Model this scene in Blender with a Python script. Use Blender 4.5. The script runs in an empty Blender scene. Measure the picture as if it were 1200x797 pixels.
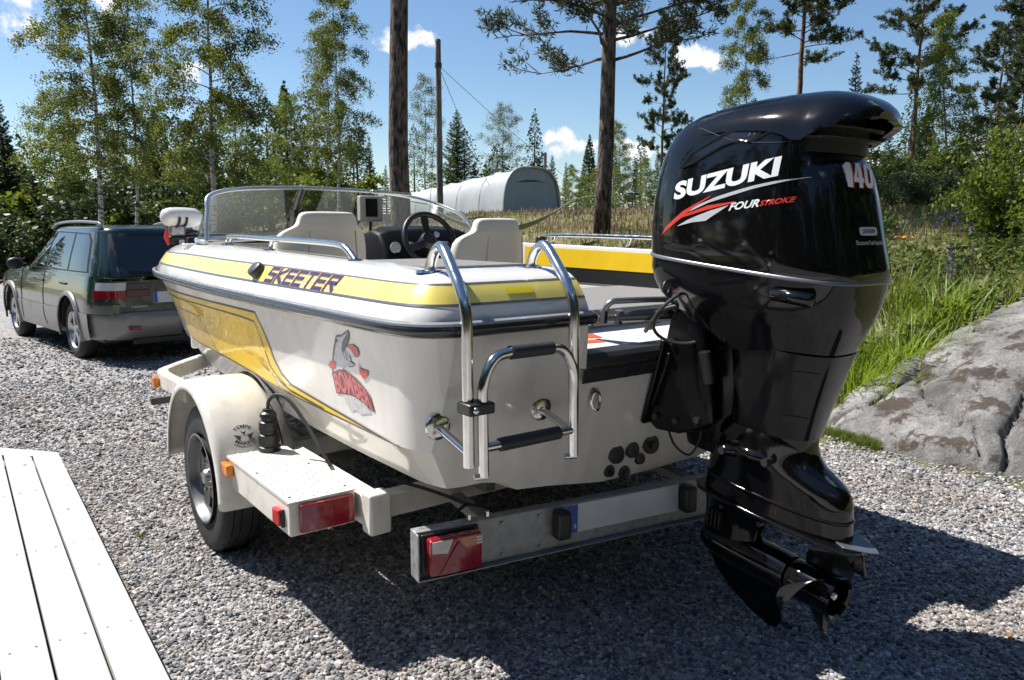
import bpy, bmesh, math, random
import numpy as np
from mathutils import Vector, Matrix, Quaternion
from mathutils.bvhtree import BVHTree
from math import sin, cos, pi, radians, sqrt, atan2

sc = bpy.context.scene
COL = sc.collection

# ------------------------------------------------------------------ camera
cam_d = bpy.data.cameras.new('camera'); cam = bpy.data.objects.new('camera', cam_d); COL.objects.link(cam)
cam_d.sensor_width = 36.0; cam_d.lens = 27.0; cam_d.clip_start = 0.05; cam_d.clip_end = 2000
cam.location = (0, 0, 1.5); cam.rotation_euler = (radians(90 - 8.25), 0, 0)
sc.camera = cam

# ------------------------------------------------------------------ sun, sky, exposure
SUN_EL, SUN_XY = radians(54.7), Vector((-0.923, 0.384)).normalized()
to_sun = Vector((SUN_XY.x*cos(SUN_EL), SUN_XY.y*cos(SUN_EL), sin(SUN_EL)))
sun_d = bpy.data.lights.new('sun', 'SUN'); sun = bpy.data.objects.new('sun', sun_d); COL.objects.link(sun)
sun_d.energy = 5.0; sun_d.angle = radians(0.53); sun_d.color = (1.0, 0.955, 0.89)
sun.rotation_euler = (-to_sun).to_track_quat('-Z', 'Y').to_euler(); sun.location = (-20, 5, 30)

world = bpy.data.worlds.new('World'); sc.world = world; world.use_nodes = True
def build_world():
    nt = world.node_tree; N = nt.nodes; L = nt.links; N.clear()
    out = N.new('ShaderNodeOutputWorld'); bg = N.new('ShaderNodeBackground')
    bg.inputs['Strength'].default_value = 0.078
    sky = N.new('ShaderNodeTexSky'); sky.sky_type = 'NISHITA'; sky.sun_disc = False
    sky.sun_elevation = SUN_EL; sky.sun_rotation = atan2(SUN_XY.x, SUN_XY.y)
    sky.altitude = 150; sky.air_density = 1.0; sky.dust_density = 0.35; sky.ozone_density = 2.2
    tc = N.new('ShaderNodeTexCoord')
    def math_(op, a, b=None, c=None):
        m = N.new('ShaderNodeMath'); m.operation = op
        for i, q in enumerate((a, b, c)):
            if q is None: continue
            if isinstance(q, (int, float)): m.inputs[i].default_value = q
            else: L.new(q, m.inputs[i])
        return m.outputs[0]
    nz = N.new('ShaderNodeTexNoise'); nz.inputs['Scale'].default_value = 17; nz.inputs['Detail'].default_value = 9
    nz.inputs['Roughness'].default_value = 0.62
    L.new(tc.outputs['Generated'], nz.inputs['Vector'])
    nz2 = N.new('ShaderNodeTexNoise'); nz2.inputs['Scale'].default_value = 46; nz2.inputs['Detail'].default_value = 6
    L.new(tc.outputs['Generated'], nz2.inputs['Vector'])
    # cumulus: (azimuth deg from +Y towards +X, elevation deg, half width deg, half height deg)
    cl = [(-35, 13.2, 6.5, 2.4), (-31, 17.5, 6.0, 2.2), (-27, 14.5, 3.0, 1.5), (-24, 10.2, 3.2, 1.2), (-11.3, 3.3, 5.0, 1.0), (-6.4, 13.0, 2.5, 1.0), (3.3, 6.6, 3.4, 1.0),
          (5.2, 6.0, 3.8, 1.0), (12.3, 11.6, 4.4, 1.15), (8.6, 13.4, 3.0, 1.1), (9.8, 5.6, 3.8, 1.0), (24, 4.4, 3.4, 0.9), (31, 5.2, 2.2, .7), (-5, 1.5, 8, 1.0),
          (-48, 9, 7, 2.4), (50, 9, 7, 2.2), (-75, 13, 9, 3.4), (85, 12, 9, 3), (125, 14, 10, 3.2), (175, 12, 10, 3.4), (-130, 13, 10, 3.2), (-15, 40, 9, 5), (60, 38, 9, 5), (160, 42, 10, 6)]
    total = None
    def dot(v):
        d1 = N.new('ShaderNodeVectorMath'); d1.operation = 'DOT_PRODUCT'; d1.inputs[1].default_value = v
        L.new(tc.outputs['Generated'], d1.inputs[0]); return d1.outputs['Value']
    for az, e, hw, hh in cl:
        a = radians(az); e_ = radians(e); kx = 1/radians(hw); kz = 1/radians(hh)
        dx = dot((cos(a)*kx, -sin(a)*kx, 0)); dz = dot((-sin(a)*sin(e_)*kz, -cos(a)*sin(e_)*kz, cos(e_)*kz))
        r2 = math_('MULTIPLY_ADD', dx, dx, math_('MULTIPLY', dz, dz))
        total = r2 if total is None else math_('MINIMUM', total, r2)
    total = math_('MAXIMUM', math_('SUBTRACT', 1.0, math_('SQRT', total)), -1.0)
    fld = math_('ADD', math_('MULTIPLY', total, 0.55), math_('ADD', math_('MULTIPLY', math_('SUBTRACT', nz.outputs['Fac'], 0.5), 2.3),
                math_('MULTIPLY', math_('SUBTRACT', nz2.outputs['Fac'], 0.5), 0.7)))
    mr = N.new('ShaderNodeMapRange'); mr.interpolation_type = 'SMOOTHSTEP'
    mr.inputs['From Min'].default_value = 0.12; mr.inputs['From Max'].default_value = 0.40
    L.new(fld, mr.inputs['Value'])
    mr2 = N.new('ShaderNodeMapRange'); mr2.inputs['From Min'].default_value = 0.2; mr2.inputs['From Max'].default_value = 0.9
    mr2.inputs['To Min'].default_value = 7.0; mr2.inputs['To Max'].default_value = 11.5
    L.new(fld, mr2.inputs['Value'])
    cc = N.new('ShaderNodeCombineColor')
    for i, k in enumerate((0.98, 1.0, 1.04)):
        L.new(math_('MULTIPLY', mr2.outputs[0], k), cc.inputs[i])
    mix = N.new('ShaderNodeMix'); mix.data_type = 'RGBA'
    L.new(math_('MULTIPLY', mr.outputs[0], 0.93), mix.inputs['Factor'])
    hs = N.new('ShaderNodeHueSaturation'); hs.inputs['Saturation'].default_value = 1.12; L.new(sky.outputs['Color'], hs.inputs['Color'])
    L.new(hs.outputs['Color'], mix.inputs['A']); L.new(cc.outputs[0], mix.inputs['B'])
    L.new(mix.outputs['Result'], bg.inputs['Color']); L.new(bg.outputs[0], out.inputs['Surface'])
build_world()
world.cycles.sampling_method = 'MANUAL'; world.cycles.sample_map_resolution = 512

vs = sc.view_settings
vs.view_transform = 'Standard'; vs.look = 'None'; vs.gamma = 1.0; vs.exposure = 0.80; vs.use_curve_mapping = False
sc.render.engine = 'CYCLES'
sc.cycles.max_bounces = 6; sc.cycles.diffuse_bounces = 3; sc.cycles.glossy_bounces = 4; sc.cycles.transmission_bounces = 4; sc.cycles.transparent_max_bounces = 8; sc.cycles.adaptive_threshold = .02; sc.cycles.caustics_reflective = False; sc.cycles.caustics_refractive = False
sc.cycles.use_denoising = True

# ------------------------------------------------------------------ the place: boat frame on the ground
BC = Vector((0.53, 2.80, 0.0)); BA = atan2(0.6, 0.8)       # middle of the transom on the ground, heading
def bw(x, y, z=0): return Vector((BC.x + .8*x - .6*y, BC.y + .6*x + .8*y, z))
def bank(x, y):
    """height of the ground: flat drive, then a bank rising to the right and behind the boat"""
    u = (np.asarray(x)-.53)*.8 + (np.asarray(y)-2.8)*.6
    t = u - 2.93 - .18*np.sin(np.asarray(y)*1.1) - .1*np.sin(np.asarray(x)*2.3+1)
    z = np.interp(t, [0, .35, 1.0, 2.0, 4.0, 7.0, 12., 20., 60., 200.], [0, .09, .36, .74, 1.36, 1.74, 2.03, 2.15, 2.6, 3.5])
    return z
def bump2(x, y):
    x = np.asarray(x, float); y = np.asarray(y, float)
    return .5*np.sin(x*1.7+y*.9)+.3*np.sin(x*3.1-y*2.3+1.3)+.25*np.sin(y*4.3+x*.7+2)+.2*np.sin(x*6.1+y*5.2)
def ground_z(x, y):
    z = bank(x, y); return z + np.clip(z*1.4, 0, 1)*.055*bump2(x, y)
def at(px, d): return ((px-600)/900*d, d)
# ------------------------------------------------------------------ helpers
OFF = {}
def off_of(o): return OFF.get(o.name, Vector((0, 0, 0))) if o else Vector((0, 0, 0))
def tag(o, label, cat, group=None, kind=None):
    if label: o['label'] = label
    if cat: o['category'] = cat
    if group: o['group'] = group
    if kind: o['kind'] = kind
    return o
def thing(name, label, cat, loc=(0, 0, 0), rz=0, group=None, off=(0, 0, 0)):
    o = bpy.data.objects.new(name, None); COL.objects.link(o)
    o.location = loc; o.rotation_euler = (0, 0, rz); o.empty_display_size = .2
    OFF[o.name] = Vector(off)
    return tag(o, label, cat, group)
def boat_thing(name, label, cat, base, group=None):
    """a thing whose parts are written in the boat's frame; its Empty stands at base (boat frame)"""
    return thing(name, label, cat, bw(*base), BA, group, off=base)

def link_mesh(name, me, mat, parent=None, smooth=40):
    o = bpy.data.objects.new(name, me); COL.objects.link(o)
    if mat is not None: me.materials.append(mat)
    if parent is not None:
        o.parent = parent; OFF[o.name] = off_of(parent)
    if smooth:
        me.shade_smooth()
        if smooth < 180: me.set_sharp_from_angle(angle=radians(smooth))
    return o

def catmull(pts, n=8, closed=False):
    P = [Vector(p) for p in pts]; out = []
    m = len(P); rng = m if closed else m-1
    for i in range(rng):
        p1, p2 = P[i], P[(i+1) % m]
        p0 = P[(i-1) % m] if (closed or i > 0) else p1*2-p2
        p3 = P[(i+2) % m] if (closed or i+2 < m) else p2*2-p1
        for k in range(n):
            t = k/n
            out.append(.5*((2*p1)+(p2-p0)*t+(2*p0-5*p1+4*p2-p3)*t*t+(3*p1-p0-3*p2+p3)*t**3))
    if not closed: out.append(P[-1].copy())
    return out

class MB:
    def __init__(s): s.v = []; s.f = []
    def add(s, vs, fs):
        b = len(s.v); s.v += [tuple(q) for q in vs]; s.f += [tuple(b+i for i in f) for f in fs]; return s
    def box(s, x0, x1, y0, y1, z0, z1, M=None):
        vs = [Vector(p) for p in ((x0,y0,z0),(x1,y0,z0),(x1,y1,z0),(x0,y1,z0),(x0,y0,z1),(x1,y0,z1),(x1,y1,z1),(x0,y1,z1))]
        if M is not None: vs = [M @ p for p in vs]
        return s.add(vs, [(0,3,2,1),(4,5,6,7),(0,1,5,4),(1,2,6,5),(2,3,7,6),(3,0,4,7)])
    def bar(s, a, b, w, h, up=(0,0,1)):
        a, b = Vector(a), Vector(b); d = (b-a); l = d.length; d.normalize()
        r = d.cross(Vector(up)); r = r.normalized() if r.length > 1e-5 else Vector((1,0,0)); u = r.cross(d)
        M = Matrix((r, d, u)).transposed().to_4x4(); M.translation = a
        return s.box(-w/2, w/2, 0, l, -h/2, h/2, M)
    def tube(s, path, r, n=10, cap=True, closed=False):
        P = [Vector(p) for p in path]; m = len(P)
        R = r if isinstance(r, (list, tuple)) else [r]*m
        T = []
        for i in range(m):
            a = P[(i-1) % m] if (closed or i > 0) else P[i]; b = P[(i+1) % m] if (closed or i < m-1) else P[i]
            t = (b-a); T.append(t.normalized() if t.length > 1e-9 else Vector((0,0,1)))
        ref = Vector((0,0,1)) if abs(T[0].z) < .9 else Vector((1,0,0))
        nrm = (ref - T[0]*ref.dot(T[0])).normalized(); rings = []
        for i in range(m):
            nrm = nrm - T[i]*nrm.dot(T[i])
            nrm = nrm.normalized() if nrm.length > 1e-6 else T[i].orthogonal().normalized()
            bi = T[i].cross(nrm)
            rings.append([P[i]+(nrm*cos(2*pi*k/n)+bi*sin(2*pi*k/n))*R[i] for k in range(n)])
        return s.loft(rings, cap=cap and not closed, ring_loop=closed)
    def loft(s, rings, cap=True, ring_loop=False, open_ring=False):
        n = len(rings[0]); b = len(s.v); m = len(rings)
        for r in rings: s.v += [tuple(p) for p in r]
        for i in range(m if ring_loop else m-1):
            j = (i+1) % m
            for k in range(n-1 if open_ring else n):
                l = (k+1) % n
                s.f.append((b+i*n+k, b+i*n+l, b+j*n+l, b+j*n+k))
        if cap and not ring_loop and not open_ring:
            s.f.append(tuple(b+k for k in reversed(range(n)))); s.f.append(tuple(b+(m-1)*n+k for k in range(n)))
        return s
    def prism(s, poly, axis, a, b):
        def mk(p, t):
            q = list(p); q.insert(axis, t); return tuple(q)
        n = len(poly); vs = [mk(p, a) for p in poly]+[mk(p, b) for p in poly]
        return s.add(vs, [tuple(reversed(range(n))), tuple(range(n, 2*n))]+[(i, (i+1) % n, n+(i+1) % n, n+i) for i in range(n)])
    def lathe(s, prof, c, axis='x', n=32, cap=False, a0=0, a1=2*pi):
        """prof: (offset along axis, radius)"""
        c = Vector(c); full = abs(a1-a0-2*pi) < 1e-6; m = n if full else n+1; rings = []
        for t, r in prof:
            ring = []
            for k in range(m):
                a = a0+(a1-a0)*k/n
                d = {'x': (t, r*cos(a), r*sin(a)), 'y': (r*cos(a), t, r*sin(a)), 'z': (r*cos(a), r*sin(a), t)}[axis]
                ring.append(c+Vector(d))
            rings.append(ring)
        return s.loft(rings, cap=cap, open_ring=not full)
    def ball(s, c, r, n=12, m=8, sc=(1,1,1)):
        c = Vector(c); rings = []
        for i in range(m+1):
            a = -pi/2+pi*i/m; rr = max(cos(a), .02)
            rings.append([c+Vector((r*rr*cos(2*pi*k/n)*sc[0], r*rr*sin(2*pi*k/n)*sc[1], r*sin(a)*sc[2])) for k in range(n)])
        return s.loft(rings)
    def bvh(s): return BVHTree.FromPolygons([Vector(p) for p in s.v], s.f)
    XO = 0.0
    def build(s, name, mat, parent=None, smooth=40, bevel=None, seg=2, kind=None, label=None, subsurf=0, fix=True):
        o_ = off_of(parent); me = bpy.data.meshes.new(name)
        me.from_pydata([(p[0]-o_.x+MB.XO, p[1]-o_.y, p[2]-o_.z) for p in s.v], [], s.f); me.validate(); me.update()
        if fix:
            bm = bmesh.new(); bm.from_mesh(me); bmesh.ops.recalc_face_normals(bm, faces=bm.faces); bm.to_mesh(me); bm.free()
        o = link_mesh(name, me, mat, parent, smooth)
        if bevel:
            md = o.modifiers.new('bevel', 'BEVEL'); md.width = bevel; md.segments = seg; md.limit_method = 'ANGLE'; md.angle_limit = radians(35)
            md.harden_normals = False
        if subsurf:
            md = o.modifiers.new('sub', 'SUBSURF'); md.levels = subsurf; md.render_levels = subsurf
        if kind: o['kind'] = kind
        if label: o['label'] = label
        return o

def text2d(s, size=1.0, bold=0.0, shear=0.0, spacing=1.0, align='LEFT'):
    """outline text as 2-D triangles: (verts, faces, width)"""
    cu = bpy.data.curves.new('lettering', 'FONT'); cu.body = s; cu.size = size; cu.offset = bold; cu.shear = shear
    cu.space_character = spacing; cu.align_x = align; cu.resolution_u = 4; cu.fill_mode = 'BOTH'
    o = bpy.data.objects.new('lettering', cu); COL.objects.link(o)
    dg = bpy.context.evaluated_depsgraph_get(); dg.update(); ev = o.evaluated_get(dg); me = ev.to_mesh()
    v = [(p.co.x, p.co.y) for p in me.vertices]; f = [tuple(q.vertices) for q in me.polygons]
    ev.to_mesh_clear(); bpy.data.objects.remove(o); bpy.data.curves.remove(cu)
    return v, f
def fit(vf, x0, x1, y0, y1):
    v, f = vf; a = np.array(v); mn, mx = a.min(0), a.max(0)
    a = (a-mn)/(mx-mn); return [(x0+(x1-x0)*p[0], y0+(y1-y0)*p[1]) for p in a], f
def cut2d(v, f, step):
    """triangles of a 2-D figure cut on a grid so that it can follow a curved surface"""
    bm = bmesh.new(); bv = [bm.verts.new((p[0], p[1], 0)) for p in v]
    for q in f:
        try: bm.faces.new([bv[i] for i in q])
        except ValueError: pass
    bmesh.ops.triangulate(bm, faces=bm.faces)
    a = np.array(v); mn, mx = a.min(0), a.max(0)
    for ax in (0, 1):
        t = mn[ax]+step
        while t < mx[ax]:
            co = (t, 0, 0) if ax == 0 else (0, t, 0); no = (1, 0, 0) if ax == 0 else (0, 1, 0)
            bmesh.ops.bisect_plane(bm, geom=bm.verts[:]+bm.edges[:]+bm.faces[:], plane_co=co, plane_no=no, dist=1e-6)
            t += step
    bm.verts.ensure_lookup_table(); bm.verts.index_update()
    vo = [(q.co.x, q.co.y) for q in bm.verts]; fo = [tuple(w.index for w in q.verts) for q in bm.faces]; bm.free()
    return vo, fo
def decal(name, mat, parent, vf, bvh, place, off=.0015, step=.03, label=None):
    """lay a 2-D figure on a surface; place(a, b) -> (ray origin, ray direction) in the part's frame"""
    v, f = cut2d(*vf, step); mb = MB(); vs = []
    for a, b in v:
        o, d = place(a, b); h, n, i, dist = bvh.ray_cast(Vector(o), Vector(d).normalized())
        if h is None: h, n, i, dist = bvh.find_nearest(Vector(o)+Vector(d).normalized()*.5)
        if n.dot(Vector(d)) > 0: n = -n
        vs.append(h+n*off)
    mb.add(vs, f); return mb.build(name, mat, parent, smooth=180, label=label, fix=False)
def poly(pts): return list(pts), [tuple(range(len(pts)))]
def stroke2d(pts, w):
    """a 2-D line of width w"""
    P = [Vector(p).to_2d() for p in pts]; v = []
    for i, p in enumerate(P):
        t = (P[min(i+1, len(P)-1)]-P[max(i-1, 0)]).normalized(); n = Vector((-t.y, t.x)); ww = w[i] if isinstance(w, (list, tuple)) else w
        v += [tuple(p+n*ww/2), tuple(p-n*ww/2)]
    return v, [(2*i, 2*i+1, 2*i+3, 2*i+2) for i in range(len(P)-1)]

# ------------------------------------------------------------------ materials
MATS = {}
def mat(name, col=(.5,.5,.5), rough=.5, metal=0, spec=.5, coat=0, coat_rough=.03, noise=0, nscale=8, bump=0, bscale=60, col2=None,
        rvar=0, trans=0, alpha=1, emit=0, detail=5, coords='Object', stretch=None, island=0, ior=None):
    if name in MATS: return MATS[name]
    m = bpy.data.materials.new(name); m.use_nodes = True; nt = m.node_tree; N = nt.nodes; L = nt.links
    b = N['Principled BSDF']
    b.inputs['Base Color'].default_value = (*col, 1); b.inputs['Roughness'].default_value = rough; b.inputs['Metallic'].default_value = metal
    b.inputs['Specular IOR Level'].default_value = spec; b.inputs['Coat Weight'].default_value = coat; b.inputs['Coat Roughness'].default_value = coat_rough
    b.inputs['Transmission Weight'].default_value = trans; b.inputs['Alpha'].default_value = alpha
    if ior: b.inputs['IOR'].default_value = ior
    if emit: b.inputs['Emission Color'].default_value = (*col, 1); b.inputs['Emission Strength'].default_value = emit
    tc = N.new('ShaderNodeTexCoord'); vec = tc.outputs[coords]
    if stretch:
        mp = N.new('ShaderNodeMapping'); mp.inputs['Scale'].default_value = stretch; L.new(vec, mp.inputs['Vector']); vec = mp.outputs[0]
    if noise or rvar:
        nz = N.new('ShaderNodeTexNoise'); nz.inputs['Scale'].default_value = nscale; nz.inputs['Detail'].default_value = detail; L.new(vec, nz.inputs['Vector'])
        fac = nz.outputs['Fac']
        if noise:
            mx = N.new('ShaderNodeMix'); mx.data_type = 'RGBA'; c2 = col2 or tuple(c*(1-noise) for c in col)
            mx.inputs['A'].default_value = (*c2, 1); mx.inputs['B'].default_value = (*col, 1)
            mr = N.new('ShaderNodeMapRange'); mr.inputs['From Min'].default_value = .3; mr.inputs['From Max'].default_value = .7; L.new(fac, mr.inputs['Value'])
            L.new(mr.outputs[0], mx.inputs['Factor']); out = mx.outputs['Result']
            if island:
                gi = N.new('ShaderNodeNewGeometry'); hs = N.new('ShaderNodeHueSaturation')
                mr3 = N.new('ShaderNodeMapRange'); mr3.inputs['To Min'].default_value = 1-island; mr3.inputs['To Max'].default_value = 1+island
                L.new(gi.outputs['Random Per Island'], mr3.inputs['Value']); L.new(mr3.outputs[0], hs.inputs['Value']); L.new(out, hs.inputs['Color']); out = hs.outputs[0]
            L.new(out, b.inputs['Base Color'])
        if rvar:
            mr = N.new('ShaderNodeMapRange'); mr.inputs['From Min'].default_value = .3; mr.inputs['From Max'].default_value = .7
            mr.inputs['To Min'].default_value = max(0, rough-rvar); mr.inputs['To Max'].default_value = min(1, rough+rvar)
            L.new(fac, mr.inputs['Value']); L.new(mr.outputs[0], b.inputs['Roughness'])
    if bump:
        n2 = N.new('ShaderNodeTexNoise'); n2.inputs['Scale'].default_value = bscale; n2.inputs['Detail'].default_value = 6; L.new(vec, n2.inputs['Vector'])
        bp = N.new('ShaderNodeBump'); bp.inputs['Strength'].default_value = bump; bp.inputs['Distance'].default_value = .01
        L.new(n2.outputs['Fac'], bp.inputs['Height']); L.new(bp.outputs[0], b.inputs['Normal'])
    MATS[name] = m; return m
def leafmat(name, c1, c2, transl=.35, rough=.5, nscale=.6, tcol=None):
    if name in MATS: return MATS[name]
    m = bpy.data.materials.new(name); m.use_nodes = True; nt = m.node_tree; N = nt.nodes; L = nt.links; N.clear()
    out = N.new('ShaderNodeOutputMaterial'); b = N.new('ShaderNodeBsdfPrincipled'); b.inputs['Roughness'].default_value = rough
    b.inputs['Specular IOR Level'].default_value = .35
    tr = N.new('ShaderNodeBsdfTranslucent'); ms = N.new('ShaderNodeMixShader'); ms.inputs[0].default_value = transl
    gi = N.new('ShaderNodeNewGeometry'); tc = N.new('ShaderNodeTexCoord'); nz = N.new('ShaderNodeTexNoise'); nz.inputs['Scale'].default_value = nscale
    L.new(tc.outputs['Object'], nz.inputs['Vector'])
    ad = N.new('ShaderNodeMath'); ad.operation = 'MULTIPLY_ADD'; ad.inputs[1].default_value = .7; ad.inputs[2].default_value = -.05
    L.new(gi.outputs['Random Per Island'], ad.inputs[0])
    a2 = N.new('ShaderNodeMath'); a2.operation = 'MULTIPLY_ADD'; a2.inputs[1].default_value = .6; L.new(nz.outputs['Fac'], a2.inputs[0]); L.new(ad.outputs[0], a2.inputs[2])
    mx = N.new('ShaderNodeMix'); mx.data_type = 'RGBA'; mx.inputs['A'].default_value = (*c1, 1); mx.inputs['B'].default_value = (*c2, 1)
    L.new(a2.outputs[0], mx.inputs['Factor']); L.new(mx.outputs['Result'], b.inputs['Base Color'])
    hs = N.new('ShaderNodeHueSaturation'); hs.inputs['Hue'].default_value = .485; hs.inputs['Saturation'].default_value = 1.1; hs.inputs['Value'].default_value = 1.35
    L.new(mx.outputs['Result'], hs.inputs['Color']); L.new(hs.outputs[0], tr.inputs['Color'])
    L.new(b.outputs[0], ms.inputs[1]); L.new(tr.outputs[0], ms.inputs[2]); L.new(ms.outputs[0], out.inputs['Surface'])
    MATS[name] = m; return m

WHITE = mat('gelcoat_white', (.80,.785,.745), .16, coat=.6, noise=.05, nscale=3, rvar=.05)
HULLW = mat('gelcoat_hull', (.78,.755,.705), .35, coat=.8, coat_rough=.06, noise=.10, nscale=5, col2=(.66,.63,.57), rvar=.06, stretch=(2.2,2.2,.7))
YEL = mat('stripe_yellow', (.86,.57,.018), .45, spec=.3, coat=.5, coat_rough=.02, noise=.12, nscale=9)
YELP = mat('stripe_pale_yellow', (.84,.70,.14), .25, coat=.3, noise=.10, nscale=6, col2=(.84,.72,.22))
YELB = mat('patch_yellow', (.85,.68,.01), .25, coat=.3)
BLK = mat('gloss_black', (.004,.004,.0045), .07, spec=.5, rvar=.03, nscale=14)
DARK = mat('black_plastic', (.016,.016,.017), .42, noise=.3, nscale=30, bump=.05, bscale=220)
RUB = mat('rubber_black', (.02,.02,.021), .62, noise=.3, nscale=20, bump=.1, bscale=150)
RAILB = mat('rubrail_black', (.022,.024,.028), .25, coat=.4, noise=.3, nscale=14, rvar=.08)
CHR = mat('stainless', (.62,.61,.59), .16, metal=1, rvar=.06, nscale=25)
ALU = mat('galvanised', (.38,.39,.39), .5, metal=.5, noise=.4, nscale=38, rvar=.15, detail=3)
CREAM = mat('trailer_cream', (.74,.72,.665), .32, coat=.2, noise=.15, nscale=11, col2=(.62,.59,.52), rvar=.1, detail=9)
CREAMD = mat('trailer_cream_plate', (.76,.75,.70), .38, noise=.08, nscale=7)
SEAT = mat('cream_vinyl', (.72,.675,.59), .5, noise=.06, nscale=8, bump=.08, bscale=120)
CARPET = mat('grey_carpet', (.27,.265,.26), .95, noise=.5, nscale=170, bump=.5, bscale=300)
PIN = mat('pinstripe_dark', (.05,.04,.03), .3)
NAVY = mat('letter_navy', (.035,.03,.08), .3)
REDL = mat('letter_red', (.62,.05,.035), .3)
WHL = mat('letter_white', (.78,.79,.80), .3)
SILL = mat('letter_silver', (.58,.60,.62), .3, metal=.2)
REDM = mat('lens_red', (.30,.008,.018), .12, coat=.5, noise=.35, nscale=60)
REDB = mat('lens_bright_red', (.55,.02,.02), .15, coat=.5)
AMB = mat('lens_amber', (.70,.20,.01), .15, coat=.5)
CLEAR = mat('lens_clear', (.62,.60,.58), .12, coat=.5, noise=.2, nscale=80)
BLUE = mat('plate_blue', (.02,.09,.42), .4)
PLATEW = mat('plate_white', (.66,.68,.66), .45, noise=.12, nscale=9)
def glassmat(name, tint, a, rough=.02):
    m = bpy.data.materials.new(name); m.use_nodes = True; nt = m.node_tree; N = nt.nodes; L = nt.links; N.clear()
    out = N.new('ShaderNodeOutputMaterial'); t = N.new('ShaderNodeBsdfTransparent'); t.inputs[0].default_value = (*tint, 1)
    g = N.new('ShaderNodeBsdfGlossy'); g.inputs['Roughness'].default_value = rough; d = N.new('ShaderNodeBsdfDiffuse'); d.inputs[0].default_value = (.5,.5,.48,1)
    lw = N.new('ShaderNodeLayerWeight'); lw.inputs['Blend'].default_value = .5; pw = N.new('ShaderNodeMath'); pw.operation = 'POWER'; pw.inputs[1].default_value = 5; L.new(lw.outputs['Facing'], pw.inputs[0]); fr = N.new('ShaderNodeMath'); fr.operation = 'MULTIPLY_ADD'; fr.inputs[1].default_value = .9; fr.inputs[2].default_value = .06; L.new(pw.outputs[0], fr.inputs[0])
    tc = N.new('ShaderNodeTexCoord'); nz = N.new('ShaderNodeTexNoise'); nz.inputs['Scale'].default_value = 4; nz.inputs['Detail'].default_value = 8; L.new(tc.outputs['Object'], nz.inputs['Vector'])
    mr = N.new('ShaderNodeMapRange'); mr.inputs['From Min'].default_value = .35; mr.inputs['From Max'].default_value = .75; mr.inputs['To Min'].default_value = a*.4; mr.inputs['To Max'].default_value = a*1.6; L.new(nz.outputs['Fac'], mr.inputs['Value'])
    m1 = N.new('ShaderNodeMixShader'); m2 = N.new('ShaderNodeMixShader')
    L.new(mr.outputs[0], m1.inputs[0]); L.new(t.outputs[0], m1.inputs[1]); L.new(d.outputs[0], m1.inputs[2])
    L.new(fr.outputs[0], m2.inputs[0]); L.new(m1.outputs[0], m2.inputs[1]); L.new(g.outputs[0], m2.inputs[2]); L.new(m2.outputs[0], out.inputs['Surface'])
    MATS[name] = m; return m
ACRYL = glassmat('windscreen_acrylic', (.74,.78,.77), .03)
CARGLASS = glassmat('car_glass', (.42,.47,.45), .015)
# ------------------------------------------------------------------ ground
def gravel_sheet_mat():
    m = bpy.data.materials.new('gravel_bed'); m.use_nodes = True; nt = m.node_tree; N = nt.nodes; L = nt.links; b = N['Principled BSDF']
    tc = N.new('ShaderNodeTexCoord'); vo = N.new('ShaderNodeTexVoronoi'); vo.inputs['Scale'].default_value = 46; L.new(tc.outputs['Object'], vo.inputs['Vector'])
    cr = N.new('ShaderNodeValToRGB'); e = cr.color_ramp.elements; e[0].position = 0; e[0].color = (.10,.104,.115,1); e[1].position = 1; e[1].color = (.48,.47,.47,1)
    x = cr.color_ramp.elements.new(.5); x.color = (.275,.275,.282,1); x = cr.color_ramp.elements.new(.85); x.color = (.42,.38,.35,1)
    sp = N.new('ShaderNodeSeparateColor'); L.new(vo.outputs['Color'], sp.inputs[0]); L.new(sp.outputs[0], cr.inputs[0])
    nz = N.new('ShaderNodeTexNoise'); nz.inputs['Scale'].default_value = .8; L.new(tc.outputs['Object'], nz.inputs['Vector'])
    mx = N.new('ShaderNodeMix'); mx.data_type = 'RGBA'; mx.blend_type = 'MULTIPLY'; mx.inputs['Factor'].default_value = .35
    L.new(cr.outputs[0], mx.inputs['A']); L.new(nz.outputs['Color'], mx.inputs['B']); L.new(cr.outputs[0], b.inputs['Base Color'])
    v2 = N.new('ShaderNodeTexVoronoi'); v2.inputs['Scale'].default_value = 46; v2.feature = 'DISTANCE_TO_EDGE'; L.new(tc.outputs['Object'], v2.inputs['Vector'])
    bp = N.new('ShaderNodeBump'); bp.inputs['Strength'].default_value = .9; bp.inputs['Distance'].default_value = .02; L.new(v2.outputs['Distance'], bp.inputs['Height']); L.new(bp.outputs[0], b.inputs['Normal'])
    b.inputs['Roughness'].default_value = .85; return m
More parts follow.
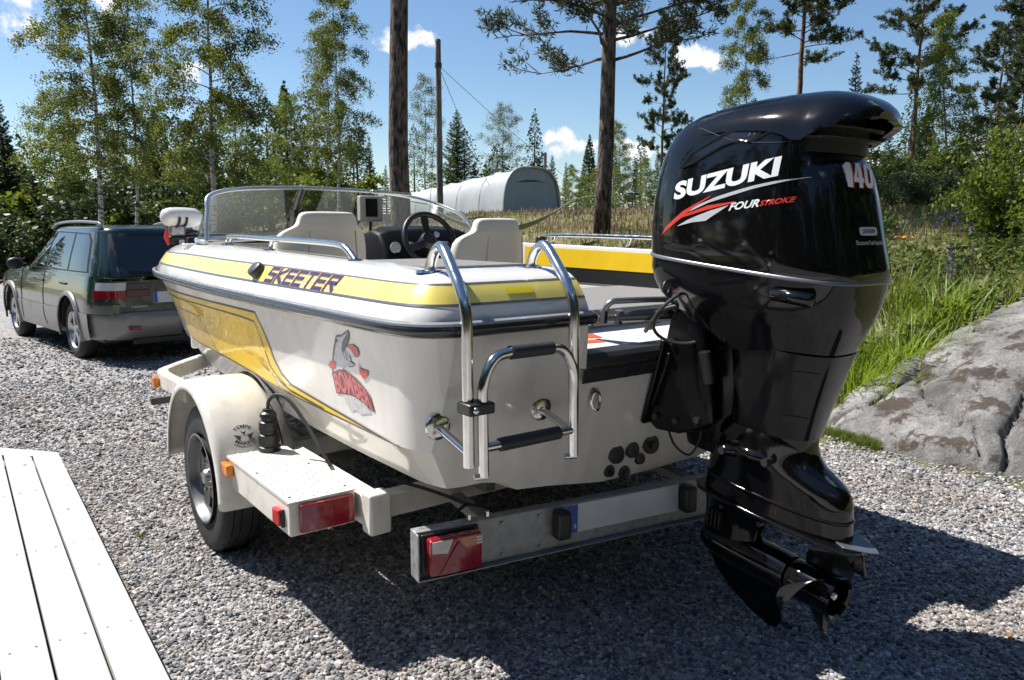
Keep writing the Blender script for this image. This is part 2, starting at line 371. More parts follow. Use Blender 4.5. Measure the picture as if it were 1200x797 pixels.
def stone_mat():
    m = bpy.data.materials.new('gravel_stone'); m.use_nodes = True; nt = m.node_tree; N = nt.nodes; L = nt.links; b = N['Principled BSDF']
    oi = N.new('ShaderNodeObjectInfo'); cr = N.new('ShaderNodeValToRGB'); cr.color_ramp.interpolation = 'LINEAR'
    cols = [(0,(.07,.074,.085)),(.20,(.15,.155,.165)),(.45,(.255,.255,.262)),(.66,(.355,.35,.345)),(.79,(.33,.285,.25)),(.88,(.46,.45,.44)),(1,(.64,.62,.60))]
    e = cr.color_ramp.elements
    e[0].position = 0; e[0].color = (*cols[0][1], 1); e[1].position = 1; e[1].color = (*cols[-1][1], 1)
    for p, c in cols[1:-1]: x = e.new(p); x.color = (*c, 1)
    L.new(oi.outputs['Random'], cr.inputs[0])
    tc = N.new('ShaderNodeTexCoord'); nz = N.new('ShaderNodeTexNoise'); nz.inputs['Scale'].default_value = 2.2; nz.inputs['Detail'].default_value = 5; L.new(tc.outputs['Object'], nz.inputs['Vector'])
    mx = N.new('ShaderNodeMix'); mx.data_type = 'RGBA'; mx.blend_type = 'OVERLAY'; mx.inputs['Factor'].default_value = .5
    L.new(cr.outputs[0], mx.inputs['A']); L.new(nz.outputs['Fac'], mx.inputs['B'])
    # worn and dusty areas of the drive
    n3 = N.new('ShaderNodeTexNoise'); n3.inputs['Scale'].default_value = 1.3; n3.inputs['Detail'].default_value = 6; L.new(oi.outputs['Location'], n3.inputs['Vector'])
    r3 = N.new('ShaderNodeValToRGB'); r3.color_ramp.elements[0].position = .38; r3.color_ramp.elements[0].color = (.80,.74,.68,1); r3.color_ramp.elements[1].position = .60; r3.color_ramp.elements[1].color = (1,1,1,1); L.new(n3.outputs['Fac'], r3.inputs[0])
    m3 = N.new('ShaderNodeMix'); m3.data_type = 'RGBA'; m3.blend_type = 'MULTIPLY'; m3.inputs['Factor'].default_value = 1; L.new(mx.outputs['Result'], m3.inputs['A']); L.new(r3.outputs[0], m3.inputs['B']); L.new(m3.outputs['Result'], b.inputs['Base Color'])
    b.inputs['Roughness'].default_value = .75; return m
def ground_mat():
    m = bpy.data.materials.new('bank_soil_grass'); m.use_nodes = True; nt = m.node_tree; N = nt.nodes; L = nt.links; b = N['Principled BSDF']
    tc = N.new('ShaderNodeTexCoord'); n1 = N.new('ShaderNodeTexNoise'); n1.inputs['Scale'].default_value = .35; n1.inputs['Detail'].default_value = 8; L.new(tc.outputs['Object'], n1.inputs['Vector'])
    n2 = N.new('ShaderNodeTexNoise'); n2.inputs['Scale'].default_value = 6; n2.inputs['Detail'].default_value = 8; L.new(tc.outputs['Object'], n2.inputs['Vector'])
    cr = N.new('ShaderNodeValToRGB'); e = cr.color_ramp.elements; e[0].position = .3; e[0].color = (.07,.085,.025,1); e[1].position = .7; e[1].color = (.20,.165,.085,1)
    x = e.new(.5); x.color = (.115,.12,.045,1)
    L.new(n1.outputs['Fac'], cr.inputs[0]); mx = N.new('ShaderNodeMix'); mx.data_type = 'RGBA'; mx.blend_type = 'OVERLAY'; mx.inputs['Factor'].default_value = .7
    L.new(cr.outputs[0], mx.inputs['A']); L.new(n2.outputs['Fac'], mx.inputs['B']); L.new(mx.outputs['Result'], b.inputs['Base Color'])
    bp = N.new('ShaderNodeBump'); bp.inputs['Strength'].default_value = .8; bp.inputs['Distance'].default_value = .05; L.new(n2.outputs['Fac'], bp.inputs['Height']); L.new(bp.outputs[0], b.inputs['Normal'])
    b.inputs['Roughness'].default_value = .95; return m
def terrain():
    xs = np.unique(np.concatenate([np.linspace(-600,-40,16), np.linspace(-40,-8,24), np.linspace(-8,10,110), np.linspace(10,45,50), np.linspace(45,600,16)]))
    ys = np.unique(np.concatenate([np.linspace(-600,-20,14), np.linspace(-20,3,24), np.linspace(3,14,80), np.linspace(14,60,70), np.linspace(60,900,20)]))
    X, Y = np.meshgrid(xs, ys); Z = ground_z(X, Y); n, m = X.shape
    v = np.stack([X, Y, Z], -1).reshape(-1, 3)
    i = np.arange(n*m).reshape(n, m); f = np.stack([i[:-1,:-1], i[:-1,1:], i[1:,1:], i[1:,:-1]], -1).reshape(-1, 4)
    me = bpy.data.meshes.new('ground'); me.from_pydata(v.tolist(), [], f.tolist()); me.update()
    o = link_mesh('ground', me, ground_mat(), None, 180); o['kind'] = 'structure'
terrain()
def drive():
    mb = MB(); edge = []
    for k in range(90):
        v = -12+k*.45
        # walk outwards until the bank starts
        u = 2.0
        for _ in range(60):
            P = bw(u, v)
            if float(bank(P.x, P.y)) > .002: break
            u += .03
        edge.append((u-.02+.05*sin(v*5)+.04*sin(v*11.3), v))
    left = [(-16, -12), (-16, 20)]
    P = [bw(a, b, .004) for a, b in edge]; Q = [bw(-14+1.5*sin(v*.4), v, .004) for u, v in edge]
    n = len(P); mb.add(P+Q, [(i, i+1, n+i+1, n+i) for i in range(n-1)])
    o = mb.build('gravel_drive', gravel_sheet_mat(), None, smooth=0); o['kind'] = 'structure'
    return edge
EDGE = drive()

def stones():
    rng = np.random.default_rng(5)
    coll = bpy.data.collections.new('stone_shapes'); sm = stone_mat()
    for k in range(7):
        bm = bmesh.new(); bmesh.ops.create_icosphere(bm, subdivisions=1, radius=.5)
        r = np.random.default_rng(40+k); sx, sy, sz = r.uniform(.8, 1.25), r.uniform(.7, 1.1), r.uniform(.45, .8)
        pl = [Vector(r.normal(size=3)).normalized() for _ in range(5)]
        for v in bm.verts:
            for p in pl:
                d = v.co.dot(p)
                if d > .36: v.co -= p*(d-.36)
            v.co *= r.uniform(.9, 1.08); v.co.x *= sx; v.co.y *= sy; v.co.z *= sz
        me = bpy.data.meshes.new('stone'); bm.to_mesh(me); bm.free(); me.materials.append(sm)
        coll.objects.link(bpy.data.objects.new('stone', me))
    pts = []; scl = []
    def fill(d0, d1, dens, size, xa, xb):
        n = int(dens*(xb-xa)*(d1-d0)); x = rng.uniform(xa, xb, n); y = rng.uniform(d0, d1, n)
        keep = (np.abs(x) < .70*y+1.0) & (bank(x, y) < .07) & (dist_poly(x, y, ROCK) < .05)
        ex = -2.75-(y-4.63)*.726      # right-hand edge of the timber deck
        keep &= ~((x < ex-.05) & (y < 4.9))
        x, y = x[keep], y[keep]
        s = np.clip(rng.lognormal(math.log(size), .30, len(x)), size*.5, size*2.2)
        pts.append(np.stack([x, y, .003+bank(x, y)+s*rng.uniform(-.05, .30, len(x))], -1)); scl.append(s)
    fill(1.5, 3.6, 6200, .0165, -4, 4); fill(3.6, 5.2, 4300, .0185, -5.5, 5.0); fill(5.2, 7.4, 1500, .023, -6.0, 4.2); fill(7.4, 10.5, 450, .028, -8, 1)
    P = np.concatenate(pts); S = np.concatenate(scl)
    me = bpy.data.meshes.new('gravel'); me.vertices.add(len(P)); me.vertices.foreach_set('co', P.ravel().astype(np.float32))
    a = me.attributes.new('sc', 'FLOAT', 'POINT'); a.data.foreach_set('value', S.astype(np.float32)); me.update()
    o = bpy.data.objects.new('gravel', me); COL.objects.link(o); o['kind'] = 'stuff'
    tag(o, 'loose grey crushed gravel covering the drive', 'gravel')
    ng = bpy.data.node_groups.new('scatter_stones', 'GeometryNodeTree')
    ng.interface.new_socket('Geometry', in_out='INPUT', socket_type='NodeSocketGeometry'); ng.interface.new_socket('Geometry', in_out='OUTPUT', socket_type='NodeSocketGeometry')
    N = ng.nodes; L = ng.links; gi = N.new('NodeGroupInput'); go = N.new('NodeGroupOutput')
    ip = N.new('GeometryNodeInstanceOnPoints'); ci = N.new('GeometryNodeCollectionInfo'); ci.inputs['Collection'].default_value = coll
    ci.inputs['Separate Children'].default_value = True; ci.inputs['Reset Children'].default_value = True
    rv = N.new('FunctionNodeRandomValue'); rv.data_type = 'FLOAT_VECTOR'; rv.inputs['Min'].default_value = (-.6, -.6, 0); rv.inputs['Max'].default_value = (.6, .6, 6.283)
    na = N.new('GeometryNodeInputNamedAttribute'); na.data_type = 'FLOAT'; na.inputs['Name'].default_value = 'sc'
    L.new(gi.outputs[0], ip.inputs['Points']); L.new(ci.outputs[0], ip.inputs['Instance']); ip.inputs['Pick Instance'].default_value = True
    L.new(rv.outputs['Value'], ip.inputs['Rotation']); L.new(na.outputs['Attribute'], ip.inputs['Scale']); L.new(ip.outputs[0], go.inputs[0])
    o.modifiers.new('scatter', 'NODES').node_group = ng

# ------------------------------------------------------------------ granite slab at the edge of the drive
def dist_poly(x, y, P):
    """signed distance to a polygon, positive inside (arrays)"""
    d = np.full(x.shape, 1e9); ins = np.zeros(x.shape, bool); n = len(P)
    for i in range(n):
        (x1, y1), (x2, y2) = P[i], P[(i+1) % n]
        t = np.clip(((x-x1)*(x2-x1)+(y-y1)*(y2-y1))/((x2-x1)**2+(y2-y1)**2), 0, 1)
        d = np.minimum(d, np.hypot(x-x1-t*(x2-x1), y-y1-t*(y2-y1)))
        c = ((y1 > y) != (y2 > y)) & (x < (x2-x1)*(y-y1)/(y2-y1+1e-12)+x1); ins ^= c
    return np.where(ins, d, -d)
def line_dist(x, y, P):
    d = np.full(x.shape, 1e9)
    for (x1, y1), (x2, y2) in zip(P[:-1], P[1:]):
        t = np.clip(((x-x1)*(x2-x1)+(y-y1)*(y2-y1))/((x2-x1)**2+(y2-y1)**2), 0, 1)
        d = np.minimum(d, np.hypot(x-x1-t*(x2-x1), y-y1-t*(y2-y1)))
    return d
def vnoise(x, y, seed=0, oct=5):
    rng = np.random.default_rng(seed); tab = rng.random((64, 64)); out = np.zeros(x.shape); a = 1; s = 0
    for o in range(oct):
        xi = np.floor(x).astype(int); yi = np.floor(y).astype(int); fx = x-xi; fy = y-yi; fx = fx*fx*(3-2*fx); fy = fy*fy*(3-2*fy)
        g = lambda i, j: tab[(xi+i) % 64, (yi+j) % 64]
        out += a*((g(0,0)*(1-fx)+g(1,0)*fx)*(1-fy)+(g(0,1)*(1-fx)+g(1,1)*fx)*fy); s += a; a *= .5; x = x*2.03+7; y = y*2.03+3
    return out/s
ROCK = [(2.30,5.60),(2.38,5.20),(2.58,4.88),(2.86,4.52),(3.22,4.18),(3.85,3.85),(4.8,3.8),(6.2,4.0),(6.6,5.4),(5.7,6.5),(4.8,6.75),(4.1,6.55),(3.5,6.35),(3.0,6.15),(2.62,5.95)]
stones()
def rock_mat():
    m = bpy.data.materials.new('granite'); m.use_nodes = True; nt = m.node_tree; N = nt.nodes; L = nt.links; b = N['Principled BSDF']; tc = N.new('ShaderNodeTexCoord')
    def nz(s, d=8, r=.6):
        n = N.new('ShaderNodeTexNoise'); n.inputs['Scale'].default_value = s; n.inputs['Detail'].default_value = d; n.inputs['Roughness'].default_value = r; L.new(tc.outputs['Object'], n.inputs['Vector']); return n.outputs['Fac']
    def ramp(f, *st):
        c = N.new('ShaderNodeValToRGB'); e = c.color_ramp.elements; e[0].position, e[0].color = st[0][0], (*st[0][1], 1); e[1].position, e[1].color = st[-1][0], (*st[-1][1], 1)
        for p, q in st[1:-1]: x = e.new(p); x.color = (*q, 1)
        L.new(f, c.inputs[0]); return c.outputs[0]
    base = ramp(nz(2.4), (.38,(.11,.106,.102)), (.5,(.24,.235,.228)), (.62,(.38,.37,.36)))
    grain = ramp(nz(70, 4, .7), (.35,(.35,.35,.35)), (.65,(.68,.67,.66)))
    mx = N.new('ShaderNodeMix'); mx.data_type = 'RGBA'; mx.blend_type = 'OVERLAY'; mx.inputs['Factor'].default_value = .75; L.new(base, mx.inputs['A']); L.new(grain, mx.inputs['B'])
    def over(prev, fac, col):
        k = N.new('ShaderNodeMix'); k.data_type = 'RGBA'; L.new(fac, k.inputs['Factor']); L.new(prev, k.inputs['A']); k.inputs['B'].default_value = (*col, 1); return k.outputs['Result']
    o = over(mx.outputs['Result'], ramp(nz(5.5, 10, .65), (.52,(0,0,0)), (.58,(.92,.92,.92))), (.075,.055,.038))
    o = over(o, ramp(nz(3.2, 9, .7), (.66,(0,0,0)), (.74,(.7,.7,.7))), (.14,.115,.05))
    o = over(o, ramp(nz(21, 6, .7), (.62,(0,0,0)), (.68,(.8,.8,.8))), (.05,.048,.045))
    o = over(o, ramp(nz(15, 5, .6), (.66,(0,0,0)), (.72,(.6,.6,.6))), (.42,.41,.39))
    L.new(o, b.inputs['Base Color']); b.inputs['Roughness'].default_value = .88
    bp = N.new('ShaderNodeBump'); bp.inputs['Strength'].default_value = .9; bp.inputs['Distance'].default_value = .04; L.new(nz(34, 12, .78), bp.inputs['Height']); L.new(bp.outputs[0], b.inputs['Normal'])
    return m
def rock():
    xs = np.arange(2.1, 6.8, .022); ys = np.arange(3.6, 6.9, .022); X, Y = np.meshgrid(xs, ys)
    wx = X+.10*(vnoise(X*3, Y*3, 3)-.5); wy = Y+.10*(vnoise(X*3, Y*3, 4)-.5)
    D = dist_poly(wx, wy, ROCK); B = bank(X, Y)
    th = .12*(1-np.exp(-np.clip(D, 0, 9)/.06))+.17*np.clip(D, 0, 1.2)
    Z = np.maximum(B, .05*np.clip(D*6, 0, 1))*.94+th-.02
    n1 = vnoise(X*1.5+5, Y*1.5, 1, 3)-.5; n2 = np.abs(vnoise(X*2.4, Y*2.4+9, 2, 4)-.5)
    Z += np.clip(D*2.2, 0, 1)*(.18*n1-.10*n2)+np.clip(D*8, 0, 1)*(.045*(vnoise(X*7, Y*7, 8, 6)-.5)+.03*np.abs(vnoise(X*16, Y*16, 13, 4)-.5))+.012
    jx = X+.10*(vnoise(X*5, Y*5, 11)-.5)+.03*(vnoise(X*17, Y*17, 14)-.5); jy = Y+.10*(vnoise(X*5, Y*5, 12)-.5)+.03*(vnoise(X*17, Y*17, 15)-.5)
    CR = (([(2.20,5.50),(2.75,5.60),(3.05,5.78),(3.25,5.55),(3.9,5.30),(5,5.25),(7,5.1)], .014, .10, .06), ([(2.7,4.3),(3.0,4.85),(2.93,5.3),(3.08,5.75),(3.6,6.4)], .010, .05, .03), ([(3.25,3.9),(3.5,4.75),(4.2,5.1),(5.2,5.2)], .013, .08, -.05), ([(2.9,4.35),(3.10,4.72),(3.4,4.95)], .016, .11, .04), ([(3.4,6.4),(3.9,5.9),(4.9,5.8),(6,5.6)], .012, .07, .05))
    for cr, w, dp, st in CR:
        d = line_dist(jx, jy, cr); Z -= dp*np.exp(-(d/w)**2)+.35*dp*np.exp(-(d/(w*4))**2)
        # one side of the crack stands higher
        (x1, y1), (x2, y2) = cr[0], cr[-1]; sd = (jx-x1)*(y2-y1)-(jy-y1)*(x2-x1); Z += st*.5*np.sign(sd)*np.exp(-d/.35)*np.clip(D*5, 0, 1)
    Z = np.where(D > -.04, Z, B-.2)
    keep = D > -.10; n, m = X.shape; idx = -np.ones(X.shape, int); idx[keep] = np.arange(keep.sum())
    v = np.stack([X, Y, Z], -1)[keep]; f = []
    for i in range(n-1):
        for j in range(m-1):
            q = (idx[i,j], idx[i,j+1], idx[i+1,j+1], idx[i+1,j])
            if min(q) >= 0: f.append(q)
    me = bpy.data.meshes.new('rock_slab'); me.from_pydata(v.tolist(), [], f); me.update()
    o = link_mesh('rock_slab', me, rock_mat(), None, 60); tag(o, 'large cracked grey granite slab with brown lichen beside the gravel', 'rock')
rock()

# ------------------------------------------------------------------ whitewashed timber deck, bottom left
def deck():
    m = bpy.data.materials.new('whitewashed_wood'); m.use_nodes = True; nt = m.node_tree; N = nt.nodes; L = nt.links; b = N['Principled BSDF']; tc = N.new('ShaderNodeTexCoord')
    oi = N.new('ShaderNodeObjectInfo'); va = N.new('ShaderNodeVectorMath'); va.operation = 'ADD'; L.new(tc.outputs['Object'], va.inputs[0]); L.new(oi.outputs['Random'], va.inputs[1])
    mp = N.new('ShaderNodeMapping'); mp.inputs['Scale'].default_value = (40, 1.0, 8); L.new(va.outputs[0], mp.inputs['Vector'])
    nz = N.new('ShaderNodeTexNoise'); nz.inputs['Scale'].default_value = 2.2; nz.inputs['Detail'].default_value = 7; nz.inputs['Distortion'].default_value = .25; L.new(mp.outputs[0], nz.inputs['Vector'])
    cr = N.new('ShaderNodeValToRGB'); e = cr.color_ramp.elements; e[0].position = .30; e[0].color = (.37,.36,.335,1); e[1].position = .46; e[1].color = (.475,.47,.455,1); L.new(nz.outputs['Fac'], cr.inputs[0])
    mp2 = N.new('ShaderNodeMapping'); mp2.inputs['Scale'].default_value = (8, 2.6, 4); L.new(va.outputs[0], mp2.inputs['Vector'])
    vo = N.new('ShaderNodeTexVoronoi'); vo.inputs['Scale'].default_value = 1.0; L.new(mp2.outputs[0], vo.inputs['Vector'])
    kr = N.new('ShaderNodeValToRGB'); kr.color_ramp.elements[0].position = .05; kr.color_ramp.elements[0].color = (.8,.8,.8,1); kr.color_ramp.elements[1].position = .11; kr.color_ramp.elements[1].color = (0,0,0,1); L.new(vo.outputs['Distance'], kr.inputs[0])
    sp = N.new('ShaderNodeSeparateColor'); L.new(vo.outputs['Color'], sp.inputs[0]); gt = N.new('ShaderNodeMath'); gt.operation = 'GREATER_THAN'; gt.inputs[1].default_value = .62; L.new(sp.outputs[0], gt.inputs[0])
    mu = N.new('ShaderNodeMath'); mu.operation = 'MULTIPLY'; L.new(gt.outputs[0], mu.inputs[0]); L.new(kr.outputs[0], mu.inputs[1])
    mx = N.new('ShaderNodeMix'); mx.data_type = 'RGBA'; L.new(mu.outputs[0], mx.inputs['Factor']); L.new(cr.outputs[0], mx.inputs['A']); mx.inputs['B'].default_value = (.15,.12,.09,1)
    L.new(mx.outputs['Result'], b.inputs['Base Color']); b.inputs['Roughness'].default_value = .6
    bp = N.new('ShaderNodeBump'); bp.inputs['Strength'].default_value = .25; bp.inputs['Distance'].default_value = .006; L.new(nz.outputs['Fac'], bp.inputs['Height']); L.new(bp.outputs[0], b.inputs['Normal'])
    A = Vector((-2.83, 4.64, 0)); e_ = Vector((.588, -.809, 0)); n_ = Vector((-.809, -.588, 0)); f_ = Vector((-.97, .243, 0))
    ang = atan2(e_.y, e_.x)-pi/2            # plank length along local +Y
    T = thing('timber_deck', 'low deck of whitewashed planks at the edge of the gravel', 'deck', A, ang)
    # local frame: y along planks (away from the far corner), x to the right of them
    X = Vector((cos(ang), sin(ang), 0)); Yv = Vector((-sin(ang), cos(ang), 0))
    def lc(P): d = P; return Vector((d.dot(X), d.dot(Yv)))
    s = 1 if lc(n_).x > 0 else -1
    fl = lc(f_)                             # direction of the far border
    def far_y(x): return fl.y/fl.x*x
    w, g, z0, z1 = .135, .009, .085, .12
    def plank(x0, x1, ya, yb, cut0, tilt=0):
        """x0..x1 in plank offsets from the right edge; start follows the far border at a distance"""
        p = [(s*x0, far_y(s*x0)+cut0), (s*x1, far_y(s*x1)+cut0), (s*x1, yb), (s*x0, yb)]
        mb = MB(); mb.prism(p, 2, z0+tilt, z1+tilt); o = mb.build('plank', m, T, smooth=0, bevel=.004, seg=2); return o
    rng = random.Random(4)
    # border plank along the right edge, mitred at the corner
    mit = .06
    mb = MB(); mb.prism([(0, 0), (s*w, far_y(s*w)+mit), (s*w, 9), (0, 9)], 2, z0, z1); mb.build('plank', m, T, smooth=0, bevel=.004)
    bw_ = .165
    for k in range(1, 15): plank(k*(w+g), k*(w+g)+w, 0, 9, bw_+.012, rng.uniform(-.0015, .0015))
    SC = mat('screw_zinc', (.30,.29,.27), .4, metal=.8)
    for k in range(15):
        for dx in (.03, w-.03):
            for yy in (.75, 1.65, 2.55):
                mb = MB(); xx = s*(k*(w+g)+dx); mb.tube([(xx, far_y(xx)*0+yy, z1-.001), (xx, yy, z1+.0012)], .0042, 8); mb.build('screw', SC, T, smooth=0)
    # far border board
    a = Vector((0, 0)); fn = fl.normalized(); pn = Vector((-fn.y, fn.x)); pn = pn if pn.y > 0 else -pn
    q0 = fn*.02; mb = MB(); mb.prism([tuple(fn*.0+pn*.0), tuple(fn*4), tuple(fn*4+pn*.137), tuple(fn*.118+pn*.128)], 2, z0+.0005, z1+.0005)
    ob = mb.build('plank', m, T, smooth=0, bevel=.004)
    mb = MB()
    for k in range(6): mb.box(s*.12 if s > 0 else -2.1, 2.1 if s > 0 else -.12, .6+k*.9, .65+k*.9, .0, z0-.002)
    mb.build('joist', mat('joist_wood', (.20,.15,.10), .8, noise=.3, nscale=14), T, smooth=0)
deck()
# ------------------------------------------------------------------ the boat (its own frame: x starboard, y to the bow, z up)
RY=[0,.02,.05,.1,.16,.3,.85,1.4,2.06,2.5,2.92,3.3,3.65,4.0,4.4,4.7,4.88,4.97]
RX=[.87,.93,.965,.985,.998,1.003,1.007,1.008,1.003,.985,.962,.938,.905,.83,.68,.49,.28,0]
KY=[0,.2,1.3,1.85,2.3,2.85,3.2,3.7,4.2,4.6,4.85,4.97]
KX=[.96,.955,.95,.92,.90,.87,.845,.755,.58,.32,.10,0]
KZ=[.80,.80,.803,.815,.82,.815,.815,.825,.87,.96,1.07,1.15]
LY=[0,.74,1.45,2.0,2.54,3.1,3.6,4.1,4.6,4.85,4.97]
LX=[.865,.855,.85,.83,.80,.765,.66,.48,.20,.05,0]
LZ=[.665,.65,.652,.652,.652,.658,.69,.77,.92,1.05,1.15]
GY=[0,2.3,3.0,3.6,4.1,4.5,4.75,4.9,4.97]
GZ=[.53,.53,.535,.565,.65,.79,.94,1.07,1.15]
BX = .16       # the keel line stands a little to starboard of the measuring line
BOAT = boat_thing('speedboat', 'white and yellow open speedboat with chrome rails on a trailer', 'boat', (0, 2.3, .53))
def ip(y, a, b): return float(np.interp(y, a, b))
def sm(Yt, Xt, y):
    """smoothed table"""
    h = .12; return (ip(max(y-h, Yt[0]), Yt, Xt)+2*ip(y, Yt, Xt)+ip(min(y+h, Yt[-1]), Yt, Xt))/4 if .4 < y < 4.7 else ip(y, Yt, Xt)
def rake(y, z): return y+.23*(1.2-z)*max(0, 1-y/1.2)
def wf(y): return 1 if y < 4.5 else max(0, min(1, (4.97-y)/.47))**.5
def half(y):
    """half section, keel to sheer"""
    R = sm(RY, RX, y)+BX*wf(y); c = max(0, 1-y/.16); ease = c*c
    K = sm(KY, KX, y)+BX*wf(y)-.05*ease; kz = sm(KY, KZ, y); Lx = sm(LY, LX, y)+BX*wf(y)-.03*ease; lz = sm(LY, LZ, y); kl = sm(GY, GZ, y)
    lz = max(lz, kl); kz = max(kz, lz)
    pts = [(0, kl)]
    for fx, fz in ((.28,.03),(.55,.35),(.70,.48),(.73,.72),(.855,.93),(.95,.95),(1,1)): pts.append((Lx*fx, kl+(lz-kl)*fz))
    pts.append((K-.012*min(1, K*4), kz-.012)); pts.append((K, kz+.006))
    for t in (.2,.4,.6,.8,.93,1):
        x = K+(R-K)*t; x += -.012*sin(pi*t)*min(1, R*2); pts.append((max(x, 0), kz+.006+(1.2-kz-.006)*t))
    return pts
def hull():
    ys = [0,.012,.03,.06,.1,.16,.25,.4]+list(np.linspace(.6, 4.4, 30))+[4.5,4.6,4.7,4.78,4.85,4.91,4.95,4.97]
    rings = []
    for y in ys:
        h = half(y); r = [(BX-x, rake(y, z), z) for x, z in reversed(h)]+[(BX+x, rake(y, z), z) for x, z in h[1:]]
        rings.append(r)
    mb = MB(); mb.loft(rings, open_ring=True)
    side = mb
    hm = mb.build('hull', HULLW, BOAT, smooth=28)
    # transom: planar, with the motor notch
    h = half(0); low = [(BX-x, z) for x, z in reversed(h)]+[(BX+x, z) for x, z in h[1:]]
    top = [(.335+2*BX, 1.2), (.335+2*BX, 1.04), (-.335, 1.04), (-.335, 1.2)]
    p = low+top; tb = MB(); tb.add([(x, rake(0, z), z) for x, z in p], [tuple(range(len(p)))])
    tb.build('transom', HULLW, BOAT, smooth=0)
    return side.bvh()
HB = hull()
def port(y, z): return (-3, y, z), (1, 0, 0)

# graphics on the port side of the hull
def hull_graphics():
    low = [(y, ip(y, KY, KZ)+.012) for y in np.linspace(1.30, 3.06, 16)]
    l2 = [(3.50,1.064),(3.146,1.067),(2.554,1.079),(1.989,1.087),(1.702,1.088),(1.51,1.085)]
    d2 = [(1.462,.996),(1.403,.902),(1.36,.858),(1.31,.832)]
    decal('yellow_panel', YEL, BOAT, poly(l2+d2+low+[(3.18,.90),(3.30,.98),(3.42,1.03)]), HB, port, .0016, .10)
    decal('tan_panel', mat('stripe_tan', (.66,.44,.10), .35, spec=.35, coat=.3, coat_rough=.02, noise=.15, nscale=30), BOAT, poly([(3.32,1.0),(3.0,1.005),(2.623,1.005),(2.493,.901),(2.36,.836),(2.7,.832),(3.06,.829),(3.17,.89)]), HB, port, .0019, .10)
    decal('yellow_band', YEL, BOAT, poly([(3.85,1.105),(3.2,1.108),(2.488,1.118),(1.944,1.126),(1.549,1.130),(1.456,1.131),(1.39,1.04),(1.334,.944),(1.257,.887),(1.16,.857),(1.19,.842),(1.30,.872),(1.375,.925),(1.43,1.0),(1.478,1.094),(1.55,1.100),(1.702,1.101),(1.989,1.100),(2.554,1.093),(3.146,1.083),(3.8,1.078)]), HB, port, .0018, .08)
    decal('yellow_flash', YEL, BOAT, poly([(1.31,.828),(1.148,.851),(.803,.831),(.511,.816),(.225,.806),(.515,.808),(.815,.809),(1.075,.812)]), HB, port, .0019, .08)
    for pts, w in (([(3.9,1.110),(3.2,1.114),(2.488,1.123),(1.944,1.131),(1.549,1.135),(1.451,1.136),(1.384,1.04),(1.328,.944),(1.251,.887),(1.148,.856),(.803,.836),(.511,.820),(.215,.803)], .007),
                   ([(3.8,1.068),(3.146,1.073),(2.554,1.086),(1.989,1.094),(1.702,1.095),(1.50,1.091),(1.452,.996),(1.393,.902),(1.293,.851),(1.162,.829),(.812,.815)], .009),
                   ([(3.3,1.0),(2.95,1.006),(2.623,1.006),(2.56,.955),(2.493,.901),(2.42,.862),(2.35,.835)], .005), ([(3.3,.85),(2.8,.826),(2.3,.828),(1.7,.822),(1.1,.812),(.5,.809),(.215,.805)], .006)):
        decal('pinstripe', PIN, BOAT, stroke2d(pts, w), HB, port, .0026, .08)
    # leaping fish sticker with red lettering
    fish = [(.69,.977),(.671,1.026),(.655,1.054),(.627,1.088),(.602,1.117),(.594,1.126),(.558,1.130),(.515,1.145),(.488,1.156),(.482,1.147),(.494,1.125),(.519,1.105),(.55,1.085),(.57,1.07),(.569,1.059),(.548,1.049),(.513,1.042),(.491,1.038),(.499,1.029),(.539,1.021),(.581,1.013),(.606,.998),(.649,.989)]
    fs = decal('fish_sticker', mat('sticker_pale', (.66,.67,.74), .3, noise=.35, nscale=60), BOAT, poly(fish), HB, port, .0022, .05)
    decal('back', PIN, fs, stroke2d([(.70,.968)]+fish[:11], [.004,.006,.008,.010,.010,.009,.007,.006,.006,.006,.004,.003]), HB, port, .003, .05)
    decal('jaw_line', PIN, fs, stroke2d(fish[13:20], .003), HB, port, .003, .05)
    decal('mouth', mat('sticker_dark', (.06,.06,.08), .35), fs, poly([(.491,1.148),(.52,1.132),(.552,1.109),(.574,1.081),(.569,1.064),(.547,1.079),(.519,1.103),(.496,1.125)]), HB, port, .0031, .05)
    decal('eye', PIN, fs, poly([(.597+.007*cos(a), 1.108+.006*sin(a)) for a in [2*pi*k/10 for k in range(10)]]), HB, port, .0033, .05)
    decal('lure', REDL, fs, poly([(.515,1.104),(.472,1.111),(.438,1.102),(.433,1.083),(.454,1.066),(.486,1.066),(.512,1.082)]), HB, port, .0034, .05)
    decal('lure_belly', mat('sticker_white', (.72,.70,.70), .35), fs, poly([(.520,1.098),(.49,1.090),(.468,1.066),(.495,1.061),(.522,1.076)]), HB, port, .0038, .05)
    decal('fin', REDL, fs, poly([(.723,1.001),(.70,1.018),(.665,1.028),(.646,1.023),(.656,.999),(.70,.991)]), HB, port, .0032, .05)
    decal('tail', REDL, fs, poly([(.453,1.058),(.447,1.032),(.422,1.028),(.39,1.031),(.396,1.012),(.433,.993),(.456,1.011)]), HB, port, .0032, .05)
    tv, tf = fit(text2d('BOMBER', 1, bold=.035), 0, 1, 0, 1)
    # the word follows the curve of the splash
    def slant(p):
        a, b = p; top = (.690-.285*a, float(np.interp(a, [-.1,0,.22,.45,.7,.9,1.1], [.966,.974,.996,.997,.982,.956,.928]))); bot = (.672-.290*a, float(np.interp(a, [-.1,0,.22,.45,.7,.9,1.1], [.902,.905,.914,.921,.912,.898,.884])))
        return (bot[0]+(top[0]-bot[0])*b, bot[1]+(top[1]-bot[1])*b)
    decal('lettering_ground', mat('sticker_dark_red', (.26,.05,.06), .35), fs, poly([slant((a, -.05)) for a in np.linspace(-.03, 1.03, 9)]+[slant((a, 1.06)) for a in np.linspace(1.03, -.03, 9)]), HB, port, .0026, .05)
